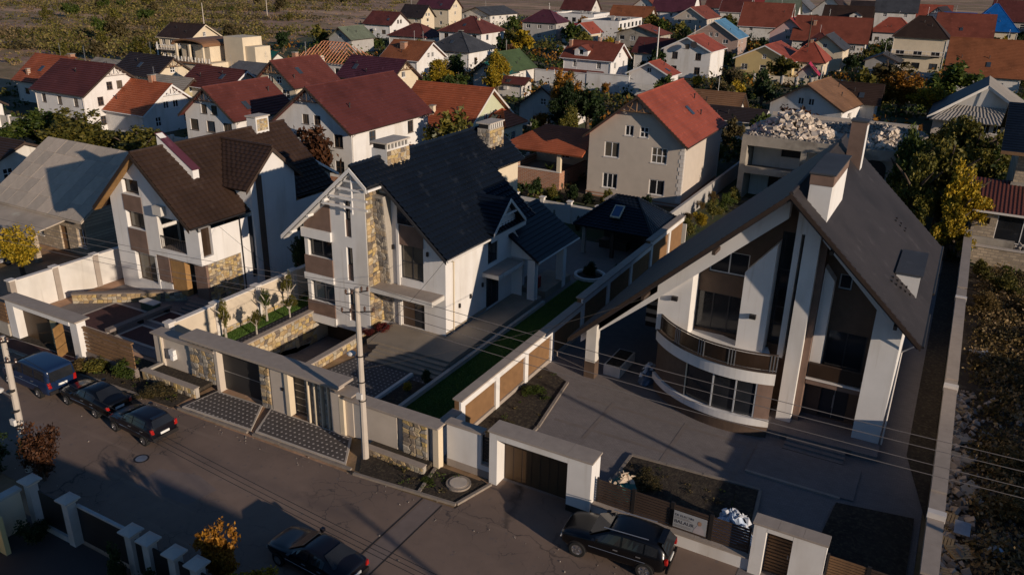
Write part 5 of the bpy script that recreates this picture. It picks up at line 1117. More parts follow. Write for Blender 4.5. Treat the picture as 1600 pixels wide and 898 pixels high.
    for s in (-1, 1):
        B().ext([(xb-.015, s*sb[1]*.70, glass['lz'][0]), (xb-.015, s*sb[1]*.90, glass['lz'][0]), (xb+.03, s*sb[1]*.93, glass['lz'][1]), (xb+.0, s*sb[1]*.76, glass['lz'][1])], (.10, 0, 0)).build('tail_light', RED, T)
        B().ext([(xf-.03, s*sf[1]*.55, sf[3]-.27), (xf-.10, s*sf[1]*.9, sf[3]-.27), (xf-.16, s*sf[1]*.9, sf[3]-.12), (xf-.08, s*sf[1]*.58, sf[3]-.13)], (.06, 0, 0)).build('headlight', AMBER, T)
        q = at(glass['front'][0]-.25); mm = B().box(glass['front'][0]-.36, s*(q[1]+.02), q[3]+.0, glass['front'][0]-.2, s*(q[1]+.2), q[3]+.16); mm.build('mirror', paint, T)
        B().tube([(secs[2][0]-.5, s*(at(0)[1]+.006), at(0)[3]-.33), (xb+.9, s*(at(0)[1]+.006), at(0)[3]-.33)], .012, 4).build('trim_strip', STEEL, T)
        for hx in glass['side'][:2]: B().box(hx[1]+.06, s*(at(hx[1])[1]-.0), at(hx[1])[3]-.17, hx[1]+.26, s*(at(hx[1])[1]+.025), at(hx[1])[3]-.13).build('door_handle', STEEL, T)
        if rails: B().tube([(.45, s*(at(0)[5]*.92), at(0)[4]+.05), (-1.5, s*(at(-1.2)[5]*.92), at(-1.2)[4]+.06)], .022, 5).build('roof_rail', STEEL, T)
    B().box(xb-.025, -.26, glass['pz'], xb+.01, .26, glass['pz']+.12).build('number_plate', PLATE, T); B().box(xb-.05, -secs[-1][1]*.95, secs[-1][2]+.02, xb+.06, secs[-1][1]*.95, secs[-1][2]+.22).build('bumper', paint if rails else METD, T)
    B().box(xf-.04, -.5, sf[3]-.32, xf+.012, .5, sf[3]-.2).build('grille', STEEL, T)
    if spoiler: B().box(xb+.28, -secs[-3][5]*.72, secs[-3][4]-.05, xb+.55, secs[-3][5]*.72, secs[-3][4]-.01).build('spoiler', paint, T)
    return T
VAN = dict(secs=[(2.35, .70, .42, .78, .80, .6), (2.2, .86, .3, .92, .96, .75), (1.5, .94, .25, 1.05, 1.14, .8), (1.05, .95, .22, 1.12, 1.35, .8), (.45, .95, .22, 1.14, 1.88, .80), (0, .95, .22, 1.14, 1.95, .82), (-1.9, .95, .24, 1.14, 1.95, .82), (-2.3, .93, .28, 1.14, 1.9, .80), (-2.42, .88, .38, 1.12, 1.78, .76)],
           glass=dict(side=[(.95, -.1), (-.2, -1.15), (-1.25, -2.15)], front=(1.15, 1.2, .48, 1.84), rear=(-2.44, 1.15, -2.36, 1.72), lz=(.8, 1.15), pz=.8))
SED = dict(secs=[(2.25, .62, .4, .62, .64, .5), (2.1, .80, .28, .74, .78, .65), (1.4, .87, .22, .84, .90, .7), (.85, .88, .2, .90, .97, .68), (.1, .88, .2, .92, 1.36, .60), (-.4, .88, .2, .93, 1.42, .60), (-1.0, .88, .22, .94, 1.36, .58), (-1.65, .87, .24, .95, 1.06, .62), (-2.1, .84, .28, .93, 1.0, .64), (-2.28, .74, .36, .86, .90, .58)],
           glass=dict(side=[(.55, -.35), (-.42, -1.2)], front=(.82, .98, .12, 1.35), rear=(-1.68, 1.03, -1.02, 1.34), lz=(.68, .86), pz=.58))
HAT = dict(secs=[(1.95, .60, .38, .66, .68, .5), (1.8, .80, .28, .80, .84, .64), (1.2, .86, .22, .90, .95, .7), (.8, .87, .2, .95, 1.04, .68), (.15, .87, .2, .97, 1.44, .60), (-.4, .87, .2, .98, 1.50, .61), (-1.3, .87, .22, .98, 1.46, .60), (-1.7, .86, .25, .98, 1.34, .58), (-1.92, .80, .34, .95, 1.05, .6)],
           glass=dict(side=[(.6, -.35), (-.42, -1.35)], front=(.85, 1.05, .18, 1.42), rear=(-1.9, 1.05, -1.62, 1.38), lz=(.78, 1.05), pz=.62))
SUV = dict(secs=[(2.4, .70, .46, .82, .84, .6), (2.25, .90, .36, .96, 1.0, .75), (1.5, .96, .30, 1.06, 1.12, .8), (1.0, .97, .28, 1.10, 1.2, .8), (.2, .97, .28, 1.12, 1.66, .72), (-.4, .97, .28, 1.13, 1.73, .73), (-1.5, .97, .30, 1.14, 1.70, .71), (-2.05, .95, .34, 1.14, 1.58, .68), (-2.4, .87, .44, 1.1, 1.2, .68)],
           glass=dict(side=[(.75, -.35), (-.44, -1.35), (-1.42, -1.95)], front=(1.05, 1.22, .24, 1.65), rear=(-2.36, 1.22, -2.02, 1.6), lz=(.9, 1.14), pz=.72))
car('parked_van', 'dark blue passenger van parked at the far kerb by the open gate', -44.75, 23.85, 180-1, CARBLUE, 4.8, 1.9, VAN['secs'], (1.5, -1.45), .33, VAN['glass'])
car('parked_sedan', 'black saloon parked between the blue van and the dark hatchback', -39.9, 24.05, 180-2, CARBLK, 4.5, 1.75, SED['secs'], (1.35, -1.3), .31, SED['glass'])
car('parked_hatchback', 'dark hatchback with pale bumper, last of the three cars at the far kerb', -35.3, 23.6, 180-3, CARDRK, 3.9, 1.7, HAT['secs'], (1.22, -1.28), .31, HAT['glass'], spoiler=True)
car('parked_suv', 'black sport utility car with roof rails parked below the slatted fence', -9.5, 27.5, 180+4, CARBLK, 4.8, 1.9, SUV['secs'], (1.5, -1.5), .39, SUV['glass'], rails=True, spoiler=True)
car('parked_sedan', 'black saloon behind the yellow bush at the bottom edge', -20.2, 20.3, 180-3, CARDRK, 4.5, 1.75, SED['secs'], (1.35, -1.3), .31, SED['glass'])
car('parked_car', 'silver car partly hidden at the left edge below the slate bungalow', -67.0, 33.6, 75, CARWHT, 4.5, 1.75, SED['secs'], (1.35, -1.3), .31, SED['glass'])
# ------------------------------------------------------------------ poles and wires
def pole(label, x, y, h, lamp=None, hard=True, m=CONC_L, lean=(0, 0)):
    T = thing('utility_pole', label, 'utility pole', (x, y, 0)); top = V3((x+lean[0], y+lean[1], h))
    B().tube([(x, y, -.2), tuple(V3((x, y, 0)).lerp(top, .5)), tuple(top)], [.19, .155, .12], 10).build('shaft', m, T)
    if hard:
        for z, w_ in ((h-.15, .45), (h-1.15, .75)):
            B().tube([(top.x-w_, y-.25, z-.2), (top.x+w_, y+.25, z)], .035, 5).build('crossarm', METD, T)
            for s in (-1, -.45, .45, 1):
                p = (top.x+s*w_, y+.25*s, z-.02 if s > 0 else z-.18); B().lathe([(.04, 0), (.065, .05), (.045, .1), (.07, .16), (.04, .2), (.02, .24)], p, 8).build('insulator', CERAM, T)
        for z in (h*.62, h*.47, h*.36): B().lathe([(.2, 0), (.2, .05)], (x, y, z), 8).build('clamp', METD, T)
        B().box(x-.16, y-.28, h*.38, x+.16, y-.15, h*.38+.3).build('junction_box', OFFW, T)
        B().lathe([(.165, 0), (.165, .9)], (x, y, 1.0), 10).build('painted_band', mat('paint_yellow', (.5, .3, .05), .7, n=.5, sc=4), T)
    if lamp:
        a = math.radians(lamp); d = V3((math.cos(a), math.sin(a), 0)); z = h*.6
        B().tube([(x, y, z-.1), tuple(V3((x, y, z+.1))+d*.45)], .03, 5).build('lamp_arm', STEEL, T); c = V3((x, y, z+.12))+d*.65
        B().lathe([(.02, .14), (.16, .1), (.24, .02), (.2, -.06), (.1, -.1)], tuple(c), 12).build('lamp_head', OFFW, T)
    return T
PA = (-23.45, 27.65, 9.5); pole('tall concrete utility pole with insulators and street lamp before the middle house', *PA, lamp=170)
PB = (-37.2, 18.2, 5.0); pole('leaning concrete pole with insulators at the left edge of the road', -37.0, 18.3, 7.2, lamp=200, hard=True, lean=(-.2, .3))
pole('grey wooden pole between the concrete shell and the red gabled house', -32.5, 106, 8.6, hard=False)
pole('dark wooden pole standing near the villa with bay windows', -35, 205, 13, hard=False, m=BARK)
pole('thin pole standing in the field at the top left', -235, 205, 8, hard=False); pole('thin pole standing in the field left of the centre', -262, 262, 9, hard=False); pole('thin pole on the field edge behind the grey house', -215, 330, 10, hard=False); pole('white chimney pole beside the white gabled house', -62, 178, 11, hard=False, m=OFFW); pole('concrete pole with white lamp beside the dark red sheds', -150, 118, 6.5, hard=False, m=OFFW)
pole('concrete street pole off to the right whose long shadow crosses the road', 15.3, 13.2, 9.5, hard=False)
pole('concrete utility pole out of view to the right carrying the street wires', 16, 29, 9.2, hard=False); pole('concrete utility pole out of view to the left carrying the street wires', -66, 25.5, 9.2, hard=False)
def wire(label, a, c, sag, r=.014):
    a, c = V3(a), V3(c); pts = []
    for i in range(25): t = i/24; p = a.lerp(c, t); p.z -= sag*4*t*(1-t); pts.append(tuple(p))
    o = B().tube(pts, r, 4).build('overhead_wire', RUBBER if r < .02 else MATS['cable'], None); tag(o, label, 'wire', 'overhead wires along the street'); return o
WIREM = mat('cable_grey', (.16, .14, .13), .5, n=.1)
x, y, h = PA
for i, (dx, dy, z) in enumerate(((-.45, -.25, h-.05), (.45, .25, h+.1), (-.75, -.25, h-1.05), (.75, .25, h-.9))):
    nm = ['highest outer', 'highest inner', 'lower outer', 'lower inner'][i]
    o = wire('thin grey overhead wire running right from the tall pole, %s line' % nm, (x+dx, y+dy, z), (16+dx, 29+dy, z-.6), .55, .015); o.data.materials[0] = WIREM
    o = wire('thin grey overhead wire running left from the tall pole, %s line' % nm, (x+dx, y+dy, z), (-66+dx, 25.5+dy, z-.6), .6, .013); o.data.materials[0] = WIREM
for i in range(3):
    wire('dark cable slung across the road from the leaning pole, %s of three' % ['first', 'second', 'third'][i], (-37.2, 18.6, 6.6-.35*i), (14.6, 13.2+.2*i, 9.2-.3*i), .9, .014)
wire('dark cable from the tall pole to the middle house wall', (x, y, 6.2), (-27.3, 41, 6.0), .25, .014); wire('dark cable from the tall pole down to the right house', (x, y, 5.2), (-13.4, 43.5, 6.0), .4, .014); wire('dark cable from the tall pole to the brown roof house', (x, y, 7.8), (-45.2, 38.5, 6.0), .4, .012)
# ------------------------------------------------------------------ houses further back
H = house; r_ = RO
H('white house with maroon roof and dark gable truss, above the left fence row', -112.8, 76.4, 1, 12, 5.7, 5.2, 8.9, r_['maroon'], WHITE, nf=3, ng=2, truss=COPE_W, fm='frame_brown', short='maroon roof house at left')
H('orange roof house with brick chimney half hidden behind the maroon roof at far left', -136, 86.5, 0, 11, 5.0, 3.4, 7.3, r_['orange'], OFFW, chim=((4.0, .3, .8, .5, BRICK), (-2.5, -3.6, .5, -2.0, BRICK)), short='orange roof house at far left')
H('white house with orange roof, white gable truss and two brick chimneys', -104.8, 79.2, 0, 12.2, 5.4, 2.9, 6.6, r_['orange'], WHITE, nf=0, ng=2, truss=FRW, chim=((1.8, .2, .75, .9, BRICK), (-4.6, .3, .65, .8, BRICK)), fascia=FRW, short='orange roof house with white truss')
H('white gabled house with dark red roof left of the twin gabled white house', -79.4, 73.2, 92, 11, 4.6, 5.6, 9.2, r_['dkred'], WHITE, nf=2, ng=3, truss=WOODD, fm='frame_brown', gm='glass_curtain', short='dark red gabled house')
H('large white gabled house with maroon roof and two storeys of brown framed windows', -64.6, 77.5, 92, 17, 6.0, 5.8, 10.4, r_['maroon'], WHITE, nf=2, ng=3, truss=WOODD, fm='frame_brown', base=BRICK, ww=1.25, wh=1.6, short='large maroon roof white house')
H('pale green walled bungalow with broad bright orange tile roof', -60.7, 93.8, 2, 12.1, 6.8, 3.6, 8.2, r_['orange'], GREEN_W, nf=0, ng=2, chim=((-.6, -4.6, .6, -2.2, CREAM),), fascia=COPE_W, short='pale green bungalow')
H('small porch wing with orange hip roof beside the pale green bungalow', -54.2, 95.5, 0, 4.6, 3.0, 3.6, 5.4, r_['orange'], CREAM, nf=1, ng=1, hip=2.2, short='orange porch wing')
H('purple roofed house with cream gable behind the large maroon roof', -88, 112.5, -2, 12, 4.4, 5.0, 8.2, r_['purple'], CREAM, nf=0, ng=1, truss=WOODB, short='purple roof house')
H('white gabled house with brown orange roof, brick chimney and arched attic window', -109.8, 153, 2, 10.5, 6.0, 3.3, 6.8, r_['rust'], WHITE, nf=0, ng=1, chim=((-1.0, -2.2, 1.2, -.2, BRICK),), fascia=FRW, short='rust roof white house')
H('dark red gabled house with wooden truss left of the purple roof', -92, 97, 92, 11, 4.4, 5.5, 9.2, r_['dkred'], CREAM, nf=1, ng=2, truss=WOODB, chim=((1.5, 1.2, .7, .6, BRICK),), short='dark red truss house')
H('grey green roofed shed with bare block gable near the roof frame', -148, 178, 92, 11, 4.2, 3.5, 6.5, r_['gmoss'], GREY, nf=0, ng=0, short='grey green roof shed')
H('dark red roof house with white window gable in the back row', -168, 220, 3, 11, 6, 4.0, 7.6, r_['dkred'], WHITE, nf=2, ng=2, fm='frame_brown', short='dark red white gable house')
H('dark brown roof house with yellow stone gable at the back', -176, 248, 0, 10.5, 4.5, 4.4, 8.4, r_['char'], CREAM, nf=2, ng=1, short='yellow stone gable house')
H('purple roof house with white side gable at the top edge', -180, 268, 4, 15, 5.5, 6.5, 10.5, r_['purple'], CREAM, nf=2, ng=1, short='purple roof back house')
H('long low white house with grey roof and row of narrow windows at the field edge', -168, 285, 86, 20, 7, 4.4, 7.0, r_['dkgrey'], OFFW, nf=4, ng=5, attic=False, short='long low white house')
H('dark red hipped bungalow behind the grey hip roof', -142, 200, 3, 13, 6, 3.2, 6.4, r_['dkred'], OFFW, nf=2, hip=5.5, short='dark red hipped bungalow')
H('large dark red hipped house with white walls and balconies', -124, 201, 3, 14, 7.5, 5.4, 9.2, r_['dkred'], WHITE, nf=3, ng=2, hip=6.5, fm='frame_brown', chim=((2.5, -1, .6, -.3, CREAM),), short='large dark red hipped house')
H('white house with dark grey pyramid hip roof', -107, 168, 3, 12.6, 6.8, 4.2, 8.0, r_['dkgrey'], WHITE, nf=2, ng=2, hip=6.0, fm='frame_brown', chim=((0, .3, .9, .25, METD),), short='grey pyramid roof house')
H('small white gabled house with green metal roof behind the autumn tree', -83, 143, 92, 9, 3.2, 3, 5.4, r_['teal'], OFFW, nf=1, ng=1, short='teal roof cottage')
H('grey house with purple hip roof and dark eaves near the white flat block', -124, 246, 5, 12.5, 6, 5.6, 9.2, r_['purple'], GREY, nf=3, ng=2, hip=5, short='purple hip grey house')
H('pale corrugated low shed below the dark red hipped bungalow', -128, 180, 3, 10.5, 4, 2.6, 4.2, r_['lgrey'], CREAM, nf=1, short='pale low shed')
H('lone cream farmhouse with balcony at the foot of the field', -166, 140, 5, 11, 5.2, 5.2, 8.2, r_['brown'], CREAM, nf=4, ng=2, bal=True, fascia=CREAM, short='lone farmhouse')
H('grey roofed outbuilding between the maroon and charcoal roofs', -144, 102, -2, 8, 3.6, 3, 4.8, r_['lgrey'], OFFW, nf=1, short='grey outbuilding')
H('charcoal roofed house with white gable trim in the left row', -124.5, 96.5, -3, 12, 4.2, 4.5, 7.4, r_['char'], CREAM, nf=1, ng=1, truss=WOODB, short='charcoal roof house')
H('dark red roofed house with white verge right of the charcoal roof', -105, 94, -3, 12, 4.2, 4.3, 7.0, r_['dkred'], OFFW, nf=1, ng=2, fascia=FRW, short='white verge dark red house')
H('shingled grey annex with small window behind the orange roof', -112, 90.5, 0, 9, 3.6, 3.0, 5.4, r_['lgrey'], OLIVE, nf=1, ng=1, short='shingled grey annex')
H('long grey metal roofed warehouse behind the cream garage', -112, 113, 2, 18, 5, 3.5, 5.2, r_['grey'], OFFW, nf=0, short='grey warehouse')
H('white farmhouse wing with dark roof and veranda at the left edge', -124, 62.5, 0, 10, 5, 3.4, 6.4, r_['dkred'], WHITE, nf=2, ng=1, short='left edge white wing')
H('low white terrace house beyond the slate bungalow at left edge', -96, 50.5, 2, 16, 4.5, 2.8, 4.6, r_['brown'], OFFW, nf=3, short='low white terrace')
H('maroon roofed low house with brick chimney behind the chocolate roof', -63.5, 59.5, 2, 15, 4.6, 2.9, 5.6, r_['dkred'], OFFW, nf=2, ng=1, chim=((-5.2, -1.6, .6, .5, BRICK), (6.0, -1.5, .6, .3, BRICK)), fascia=FRW, short='maroon low house')
H('white house with brick red roof, curved dormer and veranda', -70.1, 163, -1, 12.2, 4.9, 5.2, 8.4, r_['brick'], WHITE, nf=2, ng=2, chim=((-5.2, -1.5, .6, .2, BRICK), (4.6, .2, .8, .5, BRICK), (0, 1.5, .6, .8, BRICK)), dormer=((-1.6, 1.5, 1.3),), fascia=FRW, short='curved dormer house')
H('low red tiled veranda roof along the white walled yard', -71.5, 156.6, -1, 12, 1.7, 2.6, 3.2, r_['brick'], OFFW, nf=0, short='veranda roof')
H('white garage with wide gable and red roof beside the white yard wall', -57.5, 164, 90, 7, 4.8, 3.0, 5.4, r_['red'], WHITE, nf=0, ng=0, fascia=FRW, short='white garage')
H('tall white gabled house with red roof and satellite dish', -57.1, 189.3, 90, 12.5, 5.9, 6, 8.9, r_['red'], WHITE, nf=0, ng=2, fascia=FRW, fm='frame_brown', short='tall white gabled house')
H('dark maroon roof wing joined to the tall white gabled house', -66.5, 190, 2, 9, 5, 4.5, 7.6, r_['maroon'], OFFW, nf=1, short='maroon wing by tall white house')
H('brick house with red roof and white windows beside the flat white block', -124, 249, 90, 9, 4, 5, 8, r_['crimson'], BRICK, nf=2, ng=2, short='brick house')
H('low crimson roofed shed behind the brick house', -112, 245, 5, 9, 4, 3.2, 5.6, r_['crimson'], OFFW, nf=1, hip=3, short='crimson shed')
H('small gabled house with salmon red roof below the white flat block', -107, 240, 90, 10, 4, 3.5, 6.5, r_['red'], CREAM, nf=1, ng=0, fascia=FRW, short='salmon roof house')
H('grey raw concrete house with broad arched eaves and tall openings', -85, 231, 90, 10, 7, 5.2, 7.4, r_['brick'], CONC, nf=2, ng=4, attic=False, gm='glass_dark', short='raw concrete house')
H('beige house with wide gable and long row of white windows', -96, 318, 90, 20, 6.6, 5, 9, r_['brick'], BEIGE, nf=6, ng=3, fascia=COPE_W, short='wide beige gable house')
H('mauve brick house with sky blue metal roof', -67.2, 245.1, 92, 13, 7.5, 4.5, 9.1, r_['blue'], BRICKP, nf=1, ng=2, fascia=COPE_W, short='blue roof brick house')
H('yellow house with white windows and red hipped roof', -43, 205.5, 88, 15, 7.1, 3.6, 6.9, r_['red'], YELL_W, nf=2, ng=3, fascia=FRW, ww=1.5, short='yellow red roof house')
H('red hipped roof wing right of the yellow house', -34.5, 206.5, 2, 9, 6, 3.6, 7.6, r_['red'], CREAM, nf=2, hip=4, chim=((0, 0, .6, .5, BRICK),), short='red hipped wing')
H('long barn with broad rust red roof and small chimney', -40, 272, 3, 22, 7.5, 3.2, 10, r_['brick'], OFFW, nf=3, chim=((-5, -2.5, .8, -1.2, BRICK),), short='long barn')
H('maroon hipped cottage before the long barn', -40, 251, 3, 9, 5, 3.4, 6.6, r_['maroon'], OFFW, nf=3, hip=4, short='maroon hipped cottage')
H('pale cream gabled house with dark roof before the long barn', -33.5, 224.9, 90, 12, 4.8, 5, 8.4, r_['dkgrey'], CREAM, nf=1, ng=1, fascia=WOODD, short='pale cream gable house')
H('grey gabled shed with open front right of the cream gable', -20, 224, 90, 9, 4.2, 3, 4.9, r_['dkgrey'], GREY, nf=0, ng=1, short='grey open shed')
H('small tilted shed with bright pink metal roof', -31.5, 190, 96, 4.5, 2.4, 2.2, 4.6, r_['pink'], GREY, nf=0, ng=1, short='pink roof shed')
H('big barn with wide rust orange roof facing the camera at the right', 1.5, 205, 2, 15, 8, 3.6, 10.5, r_['rust'], OFFW, nf=2, short='rust orange barn')
H('tall maroon red roofed house behind the villa with bay windows', -5, 273, 2, 15, 8, 6.5, 12.5, r_['brick'], OFFW, nf=3, short='tall maroon red house')
H('cream villa with bay windows, balcony and brown hip roof', -13.5, 238, 2, 13, 7, 8.2, 13, r_['brown'], CREAM, nf=3, ng=2, hip=5, bal=True, ww=1.9, wh=2.2, fm='frame_brown', short='villa with bay windows')
H('bungalow with brown tile roof, white gable and arched window behind the concrete shell', -21.7, 142.5, 82, 12, 6.2, 3.2, 6.8, r_['tan'], WHITE, nf=1, ng=2, short='brown tile bungalow')
H('brown shingled side wing of the bungalow behind the concrete shell', -17.5, 150, 2, 10, 4, 3.2, 6.0, r_['brown'], OFFW, nf=1, short='shingled side wing')
H('grey gabled cottage with pale gable half hidden by the tall autumn trees', -57, 118, 92, 12, 4.5, 3.0, 6.2, r_['lgrey'], OFFW, nf=2, ng=1, short='grey cottage')
H('beige house with bright red roof, white trimmed windows and corner quoins', -29.8, 88.1, 91, 15.8, 5.8, 6.6, 11.3, r_['red'], BEIGE, nf=0, ng=2, truss=WOODB, base=BRICK, ww=1.7, wh=1.65, short='red roof beige house')
H('brown roofed outbuilding behind the bright red roof', -34, 124, 2, 10, 4, 3.6, 6.2, r_['tan'], OFFW, nf=1, short='brown outbuilding')
H('dark roofed shed right of the brown outbuilding', -29, 121, 2, 8.5, 3.4, 3.2, 4.6, r_['char'], OFFW, nf=0, fascia=COPE_W, short='dark roof shed')
H('cottage with green metal roof left of the white yard wall', -84.5, 150, 88, 11, 4.5, 3.2, 6.6, r_['green'], OFFW, nf=1, ng=1, short='green metal roof cottage')
H('low dark red lean-to roof near the yellow autumn tree', -76, 138, 2, 7, 2.5, 2.4, 3.4, r_['dkred'], OFFW, nf=0, short='dark red lean-to')
H('rust roofed house at the top edge behind the flat white blocks', -122, 318, 4, 17, 6, 4, 8, r_['rust'], OFFW, nf=2, ng=1, short='rust roof top edge house')
H('tall purple roofed house with white walls at the top edge centre', -110, 335, 3, 17, 8, 6, 14, r_['purple'], WHITE, nf=3, ng=1, short='tall purple top edge house')
H('dark maroon roof beside the tall purple one at the top edge', -90, 352, 3, 12, 7, 6, 12, r_['maroon'], OFFW, nf=2, ng=1, fascia=FRW, short='maroon top edge house')
H('broad red roofed house with white verge left of the pink gable', -66, 300, 4, 17, 7.5, 4.5, 12, r_['brick'], OFFW, nf=2, fascia=FRW, short='broad red roof house')
H('pink gabled house with crimson roof', -52, 272, 90, 10, 6, 4.5, 9.2, r_['crimson'], PINK_W, nf=1, ng=1, short='pink gable house')
H('pale green roofed house in the far right rows', -72, 352, 3, 14, 7, 6, 11.5, r_['gmoss'], WHITE, nf=2, short='pale green roof house')
H('brown roofed house with white gabled dormers in the far right rows', -44, 330, 3, 17, 7, 5.5, 11, r_['brown'], OFFW, nf=3, ng=1, dormer=((3, 2, 2),), short='brown dormer house')
H('salmon hipped roof house behind the long barn', -27, 315, 3, 14, 7, 4, 8.5, r_['red'], OFFW, nf=3, hip=5, short='salmon hipped house')
H('black roofed chalet with white ornate gable', -14, 330, 80, 13, 8, 5, 12, r_['char'], OFFW, nf=1, ng=2, truss=FRW, short='black roof chalet')
H('house under a bright blue tent shaped roof', 2, 318, 4, 15, 8, 6, 14, r_['tarp'], CREAM, nf=3, ng=2, hip=7, short='blue tent roof house')
H('low house with bright blue metal roof beside the tent shaped one', -9, 326, 4, 12, 5, 7, 10.5, r_['tarp'], OFFW, nf=2, short='low blue roof house')
H('pale house with orange roof edge at the right border', 13.5, 235, 2, 9, 6, 6, 9, r_['orange'], CREAM, nf=2, ng=1, short='right border pale house')
H('brown roofed house near the top right corner', 20, 345, 4, 14, 8, 6, 13, r_['brown'], OFFW, nf=2, short='top right brown house')
H('maroon roofed house near the top right corner', 8, 362, 4, 14, 8, 7, 14, r_['maroon'], GREY, nf=2, short='top right maroon house')
H('brown gabled house at the top edge beside the green roof', -56, 372, 86, 14, 7, 7, 13, r_['brown'], OFFW, nf=1, ng=1, short='top edge brown gable')
H('dark navy roofed house at the top edge', -32, 372, 4, 16, 8, 8, 14, r_['dkgrey'], OFFW, nf=2, short='top edge navy house')
H('crimson roofed house with cream wall at the top edge', -90, 385, 4, 16, 8, 7, 13, r_['crimson'], CREAM, nf=2, short='top edge crimson house')
H('teal green shed beyond the cream house with arched balcony', -132, 130, 4, 8, 3.2, 3.2, 5, r_['teal'], OFFW, nf=0, short='teal shed')
# fill the far rows up to the frame's upper edge
for i, (x_, y_, rc, wc, rt, lab) in enumerate([(-150, 330, 'maroon', OFFW, 3, 'small maroon roof at the upper field edge'), (-135, 372, 'brick', OFFW, 88, 'distant brick red gable at the top edge'), (-20, 402, 'red', OFFW, 4, 'distant red roof at the top right edge'), (-75, 410, 'grey', WHITE, 86, 'distant grey gable at the top edge'), (28, 300, 'dkred', OFFW, 3, 'dark red roof cut by the right border'), (22, 262, 'char', GREY, 88, 'charcoal gable at the right border'), (-110, 402, 'dkred', OFFW, 4, 'distant dark red roof at the top edge centre'), (-48, 415, 'char', OFFW, 4, 'distant charcoal roof at the top edge')]):
    H(lab, x_, y_, rt, 14, 6.5, 5, 10, r_[rc], wc, nf=2, ng=1, short=lab)

# red gabled beige house: porch wing with columns, quoins, extra windows
def porch_wing():
    T = thing('porch', 'open veranda with brick parapet and orange hip roof beside the red roof house', 'porch', (-42, 85, 0))
    x0, x1, y0, y1 = -45.3, -38.2, 80.5, 88
    B().box(x0, y0, 0, x1, y0+.3, 2.0).build('parapet', BRICK, T); B().box(x1-.3, y0+.31, 0, x1, y1, 2.0).build('parapet', BRICK, T); B().box(x0, y0+.31, 0, x0+.3, y1, 2.0).build('parapet', BRICK, T)
    B().box(x0-.06, y0-.06, 2.0, x1+.06, y0+.34, 2.1).build('parapet_cap', COPE_W, T)
    for x in (x0+.2, x1-.2): B().box(x-.22, y0, 2.1, x+.22, y0+.42, 4.3).build('column', CREAM, T)
    B().box(x1-.42, y1-.5, 2.1, x1, y1, 4.3).build('column', CREAM, T)
    B().box(x0+.3, y0+.3, 0, x1-.3, y1, 1.2).build('floor', PAVE_T, T); B().box(x0+.3, y1, 0, x1, y1+.2, 4.3).build('back_wall', CREAM, T)
    window(T, (x0+3.6, y1, 0), (1, 0, 0), (0, -1, 0), (0, 1.9, 1.2, 3.4), .0, cols=2, rows=2)
    rb = B(); xe = -35.4; a, c, d, e = (x0-.5, y0-.5, 4.3), (xe, y0-.5, 4.3), (xe, y1+.8, 4.3), (x0-.5, y1+.8, 4.3); t0, t1 = (-41.9, 84.3, 6.5), (xe, 84.3, 6.5)
    slope(rb, a, c, t1, t0, .4); slope(rb, d, e, t0, t1, .4); slope(rb, e, a, t0, t0, .4); rb.build('roof', RO['orange'], T)
    pt = thing('potted_plant', 'green plant in a terracotta pot on the veranda floor', 'potted plant', (-40.3, 82.2, 1.2)); B().lathe([(.22, 0), (.3, .5), (.33, .5)], (-40.3, 82.2, 1.2), 10).build('pot', POTM, pt)
    q = B(); r = random.Random(3)
    for i in range(60):
        a_ = r.uniform(0, 6.28); e_ = V3((math.cos(a_), math.sin(a_), r.uniform(.4, 1.4)))*r.uniform(.3, .8); c_ = V3((-40.3, 82.2, 1.7)); n_ = V3((-e_.y, e_.x, 0)).normalized()*.06; q.add([c_-n_*.3, c_+e_*.5-n_, c_+e_, c_+e_*.5+n_], [(0, 1, 2, 3)])
    q.build('foliage', LEAF['green'], pt)
porch_wing()
def quoins():
    for o in bpy.data.objects:
        if o.get('label', '').startswith('beige house with bright red roof'):
            X = 15.8/2-.7; Y = 5.3
            for i in range(14):
                z = .6+i*.42; w_ = .34 if i % 2 else .5; b = B().box(-X-.03, -Y-.03, z, -X+.15, -Y+w_, z+.38); b.build('quoin', COPE_W, o)
quoins()
# ------------------------------------------------------------------ concrete shell with rubble on its roof
def chunk_pile(name, parent, pts, m, seed, smin, smax):
    """many broken blocks, one joined mesh"""
    r = random.Random(seed); b = B()
    for x, y, z in pts:
        s = smin+(smax-smin)*1.25*r.random()**1.9; M = Matrix.Rotation(r.uniform(0, 6.3), 3, 'Z') @ Matrix.Rotation(r.uniform(-.7, .7), 3, 'X') @ Matrix.Rotation(r.uniform(-.7, .7), 3, 'Y'); d = V3((s, s*r.uniform(.5, .9), s*r.uniform(.35, .8)))
        v = [V3((x, y, z))+M @ V3((d.x*a*r.uniform(.75, 1.1), d.y*c*r.uniform(.75, 1.1), d.z*e*r.uniform(.8, 1.1))) for a, c, e in ((-1, -1, -1), (1, -1, -1), (1, 1, -1), (-1, 1, -1), (-1, -1, 1), (1, -1, 1), (1, 1, 1), (-1, 1, 1))]
        b.add(v, [(3, 2, 1, 0), (4, 5, 6, 7), (0, 1, 5, 4), (1, 2, 6, 5), (2, 3, 7, 6), (3, 0, 4, 7)])
    o = b.build(name, m, parent); o['kind'] = 'stuff'; return o
def heap_pts(cx, cy, z, rx, ry, h, n, seed):
    r = random.Random(seed); out = []
    for i in range(n):
        a = r.uniform(0, 6.28); q = math.sqrt(r.random()); out.append((cx+rx*q*math.cos(a), cy+ry*q*math.sin(a), z+h*max(0, 1-q**1.3)*r.uniform(.55, 1.05)+.05))
    return out
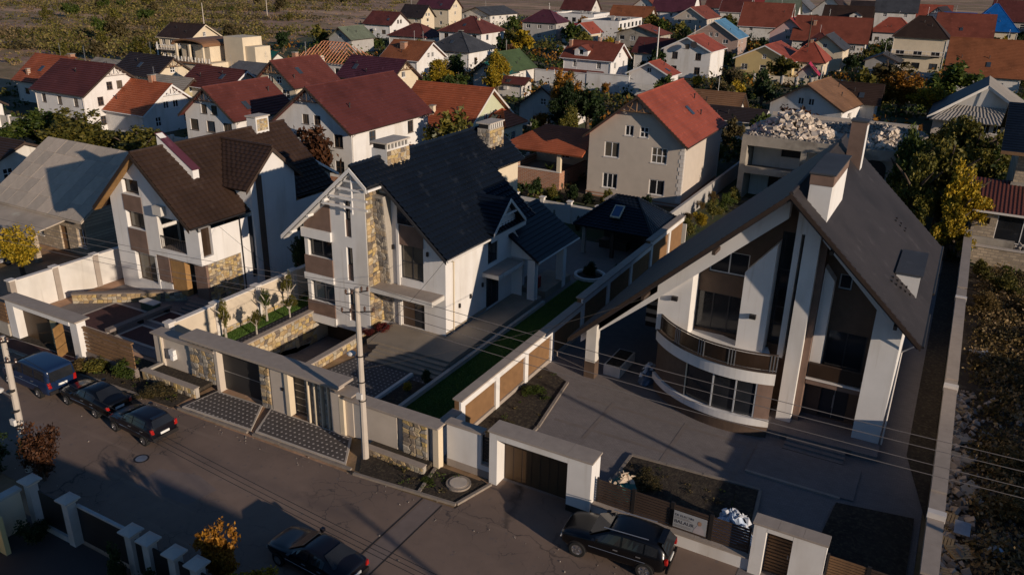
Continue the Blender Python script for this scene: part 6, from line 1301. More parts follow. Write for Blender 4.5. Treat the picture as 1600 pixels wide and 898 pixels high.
def shell():
    T = thing('concrete_shell', 'unfinished two storey concrete building with rubble heaps on its flat roof', 'building', (-12, 93, 0)); HOUSES.append((-12, 95, 0, 18, 9, 'concrete shell'))
    x0, x1, y0, y1, zt = -20.3, -4.3, 88, 103, 7.0
    f = B()
    for x in (x0, x0+6.2, x0+11.6, x1-.6): f.box(x, y0, 0, x+.6, y0+.6, zt)
    for z in (3.1, zt-.9): f.box(x0-.01, y0-.01, z, x1, y0+.55, z+(.7 if z < 5 else .9))
    f.box(x1-.6, y0+.6, 0, x1, y1, zt); f.box(x0, y0+.6, 0, x0+.5, y1, zt); f.box(x0, y1-.4, 0, x1, y1, zt); f.box(x0+11.8, y0+.3, 3.8, x1-.6, y0+.5, zt-.9)
    f.build('frame', CONC, T)
    b = B(); facade(b, (x0+.6, y0+3.4, 0), (1, 0, 0), (0, -1, 0), [(0, 0), (11, 0), (11, zt-.3), (0, zt-.3)], [(3.0, 4.6, 5.2, 6.1), (7.6, 4.2, 8.8, 6.0), (2, .9, 4, 2.3)], .3); b.build('inner_wall', OFFW, T)
    for o in ((3.0, 4.6, 5.2, 6.1), (7.6, 4.2, 8.8, 6.0), (2, .9, 4, 2.3)): B().box(x0+.6+o[0], y0+3.72, o[1], x0+.6+o[2], y0+3.76, o[3]).build('window_void', METD, T)
    B().box(x0+.5, y0+.6, 3.1, x1-.6, y1-.4, 3.35).build('floor_slab', CONC, T); B().box(x0+.02, y0+.02, zt, x1-.02, y1-.02, zt+.18).build('roof_slab', CONC, T)
    ar = B(); ar.ext([(x1-2.6+1.1*math.cos(math.pi*i/10), y0+.28, 5.2+.9*math.sin(math.pi*i/10)) for i in range(11)]+[(x1-3.7, y0+.28, 3.9), (x1-1.5, y0+.28, 3.9)], (0, -.03, 0)); ar.build('arched_window', METD, T)
    B().box(x0+11, y0+4, zt+.18, x0+13.5, y0+4.3, zt+.9).build('parapet', CONC_L, T); B().box(x0-.1, y1-.6, zt+.18, x1, y1-.2, zt+.6).build('parapet', CONC_L, T)
    p = thing('rubble_heap', 'large heap of broken pale blocks on the left of the concrete roof', 'rubble', (-16, 92, 7.2)); chunk_pile('blocks', p, heap_pts(-15.9, 92.2, 7.15, 4.4, 3.6, 2.4, 620, 1), RUB, 1, .1, .34)
    p = thing('rubble_heap', 'smaller heap of broken pale blocks at the right edge of the concrete roof', 'rubble', (-6, 91, 7.2)); chunk_pile('blocks', p, heap_pts(-6.4, 91.2, 7.15, 2.3, 2.6, 1.9, 300, 2), RUB, 2, .1, .34)
    p = thing('gravel_spread', 'grey gravel spread over the rear of the concrete roof', 'rubble', (-9, 99, 7.2)); chunk_pile('blocks', p, heap_pts(-8.5, 98.5, 7.12, 5.5, 4.0, .8, 700, 3), RUBG, 3, .08, .22)
    p = thing('gravel_spread', 'dark scattered rubble along the front edge of the concrete roof', 'rubble', (-12, 89, 7.2)); chunk_pile('blocks', p, [(rnd.uniform(x0+.4, x1-.4), rnd.uniform(y0+.2, y0+2.2), 7.2) for i in range(420)], RUBG, 4, .06, .18)
shell()
# ------------------------------------------------------------------ dark hipped gazebo behind the middle house
def gazebo():
    T = thing('gazebo', 'dark pyramid roofed garden pavilion with a skylight behind the middle house', 'pavilion', (-24, 65, 0)); HOUSES.append((-24, 65, 0, 8, 4.5, 'dark pavilion'))
    x0, x1, y0, y1, ze, zt = -28.0, -20.7, 62.2, 68.8, 2.7, 4.9; rb = B(); a, c, d, e = (x0, y0, ze), (x1, y0, ze), (x1, y1, ze), (x0, y1, ze); p, q = (-25.4, 65.5, zt), (-23.4, 65.5, zt)
    slope(rb, a, c, q, p, .36, .05, .14, .4, .03); slope(rb, c, d, q, q, .36, .05, .14, .4, .03); slope(rb, d, e, p, q, .36, .05); slope(rb, e, a, p, p, .36, .05); rf = rb.build('roof', RO['navy'], T)
    for s, t in ((a, p), (c, q), (d, q), (e, p), (p, q)):
        cap = B(); s, t = V3(s), V3(t); n = 14 if s.z < 3 else 6
        for i in range(n): cap.tube([tuple(s.lerp(t, i/n)+V3((0, 0, .06))), tuple(s.lerp(t, (i+.9)/n)+V3((0, 0, .09)))], [.08, .11], 6)
        cap.build('hip_cap', RO['navy'], rf)['kind'] = 'stuff'
    sk = B().ext([(-25.0, 63.15, 3.55), (-24.1, 63.15, 3.55), (-24.1, 64.35, 4.32), (-25.0, 64.35, 4.32)], (0, -.05, .1)).build('skylight', CREAM, rf); 
    B().ext([(-24.9, 63.22, 3.7), (-24.2, 63.22, 3.7), (-24.2, 64.2, 4.33), (-24.9, 64.2, 4.33)], (0, -.02, .03)).build('skylight_glass', mat('glass_sky', (.05, .1, .2), .08, spec=.8), T)
    for x in (x0+.8, -24.5, x1-.8):
        for y in (y0+.7, y1-.7): B().box(x-.15, y-.15, 0, x+.15, y+.15, ze+.3).build('post', MORT if x < -26 else WOODD, T)
    B().box(x0+.7, y1-1, 0, x1-.7, y1-.85, 2.6).build('back_screen', WOODD, T); B().box(-26.6, 65, .0, -24, 66, .75).build('table', WOODD, T)
    R_ = thing('round_planter', 'round white edged planter ring on the back paving', 'planter', (-24.2, 57.6, 0)); B().lathe([(1.3, 0), (1.3, .3), (1.08, .3), (1.08, .1)], (-24.2, 57.6, 0), 24).build('ring', COPE_W, R_); B().lathe([(1.08, .12), (.2, .22)], (-24.2, 57.6, 0), 16).build('soil', SOIL, R_)
    W = thing('boundary_wall', 'grey panel wall with square pillars behind the middle garden', 'wall', (-28, 71, 0))
    for i in range(7):
        xa = -41+i*3.0; B().box(xa, 70.0, 0, xa+2.8, 70.15, 1.9).build('panel', OFFW, W); B().box(xa-.2, 69.9, 0, xa+.2-.002, 70.3, 2.15).build('pillar', OFFW, W); B().box(xa-.28, 69.82, 2.15, xa+.28, 70.38, 2.25).build('pillar_cap', COPE_W, W)
    K = thing('back_gate', 'small brick kiosk behind the dark pavilion', 'kiosk', (-29, 74, 0)); B().box(-29.6, 73.5, 0, -27.9, 75, 1.9).build('kiosk_wall', BRICK, K); B().box(-29.8, 73.3, 1.9, -27.7, 75.2, 2.05).build('kiosk_roof', COPE, K)
    S = thing('side_wall', 'low wall between the red roof house and the concrete shell', 'wall', (-22, 90, 0)); B().box(-22.9, 72, 0, -22.6, 110, 1.8).build('panel', GREY, S)
gazebo()
# ------------------------------------------------------------------ unfinished limestone house on the right edge
def stone_house():
    T = thing('stone_house', 'unplastered limestone block house with large window at the right edge', 'house', (8, 92, 0)); HOUSES.append((9, 90, 0, 12, 8, 'limestone house'))
    W = B(); facade(W, (2.5, 81.5, 0), (1, 0, 0), (0, -1, 0), [(0, 0), (12, 0), (12, 4.4), (0, 4.4)], [(1.9, 1.5, 6.0, 3.95), (.75, 3.0, 1.35, 3.6)], .3); facade(W, (2.5, 81.5, 0), (0, 1, 0), (-1, 0, 0), [(0, 0), (12, 0), (12, 4.4), (0, 4.4)], []); W.build('wall', LIME, T)
    window(T, (2.5, 81.5, 0), (1, 0, 0), (0, -1, 0), (1.9, 1.5, 6.0, 3.95), .3, 'frame_white', 'glass_dark', 2, 1); B().box(3.25, 81.76, 3.0, 3.85, 81.79, 3.6).build('vent', METD, T)
    rb = B(); 
    rb2 = B(); slope(rb2, (2.0, 81.0, 4.3), (14, 81.0, 4.3), (14, 87.2, 5.9), (2.0, 87.2, 5.9), .5, .02, .12, .32, .05); rb2.build('lean_to_roof', mat('roof_red_corrugated', (.10, .03, .024), .6, n=.25), T)
    B().box(2.0, 80.94, 4.12, 14, 80.99, 4.3).build('fascia', COPE_W, T)
    B().box(5.1, 86.5, 0, 14, 98, 9.2).build('upper_wall', LIME, T); B().box(4.95, 86.35, 5.2, 14, 86.5, 6.0).build('ring_beam', CONC, T)
    rb = B(); slope(rb, (3.5, 84.6, 9.0), (15, 84.6, 9.0), (15, 92, 12.4), (3.5, 92, 12.4), .4, .04, .2); slope(rb, (15, 99.4, 9.0), (3.5, 99.4, 9.0), (3.5, 92, 12.4), (15, 92, 12.4), .4, .04, .2); rf = rb.build('roof', RO['navy'], T); B().box(3.5, 84.5, 8.75, 15, 84.58, 9.05).build('fascia', WOODB, rf)
    G = thing('garden_wall', 'low limestone block garden wall at the back of the rubble lot', 'wall', (8, 79, 0)); B().box(2.7, 78.9, 0, 14, 79.2, 1.6).build('panel', LIME, G); B().box(2.6, 78.8, 1.6, 14, 79.3, 1.7).build('coping', CONC_L, G)
    D = thing('rubble_heap', 'dark rubble and stones behind the low limestone wall', 'rubble', (7, 80.2, 0)); chunk_pile('blocks', D, heap_pts(7.3, 80.3, .8, 3, .8, 1.3, 160, 8), RUBG, 8, .1, .3)
stone_house()
# corrugated grey roof house (right, behind the trees)
def corrugated_house():
    T = thing('corrugated_house', 'house with light grey corrugated sheet roof and white gable triangles', 'house', (2.5, 150, 0)); HOUSES.append((2.5, 150, 90, 16, 8, 'corrugated roof house'))
    x0, x1, y0, y1, ze, zt, xm = -4.6, 10.0, 140, 157, 3.2, 8.0, 2.3
    W = B(); facade(W, (x0+.5, y0+1.6, 0), (1, 0, 0), (0, -1, 0), [(0, 0), (13.6, 0), (13.6, 3.6), (0, 3.6)], [(5.2+i*1.5, 1.2, 6.3+i*1.5, 2.8) for i in range(4)], .15)
    facade(W, (x1-.5, y0+1.6, 0), (0, 1, 0), (1, 0, 0), [(0, 0), (14, 0), (14, 3.6), (0, 3.6)], []); W.build('wall', BEIGE, T)
    for i in range(4): window(T, (x0+.5, y0+1.6, 0), (1, 0, 0), (0, -1, 0), (5.2+i*1.5, 1.2, 6.3+i*1.5, 2.8), .15)
    m = mat('corrugated_grey', (.26, .235, .21), .85, n=.2, sc=2)
    def corr(b, e0, e1, r1, r0, wv=.5): slope(b, e0, e1, r1, r0, 1.75, .02, .08, wv, .1)
    rb = B(); corr(rb, (x0, y0, ze-.4), (x1, y0, ze-.4), (x1-4, y0+3.2, ze+1.6), (x0+2.6, y0+3.2, ze+1.6)); rb.build('front_skirt', m, T)
    rb = B(); corr(rb, (x1, y0+.6, ze), (x1, y1, ze), (xm, y1, zt), (xm, y0+3.4, zt)); rb.build('roof', m, T)
    rb = B(); slope(rb, (x0-.4, y1, ze-.2), (x0-.4, y0+1, ze-.2), (xm, y0+3.3, zt), (xm, y1, zt), .8, .02); rb.build('roof', RO['dkgrey'], T)
    B().xz([(x0+1.5, ze+1.0), (x1-2, ze+1.0), (xm, zt-.25)], y0+3.3, y0+3.6).build('gable', OFFW, T)
    B().ext([(x0-.4, y0+.9, ze-.1), (xm, y0+3.1, zt+.05), (xm, y0+3.1, zt-.4), (x0-.4, y0+.9, ze-.5)], (0, -.12, 0)).build('bargeboard', OFFW, T); B().ext([(x1, y0+.5, ze+.1), (xm, y0+3.1, zt+.05), (xm, y0+3.1, zt-.4), (x1, y0+.5, ze-.3)], (0, -.12, 0)).build('bargeboard', COPE_W, T)
corrugated_house()
# roof frame under construction
def roof_frame():
    T = thing('unfinished_house', 'white walled house with bare orange timber rafters', 'house', (-118, 137, 0)); HOUSES.append((-118, 137, 0, 15, 6, 'bare rafter house'))
    x0, x1, y0, y1, ze, zt = -126.0, -110.5, 131.5, 142, 3.6, 7.2
    W = B(); facade(W, (x0+.6, y0+.6, 0), (1, 0, 0), (0, -1, 0), [(0, 0), (14.3, 0), (14.3, 3.6), (0, 3.6)], [(7, 1, 8.6, 2.6), (10.8, 1, 13, 2.6), (2, 1, 3.5, 2.6)]); facade(W, (x1-.6, y0+.6, 0), (0, 1, 0), (1, 0, 0), [(0, 0), (9.3, 0), (9.3, 3.6), (0, 3.6)], []); facade(W, (x0+.6, y1-.6, 0), (0, -1, 0), (-1, 0, 0), [(0, 0), (9.3, 0), (9.3, 3.6), (0, 3.6)], []); W.build('wall', OFFW, T)
    for o in ((7, 1, 8.6, 2.6), (10.8, 1, 13, 2.6), (2, 1, 3.5, 2.6)): window(T, (x0+.6, y0+.6, 0), (1, 0, 0), (0, -1, 0), o)
    ym = (y0+y1)/2; xa, xb = x0+4.6, x1-4.6
    for i in range(19):
        x = x0+.3+(x1-x0-.6)*i/18; t = min(1, (x-x0)/4.6, (x1-x)/4.6); 
        for s in (-1, 1): B().tube([(x, ym+s*(y1-y0)/2, ze), (x, ym+s*(y1-y0)/2*(1-t), ze+(zt-ze)*t)], .09, 4).build('rafter', WOODN, T)
    for s in (x0, x1):
        for i in range(9): y = y0+.4+(y1-y0-.8)*i/8; t = 1-abs(y-ym)/((y1-y0)/2); B().tube([(s, y, ze), (s+(4.6 if s == x0 else -4.6)*t, y, ze+(zt-ze)*t)], .09, 4).build('rafter', WOODN, T)
    B().tube([(xa, ym, zt), (xb, ym, zt)], .1, 4).build('ridge_beam', WOODN, T)
    for i in range(4): k = (i+1)/5; B().tube([(x0+4.6*k, ym-(y1-y0)/2*(1-k), ze+(zt-ze)*k+.08), (x1-4.6*k, ym-(y1-y0)/2*(1-k), ze+(zt-ze)*k+.08)], .05, 4).build('batten', WOODN, T)
    for y in (y0, y1): B().tube([(x0, y, ze), (x1, y, ze)], .1, 4).build('wall_plate', WOODN, T)
roof_frame()
def arch_house():
    T = thing('balcony_house', 'cream house with arched balcony roof, tower block and terrace railings', 'house', (-136, 117, 0)); HOUSES.append((-136, 117, 0, 14, 6, 'arched balcony house'))
    B().box(-141, 112, 0, -128, 121, 4.2).build('ground_floor', CREAM, T); B().box(-138.5, 114.5, 4.2, -130.5, 121, 7.2).build('upper_floor', CREAM, T)
    B().box(-128.6, 116.5, 0, -123.6, 121.5, 9.0).build('tower', CREAM, T); B().box(-123.6, 117, 0, -121, 121, 7.4).build('tower_wing', CREAM, T)
    k = 10; b = B(); A = [(-138.9+4.4*(1-math.cos(math.pi*i/k))/1, 7.1+1.0*math.sin(math.pi*i/k)) for i in range(k+1)]
    for i in range(k): b.ext([(A[i][0], 112.6, A[i][1]), (A[i+1][0], 112.6, A[i+1][1]), (A[i+1][0], 112.6, A[i+1][1]+.3), (A[i][0], 112.6, A[i][1]+.3)], (0, 8.5, 0))
    b.build('arched_roof', RO['tan'], T)
    for x in (-138.2, -134.5, -130.8): B().box(x-.2, 112.9, 4.2, x+.2, 113.3, 7.3).build('column', CREAM, T)
    for i in range(14): B().box(-140.8+i*.95, 112.1, 4.2, -140.6+i*.95, 112.25, 5.1).build('baluster', OFFW, T)
    B().box(-136.9, 114.42, 4.3, -135.2, 114.49, 6.8).build('balcony_door', GLD, T)
    B().box(-141.4, 111.6, 3.9, -127.6, 112.05, 4.2).build('cornice', RO['tan'], T)
arch_house()
def flat_block(label, x, y, rot, L, D, h, wins, short):
    T = thing('flat_roof_building', label, 'building', (x, y, 0), R(rot), world=False); HOUSES.append((x, y, rot, L, D/2, short)); W = B()
    for O, u, n, w_, k in (((-L/2, -D/2, 0), (1, 0, 0), (0, -1, 0), L, wins[0]), ((L/2, -D/2, 0), (0, 1, 0), (1, 0, 0), D, wins[1]), ((L/2, D/2, 0), (-1, 0, 0), (0, 1, 0), L, 0), ((-L/2, D/2, 0), (0, -1, 0), (-1, 0, 0), D, 0)):
        ops = [(w_*(i+.25)/k, z, w_*(i+.75)/k, z+1.4) for i in range(k) for z in (1.0, 4.0)] if k else []
        facade(W, O, u, n, [(0, 0), (w_, 0), (w_, h), (0, h)], ops)
        for o in ops: window(T, O, u, n, o, fm='frame_dark', cols=2, fw=.09)
    W.build('wall', WHITE, T); B().box(-L/2+.25, -D/2+.25, h-.5, L/2-.25, D/2-.25, h-.42).build('roof_deck', RO['dkgrey'], T)
    p = B(); p.box(-L/2-.03, -D/2-.03, h, L/2+.03, -D/2+.22, h+.1); p.box(L/2-.22, -D/2+.221, h, L/2+.03, D/2, h+.1); p.box(-L/2-.03, -D/2+.221, h, -L/2+.22, D/2, h+.1); p.box(-L/2+.221, D/2-.22, h, L/2-.221, D/2, h+.1); p.build('parapet', WHITE, T)
    for i in range(5): q = rnd.uniform(-L*.4, L*.4); v = rnd.uniform(-D*.3, D*.3); B().box(q-.5, v-.4, h-.42, q+.5, v+.4, h+.5).build('roof_box', GREY, T)
flat_block('white two storey flat roofed building, left of the pair', -128, 283, 3, 15, 16, 6.6, (5, 3), 'left flat white building')
flat_block('white two storey flat roofed building with large windows, right of the pair', -110, 268, 3, 13, 24, 6.2, (0, 6), 'right flat white building')
flat_block('low white flat roofed building behind the purple hip roof', -140, 292, 3, 14, 12, 5.6, (3, 2), 'low flat white building')
yw = thing('yard_wall', 'long plain white yard wall before the curved dormer house', 'wall', (-67, 151, 0)); B().box(-78, 150.6, 0, -66.6, 150.9, 3.4).build('panel', WHITE, yw); B().box(-66.5, 150.5, 0, -57.6, 150.8, 3.7).build('panel', WHITE, yw); B().box(-78.1, 150.5, 3.4, -66.55, 151, 3.52).build('coping', COPE_W, yw); B().box(-66.5, 150.4, 3.7, -57.5, 150.9, 3.82).build('coping', COPE_W, yw); B().box(-57.5, 150.4, 0, -52.5, 150.7, 2.6).build('panel', OFFW, yw)
dish = thing('satellite_dish', 'dark satellite dish on the tall white gable', 'dish', (-55.3, 182.8, 7.3)); d = B().lathe([(.05, 0), (.4, .05), (.75, .22)], (0, 0, 0), 14).build('bowl', METD, dish, raw=True); d.rotation_euler = (R(70), 0, R(20)); d.location = (0, -.3, 0); B().tube([(0, 0, -.1), (0, .3, -.5)], .04, 5).build('mount', STEEL, dish, raw=True)
# yard fences between the far houses
for i, (xa, ya, xb, yb, h_, m_, lab) in enumerate([(-130, 66, -96, 67, 2, GREY, 'grey yard wall before the maroon roof house'), (-95, 70.5, -78, 70.8, 1.8, OFFW, 'white yard wall below the dark red gabled house'), (-52, 84, -46.5, 84.2, 1.8, BEIGE, 'beige yard wall left of the veranda'), (-150, 128, -126, 129.5, 1.8, BRICKP, 'long mauve brick wall beside the bare rafter house'), (-20, 176, -4, 177, 1.8, OFFW, 'pale yard wall by the corrugated roof house'), (-42, 186, -24, 187, 1.7, CREAM, 'cream yard wall by the pink roof shed'), (-24, 212, -8, 213, 2.0, OFFW, 'ornate white yard wall before the villa'), (-104, 214, -86, 217, 1.8, OFFW, 'white yard wall near the raw concrete house'), (-46.5, 73.5, -46.2, 88, 1.7, CREAM, 'cream garden fence behind the navy roof house')]):
    T = thing('yard_wall', lab, 'wall', ((xa+xb)/2, (ya+yb)/2, 0)); d = V3((xb-xa, yb-ya, 0)); L_ = d.length; u = d/L_; n = V3((-u.y, u.x, 0)); k = max(2, round(L_/3))
    for j in range(k): p, q = V3((xa, ya, 0))+u*(L_*j/k+.01), V3((xa, ya, 0))+u*(L_*(j+1)/k-.01); B().ext([p, q, q+n*.16, p+n*.16], (0, 0, h_)).build('panel', m_, T)
    for j in range(k+1): p = V3((xa, ya, 0))+u*(L_*j/k); B().box(p.x-.16, p.y-.16, 0, p.x+.16, p.y+.3, h_+.2).build('pillar', COPE_W, T)
# ------------------------------------------------------------------ rubble lot on the right
def pallet(label, x, y, rz, tilt=(0, 0), z=0):
    T = thing('pallet', label, 'pallet', (x, y, z+.05), R(rz), 'wooden pallets lying in the lot', world=False); T.rotation_euler = (R(tilt[0]), R(tilt[1]), R(rz))
    pl = B().box(-.6, -.4, .12, .6, -.29, .14).build('plank', PALLET, T)
    for i in range(1, 6): link('plank', pl.data, T, (0, i*.138, 0))
    s = B().box(-.6, -.4, .02, -.5, .42, .118).build('bearer', PALLET, T)
    for i in (1, 2): link('bearer', s.data, T, (.55*i, 0, 0))
pallet('wooden pallet standing by the boundary wall beside the metal sheet', 3.0, 37.2, 80, (0, -24)); pallet('lower wooden pallet at the boundary wall near the bottom edge', 2.95, 35.2, 84, (0, -20)); pallet('broken wooden pallet lying right of the metal sheet', 3.7, 35.2, 40, (8, 6)); pallet('grey slatted pallet beside the wall half way up the lot', 3.2, 49.2, 10); pallet('pale pallet at the right border of the lot', 6.3, 50.3, 70); pallet('wooden pallet lying at the very bottom beside the wall', 3.1, 33.2, 5, (6, 0))
sh = thing('white_sheet', 'crumpled white plastic sheet lying in the dark lot', 'plastic sheet', (4.1, 58.6, 0)); B().add([(3.4, 58.7, .08), (3.9, 57.9, .14), (4.4, 57.7, .06), (4.95, 58.5, .12), (4.5, 59.2, .16), (3.8, 59.2, .1), (4.2, 58.5, .3)], [(0, 1, 6), (1, 2, 6), (2, 3, 6), (3, 4, 6), (4, 5, 6), (5, 0, 6)]).build('sheet', PLAST, sh)
ms = thing('metal_sheet', 'grey flat metal sheet leaning on the pallets', 'metal sheet', (3.5, 36.3, .4)); B().ext([(3.3, 36.0, .5), (3.95, 36.0, .5), (3.95, 36.7, .75), (3.3, 36.7, .75)], (0, 0, .02)).build('sheet', STEEL, ms)
bg_ = thing('litter_bag', 'blue and white litter bag lying in the lot near the bottom', 'bag', (5.0, 36.0, 0)); 
b = B(); rr = random.Random(4)
for j in range(4):
    for i in range(8): a = 6.28*i/8; q = (1, .95, .7, .2)[j]*rr.uniform(.8, 1.1); b.v.append((5.0+.45*q*math.cos(a), 36+.3*q*math.sin(a), .05+.13*j))
for j in range(3):
    for i in range(8): b.f.append((j*8+i, j*8+(i+1) % 8, (j+1)*8+(i+1) % 8, (j+1)*8+i))
b.f.append(tuple(24+i for i in range(8))); b.build('bag', TARPB, bg_)
lot = tag(chunk_pile('debris', None, [(2.75+abs(rnd.gauss(0, .75)), rnd.uniform(31, 52), .06+rnd.uniform(0, .12)) for i in range(520)]+[(rnd.uniform(4.5, 9), rnd.uniform(33, 56), .05) for i in range(220)], mat('debris', (.30, .25, .21), .95, n=.3, sc=4, island=.55), 21, .05, .2), 'mixed stone and brick debris strewn along the boundary wall', 'debris')
for i, (x, y) in enumerate(((3.4, 43.5), (3.9, 40.6), (3.3, 45.8))): 
    T = thing('concrete_slab', ['large broken slab lying midway along the rubble strip', 'pale broken slab nearest the leaning pallets', 'broken slab furthest up the rubble strip'][i], 'slab'); T.location = (x, y, .1); B().xy([(-.7, -.3), (.5, -.4), (.75, .2), (-.4, .45)], 0, .14).build('slab', CONC, T, raw=True); T.rotation_euler = (R(6), R(-5), i*1.3)
# neighbours outside the frame whose shadows fall into the picture, plus an added shade block
house('white gabled house on the near side of the street, out of view below the frame', -4, 9.2, 0, 13, 5, 5.0, 8.7, RO['dkred'], OFFW, nf=2, short='near side house')
house('second gabled near side house, out of view to the lower right', 14, 9.6, 0, 14, 5, 5.5, 9.8, RO['brick'], OFFW, nf=2, short='second near side house')
T = thing('garage', 'long low block added out of view to shade the lot', 'garage', (17, 48, 0)); B().box(14.5, 28, 0, 20, 54, 3.3).build('wall', OFFW, T); B().box(14.2, 27.7, 3.3, 20.3, 54.3, 3.5).build('roof', RO['dkgrey'], T)  # unseen block, added and sized to throw shade over the lot
gv = tag(chunk_pile('roadside_gravel', None, [(rnd.uniform(-48, 0), (26.0 if i % 2 else 18.0)+rnd.gauss(0, .35 if i % 2 else .8), .015) for i in range(420)]+[(rnd.uniform(-46, -2), rnd.uniform(18, 26), .012) for i in range(60)], RUBG, 31, .008, .028), 'loose grit and small stones along the road edges', 'gravel')
for i, (x, y) in enumerate(((-33.2, 21.8), (-14.2, 21.2))):
    q = thing('road_manhole', ['iron manhole cover in the road below the black gate', 'iron manhole cover in the road near the bottom centre'][i], 'manhole cover', (x, y, 0)); B().lathe([(.38, 0), (.38, .012), (.31, .012), (.3, .018)], (x, y, 0), 20).build('frame', METD, q); B().lathe([(.29, 0), (.29, .02)], (x, y, 0), 20).build('lid', STEEL, q)
mh = thing('manhole_cover', 'round concrete manhole cover in the planting bed beside the gate', 'manhole cover', (-18.1, 28.15, .06)); B().lathe([(.62, 0), (.62, .1), (.5, .1), (.48, .12)], (-18.1, 28.15, .06), 24).build('ring', KERB, mh); B().lathe([(.44, .0), (.44, .135)], (-18.1, 28.15, .06), 24).build('lid', CONC_L, mh)
# ------------------------------------------------------------------ trees, shrubs, grass
def leaf_mesh(name, n_clump, per, rx, ry, rz, size, seed, shape='ball', hollow=.35):
    """crown of many small folded leaves gathered in uneven clumps"""
    g = np.random.default_rng(seed); cl = []
    lob = [(g.normal(0, .38, 3)*np.array([1, 1, .9]), g.uniform(.34, .62)) for _ in range(7)]
    while len(cl) < n_clump:
        if shape == 'ball':
            c0, rr = lob[g.integers(7)]; d0 = g.normal(0, 1, 3); d0 /= np.linalg.norm(d0); p = c0+d0*rr*g.uniform(.55, 1.)
            if np.linalg.norm(p) > 1.12: continue
            cl.append(p); continue
        p = g.uniform(-1, 1, 3); q = np.linalg.norm(p)
        if q > 1 or q < hollow: continue
        if shape == 'cone' and math.hypot(p[0], p[1]) > (1-p[2])*.5+.05: continue
        if shape == 'broom' and math.hypot(p[0], p[1]) > .35+.5*(p[2]+1)/2: continue
        cl.append(p)
    cl = np.array(cl); cl *= (1+.18*np.sin(cl[:, :1]*5+seed)+.12*np.cos(cl[:, 1:2]*7))
    c = np.repeat(cl, per, 0); N = len(c); spread = 1.15/max(3, n_clump**.40)
    c = c+g.normal(0, spread*.55, (N, 3)); c /= 1.22; c *= np.array([rx, ry, rz])
    d = g.normal(0, 1, (N, 3)); d /= np.linalg.norm(d, axis=1, keepdims=True); e = np.cross(d, g.normal(0, 1, (N, 3))); e /= np.linalg.norm(e, axis=1, keepdims=True)
    s = size*g.uniform(.6, 1.3, (N, 1)); f = np.cross(d, e)*s*.25
    v = np.stack([c-d*s, c+e*s*.55+f, c+d*s, c-e*s*.55+f], 1).reshape(-1, 3)
    me = bpy.data.meshes.new(name); me.vertices.add(len(v)); me.vertices.foreach_set('co', v.ravel().astype(np.float32)); me.loops.add(4*N); me.loops.foreach_set('vertex_index', np.arange(4*N, dtype=np.int32)); me.polygons.add(N); me.polygons.foreach_set('loop_start', np.arange(0, 4*N, 4, dtype=np.int32)); me.update(); me.validate()
    return me
CROWN = {}
def crown(kind, size, seed, col):
    k = (kind, size, seed, col)
    if k not in CROWN:
        a = dict(near=(60, 60, .13), mid=(60, 34, .21), far=(34, 22, .38), hero=(130, 70, .115))[size]
        me = leaf_mesh('crown', a[0], a[1], 1, 1, 1, a[2]*.5, seed, kind, .3); me.materials.append(LEAF[col]); CROWN[k] = me
    return CROWN[k]
TRUNK = {}
def trunk_mesh(seed, bark=BARK):
    k = (seed, bark.name)
    if k not in TRUNK:
        r = random.Random(seed); b = B(); b.tube([(0, 0, -.05), (.02, .01, .3), (.0, .03, .62), (.03, 0, .95)], [.07, .055, .04, .015], 7)
        for i in range(6): a = i*1.05+r.uniform(-.3, .3); z = r.uniform(.3, .62); q = r.uniform(.3, .5); b.tube([(0, 0, z), (q*.5*math.cos(a), q*.5*math.sin(a), z+.16), (q*math.cos(a), q*math.sin(a), z+.3)], [.035, .022, .008], 5)
        o = b.build('trunk', bark, None, raw=True); TRUNK[k] = o.data; bpy.data.objects.remove(o)
    return TRUNK[k]
def tree(label, x, y, h, r, col, size='mid', z0=0, kind='ball', seed=1, bark=BARK, cat='tree', name='tree', low=.25, group=None):
    T = thing(name, label, cat, (x, y, z0), rnd.uniform(0, 6.28), group, world=False)
    link('trunk', trunk_mesh(seed % 4, bark), T, (0, 0, 0), None, (h*.85*min(1, .35+r/h), h*.85*min(1, .35+r/h), h*.9))
    ch = h*(1-low)/2; link('crown', crown(kind, size, seed % 6, col), T, (0, 0, h-ch), (0, 0, rnd.uniform(0, 6)), (r, r*rnd.uniform(.85, 1.1), ch))
    return T
def shrub(label, x, y, h, r, col, size='mid', z0=0, kind='ball', seed=1, name='shrub', cat='shrub', group=None):
    T = thing(name, label, cat, (x, y, z0), rnd.uniform(0, 6.28), group, world=False); link('foliage', crown(kind, size, seed % 6, col), T, (0, 0, h*.48), None, (r, r, h*.52)); link('stem', trunk_mesh(seed % 4), T, (0, 0, 0), None, (r*.7, r*.7, h*.6)); return T
# named ones, near first
tree('yellow leaved tree in front of the slate bungalow', -62.0, 33.6, 4.6, 2.0, 'yellow', 'hero', seed=1, low=.12)
tree('broad green and yellow tree behind the slate bungalow', -88, 57, 7.4, 6.0, 'olive', 'hero', seed=2, low=.1); tree('green bushy tree left of the broad yellow green tree behind the slate bungalow', -96, 58.5, 6.2, 5.0, 'green', 'hero', seed=3, low=.1); tree('olive tree right of the broad tree behind the slate bungalow', -79.5, 58.5, 6.4, 4.6, 'olive', 'hero', seed=1, low=.1)
tree('tall orange brown autumn tree behind the pale green bungalow', -52.5, 112, 9.2, 4.2, 'orange', 'hero', seed=2, low=.12); tree('dark green tree joined to the tall orange brown autumn tree', -51, 109, 7.5, 3.2, 'dark', 'hero', seed=3, low=.1); tree('slim green tree before the grey cottage', -49, 106, 5.4, 2.0, 'olive', 'hero', seed=1, low=.1)
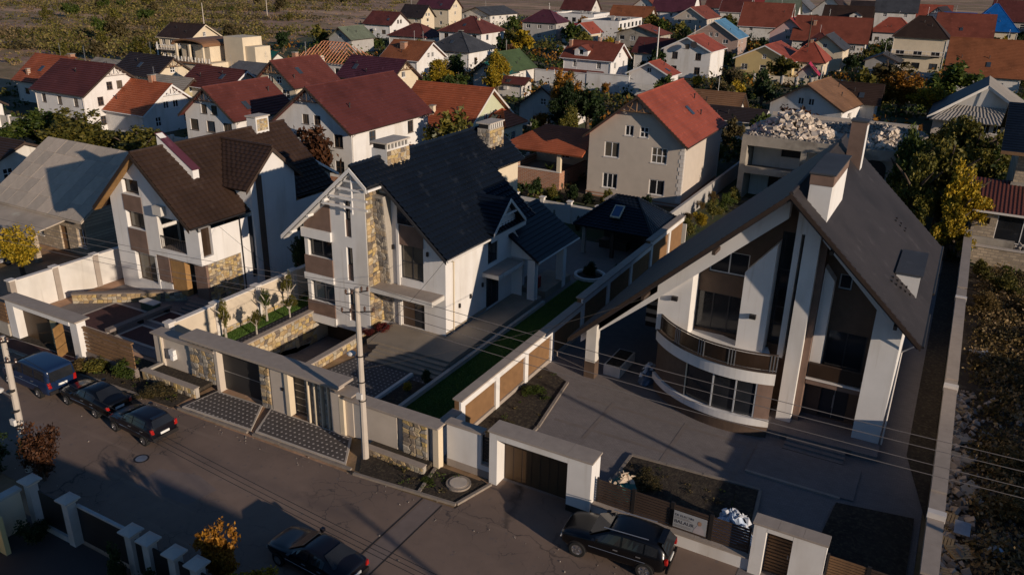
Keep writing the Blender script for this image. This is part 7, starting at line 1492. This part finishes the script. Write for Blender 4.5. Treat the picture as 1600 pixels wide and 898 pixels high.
tree('bright yellow tree beside the green roof cottage', -78, 135, 8.0, 3.6, 'yellow', 'hero', seed=3, low=.15); tree('second yellow tree left of the green roof cottage', -88, 131, 6.8, 3.8, 'yellow', 'hero', seed=0, low=.15); tree('green tree between the two yellow trees', -82.5, 129, 5.5, 3.0, 'green', 'mid', seed=1, low=.1)
tree('glowing orange yellow tree behind the concrete shell', -10.5, 161, 8.0, 5.6, 'orange', 'hero', seed=1, low=.1); tree('yellow tree beside the glowing orange tree behind the concrete shell', -5.5, 157, 6.2, 4.2, 'yellow', 'hero', seed=2, low=.1); tree('green tree behind the glowing orange tree', -3, 178, 7.5, 6.0, 'green', 'mid', seed=3, low=.1)
for i, (x, y, h, r, c, l) in enumerate([(-2.6, 82.5, 9.0, 2.9, 'olive', 'tall yellow green walnut tree behind the taupe roof, leftmost of the group'), (-.4, 85.5, 10.4, 3.4, 'olive', 'tallest yellow green tree right of the concrete shell'), (1.3, 81.8, 8.4, 2.6, 'yellow', 'golden yellow tree beside the limestone house corner'), (-3.8, 86.6, 9.6, 3.0, 'green', 'green tree against the side of the concrete shell'), (1.8, 104, 9.5, 4.0, 'olive', 'olive tree behind the limestone house corner'), (4.2, 113, 7.0, 3.4, 'green', 'green tree below the corrugated roof'), (.9, 78.2, 5.6, 2.0, 'yellow', 'golden leaved small tree at the end of the boundary wall'), (-1, 124, 6.0, 3.4, 'olive', 'olive tree before the corrugated roof house')]): tree(l, x, y, h, r, c, 'hero', seed=i, low=.08)
for i, (x, y, z) in enumerate(((-39.6, 33.4, .45), (-39.3, 36.8, .45), (-39.5, 39.2, .45), (-38.0, 34.6, .45), (-38.1, 37.8, .45))): tree(['young columnar tree with pale trunk nearest the front wall', 'second young tree along the cream wall', 'third young tree along the cream wall with a stake', 'young round tree beside the garden path, nearer the street', 'young round tree beside the garden path, further back'][i], x, y, 2.9 if i < 3 else 1.9, .5 if i < 3 else .6, 'olive' if i != 1 else 'green', 'near', z, 'ball', i, BARKW, low=.28 if i < 3 else .45)
tree('dark spiky juniper beside the white tower of the middle house', -41.6, 43.0, 4.6, 1.25, 'dark', 'hero', 0, 'broom', 2, low=.02)
shrub('yellow and orange leaved bush at the bottom edge before the black saloon', -22.6, 17.4, 3.4, 1.15, 'orange', 'hero', seed=1); shrub('yellow green bush right of the orange bush at the bottom edge', -20.3, 16.6, 2.5, 1.6, 'yellow', 'hero', seed=2)
shrub('rust brown leafy bush beside the leaning pole', -35.6, 18.2, 3.0, 1.3, 'rust', 'near', kind='broom', seed=3); shrub('dark hedge bush behind the white posts', -24.2, 15.2, 2.4, .8, 'dark', 'near', kind='cone', seed=1); shrub('dark conical shrub inside the near fence', -26.2, 15.3, 2.3, .6, 'dark', 'near', kind='cone', seed=2); shrub('dark round shrub beside the cream wall', -31.6, 15.2, 1.2, .9, 'dark', 'near', seed=2); shrub('dark shrub behind the leaning pole', -38.5, 17.4, 2.2, 1.4, 'dark', 'near', seed=0)
shrub('yellow green shrub in the verge before the plank fence', -43.4, 26.7, 1.0, 1.3, 'olive', 'near', seed=1); shrub('dark green shrub in the verge near the planter', -41.2, 26.9, 1.2, 1.0, 'green', 'near', seed=2); shrub('dry straw coloured clump in the verge', -44.2, 26.2, .7, 1.0, 'dry', 'near', seed=3); shrub('low weeds in the verge beside the hatchback', -38.0, 26.5, .5, 1.4, 'scrub', 'near', seed=3)
shrub('small golden shrub in the bed beside the diamond paving', -25.7, 34.4, .9, .42, 'yellow', 'near', seed=1); shrub('low yellow green shrub in the bed near the street wall', -25.9, 31.4, .55, .6, 'olive', 'near', seed=2); shrub('dark shrub at the top of the bed by the steps', -25.4, 35.9, .9, .5, 'dark', 'near', seed=3)
shrub('red leaved shrub at the foot of the stone buttress', -31.6, 39.7, .75, .95, 'red', 'near', z0=.4, seed=1); shrub('red leaved shrub left of the terrace edge', -32.0, 38.7, .5, .6, 'red', 'near', z0=.4, seed=2)
for i, (x, y, h) in enumerate(((-32.5, 67.5, 2.2), (-30.3, 68.4, 2.0), (-27.6, 69.3, 2.0))): shrub('slim dark cypress before the grey panel wall, %s from the left' % ['first', 'second', 'third'][i], x, y, h, .45, 'dark', 'near', kind='cone', seed=i, name='cypress')
shrub('dark spruce in the round planter', -24.2, 57.6, 1.9, .8, 'dark', 'near', kind='cone', seed=1, name='spruce'); shrub('small dark shrub beside the round planter', -22.2, 58.6, 1.2, .6, 'dark', 'near', seed=2)
shrub('leafy weeds in the bed beside the brown panel wall', -19.2, 38.2, .5, 1.0, 'green', 'near', seed=0); shrub('green weeds low in the right yard bed', -18.6, 34.0, .35, .8, 'scrub', 'near', seed=1); shrub('weeds beside the gate portal', -18.6, 31.0, .6, .9, 'green', 'near', seed=2); shrub('bramble patch in the front bed behind the slatted fence', -10.2, 32.8, .5, 1.3, 'scrub', 'near', seed=3); shrub('weeds in the street bed', -19.6, 27.6, .25, .5, 'green', 'near', seed=1)
for i in range(9): shrub('clipped dark hedge shrub before the red roof house, %s from the veranda' % ORD[i], -43.5+i*2.05, 76.8+.15*i, rnd.uniform(1.4, 2.2), .9, 'dark' if i % 3 else 'olive', 'mid', kind='cone' if i % 2 else 'ball', seed=i)
for i in range(5): shrub('yellow green shrub along the side wall beside the red roof house, %s from the pavilion' % ['first', 'second', 'third', 'fourth', 'fifth'][i], -20.8+.25*i, 72.6+3.4*i, 1.9, 1.1, ('olive', 'yellow', 'olive', 'green', 'olive')[i], 'near', seed=i)
for i in range(4): shrub('pale flowering rose bush beside the side wall, %s from the pavilion' % ['first', 'second', 'third', 'fourth'][i], -22.2+.05*i, 73+4.2*i, 1.2, .6, 'dry', 'near', seed=i)
tree('round street tree out of view on the near side of the road', -4.0, 13.6, 6.0, 2.6, 'olive', 'mid', seed=1); tree('second street tree out of view on the near side of the road', 1.5, 15.4, 5.2, 2.2, 'olive', 'mid', seed=2)
for i, (x, y, h, r, c) in enumerate([(4.4, 67, 1.7, 1.6, 'dry'), (7.2, 68, 1.5, 2.0, 'dry'), (5.6, 72, 1.7, 1.7, 'olive'), (8.6, 62, 1.5, 1.8, 'dry'), (4.0, 74.5, 1.9, 1.0, 'olive'), (6.2, 45, .9, 1.3, 'dry'), (5.6, 39.6, 1.0, 1.2, 'dry'), (7.0, 55, .8, 1.5, 'scrub')]): shrub('dry brown bush in the lot, %s' % ['below the white sheet wall end', 'right of the upper lot', 'under the limestone wall', 'at the right border of the upper lot', 'green one under the limestone wall', 'beside the pale pallet', 'beside the rubble strip low down', 'between sheet and pallet'][i], x, y, h, r, c, 'hero', seed=i)
# yard trees: green and autumn crowns between the houses
def inside(x, y, m=.5):
    for hx, hy, rot, L, h, s in HOUSES:
        a = -R(rot); dx, dy = x-hx, y-hy; u = dx*math.cos(a)-dy*math.sin(a); v = dx*math.sin(a)+dy*math.cos(a)
        if abs(u) < L/2+m and abs(v) < h+m: return True
    return False
def near_house(x, y):
    b = min(HOUSES, key=lambda q: (q[0]-x)**2+(q[1]-y)**2); d = (x-b[0], y-b[1])
    if abs(d[0]) > abs(d[1]): side = 'right of' if d[0] > 0 else 'left of'
    else: side = 'behind' if d[1] > 0 else 'in front of'
    return side, b[5]
used = {}
def visible(x, y):
    p, q = R(21.96), R(28.62); fx, fy = -math.sin(q), math.cos(q); d = x*fx+y*fy; s = x*fy-y*fx
    return d > 40 and abs(s) < d*.66+6
yard = random.Random(11); n_t = 0; tries = 0
while n_t < 195 and tries < 20000:
    tries += 1; y = yard.uniform(66, 370) if yard.random() < .8 else yard.uniform(66, 150); x = yard.uniform(-190 if y < 300 else -130, 25)
    if y > 190 and x < -150: continue
    if x < -.85*y-45: continue
    h = yard.uniform(2.2, 7.2); r = h*yard.uniform(.38, .58)
    if inside(x, y, r*.75) or not visible(x, y): continue
    if abs(y-(70.0+.0145*(x+24))) < 2.5 and y < 75: continue
    if -20 < x < 3 and y < 84: continue
    if -48 < x < -17 and y < 84: continue
    if x > -3 and y < 100: continue
    side, s = near_house(x, y); col = yard.choice(['green', 'green', 'olive', 'olive', 'dark', 'dark', 'scrub', 'orange', 'yellow', 'rust']) if y < 200 else yard.choice(['green', 'green', 'olive', 'olive', 'dark', 'dark', 'scrub', 'orange', 'yellow'])
    cn = dict(green='green', olive='yellow green', dark='dark green', scrub='brownish', orange='orange', yellow='yellow', rust='russet')[col]; sz = 'small' if h < 3.3 else 'medium' if h < 4.6 else 'tall'
    lab = '%s %s tree %s the %s' % (sz, cn, side, s); k = used.get(lab, 0); used[lab] = k+1
    if k: continue
    tree(lab, x, y, h, r, col, 'far' if y > 170 else 'mid', seed=n_t, low=.08, group='garden trees between the houses'); n_t += 1
# field trees and scrub at the upper left
fld = random.Random(5); n_t = 0
FL = []
while n_t < 52:
    y = fld.uniform(120, 520); x = -fld.uniform(.62, 1.02)*y-fld.uniform(60, 120)
    if inside(x, y, 6) or not visible(x, y) or x > -.62*y-62: continue
    h = fld.uniform(2.4, 7.0); FL.append((x, y, h)); n_t += 1
FL.sort(key=lambda p: -p[0])
for i, (x, y, h) in enumerate(FL):
    where = ('high up near the top edge' if y > 430 else 'far up the field' if y > 330 else 'mid field' if y > 210 else 'low in the field')+(' beside the village' if x > -.75*y-90 else ' further out' if x > -.9*y-100 else ' at the left side')
    kk = (i % 3, where); used[kk] = used.get(kk, 0)+1
    tree('%s tree %s, %s of its colour' % (['olive', 'brownish', 'green'][i % 3], where, ORD[used[kk]-1]), x, y, h, h*.55, ['olive', 'scrub', 'green'][i % 3], 'far' if y > 250 else 'mid', seed=i, low=.1, group='scattered field trees')
def scrub(name, label, n, region, hmin, hmax, cols, seed, leaf, per):
    g = np.random.default_rng(seed)
    for ci, col in enumerate(cols):
        V = []
        for _ in range(n//len(cols)):
            while True:
                x, y = region(g)
                if not inside(x, y, 2): break
            h = g.uniform(hmin, hmax); m = int(per*h); c = np.stack([g.normal(x, h*.6, m), g.normal(y, h*.6, m), np.abs(g.normal(0, h*.45, m))+.05], 1)
            d = g.normal(0, 1, (m, 3)); d /= np.linalg.norm(d, axis=1, keepdims=True); e = np.cross(d, g.normal(0, 1, (m, 3))); e /= np.linalg.norm(e, axis=1, keepdims=True); s = leaf*g.uniform(.6, 1.4, (m, 1))
            V.append(np.stack([c-d*s, c+e*s*.6, c+d*s, c-e*s*.6], 1).reshape(-1, 3))
        v = np.concatenate(V); N = len(v)//4; me = bpy.data.meshes.new(name); me.vertices.add(4*N); me.vertices.foreach_set('co', v.ravel().astype(np.float32)); me.loops.add(4*N); me.loops.foreach_set('vertex_index', np.arange(4*N, dtype=np.int32)); me.polygons.add(N); me.polygons.foreach_set('loop_start', np.arange(0, 4*N, 4, dtype=np.int32)); me.update(); me.materials.append(LEAF[col])
        o = link(name, me); tag(o, label % dict(fscrub='light brown', folive='yellowish', fdry='straw coloured', scrub='brown', olive='olive', green='green', dry='straw coloured', dark='dark green', yellow='yellow', orange='orange')[col], 'scrub', None, 'stuff')
FC = []
_g = np.random.default_rng(77)
while len(FC) < 110:
    y = _g.uniform(100, 620); x = -_g.uniform(.55, 1.2)*y-_g.uniform(40, 140)
    if x < -.6*y-52: FC.append((x, y, _g.uniform(8, 34), _g.uniform(2.5, 8)))
def field_region(g):
    while True:
        cx, cy, a, b_ = FC[g.integers(len(FC))]; u, v = g.normal(0, a), g.normal(0, b_); x, y = cx+u*.9-v*.4, cy+u*.35+v*.9
        if x < -.6*y-50 and y > 100: return x, y
scrub('field_scrub', 'low %s scrub covering the open field at the upper left', 3300, field_region, .5, 2.8, ['fscrub', 'folive', 'scrub', 'olive'], 3, .36, 24)
def field_open(g):
    while True:
        y = g.uniform(105, 560); x = -g.uniform(.55, 1.15)*y-g.uniform(40, 140)
        if x < -.6*y-52: return x, y
scrub('field_grass', 'dry %s grass tufts over the open field', 2600, field_open, .3, .7, ['fdry', 'fscrub'], 13, .15, 60)
def yards_region(g): return g.uniform(-150, 20), g.uniform(72, 300)
scrub('yard_undergrowth', 'low %s undergrowth filling the yards between the houses', 2600, yards_region, .3, 1.4, ['green', 'scrub', 'dark', 'olive'], 4, .28, 24)
scrub('garden_growth', 'tall %s bushes and hedges massed between the far houses', 900, lambda g: (g.uniform(-170, 22), g.uniform(105, 360)), 1.2, 3.0, ['green', 'olive', 'dark', 'orange'], 14, .34, 34)
scrub('lot_weeds', '%s weeds and dry stalks in the rubble lot', 900, lambda g: (g.uniform(3.9, 12), g.uniform(34, 78)), .3, .9, ['dry', 'fdry', 'scrub'], 6, .11, 70)
scrub('bed_weeds', 'sparse %s weeds in the planting beds', 90, lambda g: [(g.uniform(-20, -17.4), g.uniform(30.5, 41)), (g.uniform(-11.4, -5.4), g.uniform(31, 34.5)), (g.uniform(-22.7, -17.5), g.uniform(26.9, 28.6)), (g.uniform(-46, -36.5), g.uniform(26.2, 27.2))][g.integers(4)], .08, .25, ['green', 'scrub'], 8, .05, 130)
def blades(name, label, rects_, n, h, col, seed):
    g = np.random.default_rng(seed); V = []
    for x0, y0, x1, y1, z in rects_:
        m = int(n*(x1-x0)*(y1-y0)); c = np.stack([g.uniform(x0, x1, m), g.uniform(y0, y1, m), np.full(m, z)], 1); a = g.uniform(0, 6.28, (m, 1)); t = np.concatenate([np.cos(a), np.sin(a), np.zeros((m, 1))], 1)*.018; tip = c+np.concatenate([g.normal(0, .03, (m, 2)), g.uniform(.5, 1.2, (m, 1))*h], 1)
        V.append(np.stack([c-t, c+t, tip], 1).reshape(-1, 3))
    v = np.concatenate(V); N = len(v)//3; me = bpy.data.meshes.new(name); me.vertices.add(3*N); me.vertices.foreach_set('co', v.ravel().astype(np.float32)); me.loops.add(3*N); me.loops.foreach_set('vertex_index', np.arange(3*N, dtype=np.int32)); me.polygons.add(N); me.polygons.foreach_set('loop_start', np.arange(0, 3*N, 3, dtype=np.int32)); me.update(); me.materials.append(LEAF[col]); o = link(name, me); tag(o, label, 'grass', None, 'stuff')
blades('lawn_grass', 'short dark green lawn grass beside the middle house path', [(-24.65, 30.2, -20.8, 56.9, .05)], 700, .07, 'lawn', 1); blades('lawn_grass', 'sunlit green grass strip along the cream wall', [(-40.15, 30.3, -38.95, 43.9, .45)], 900, .08, 'lawn', 2)
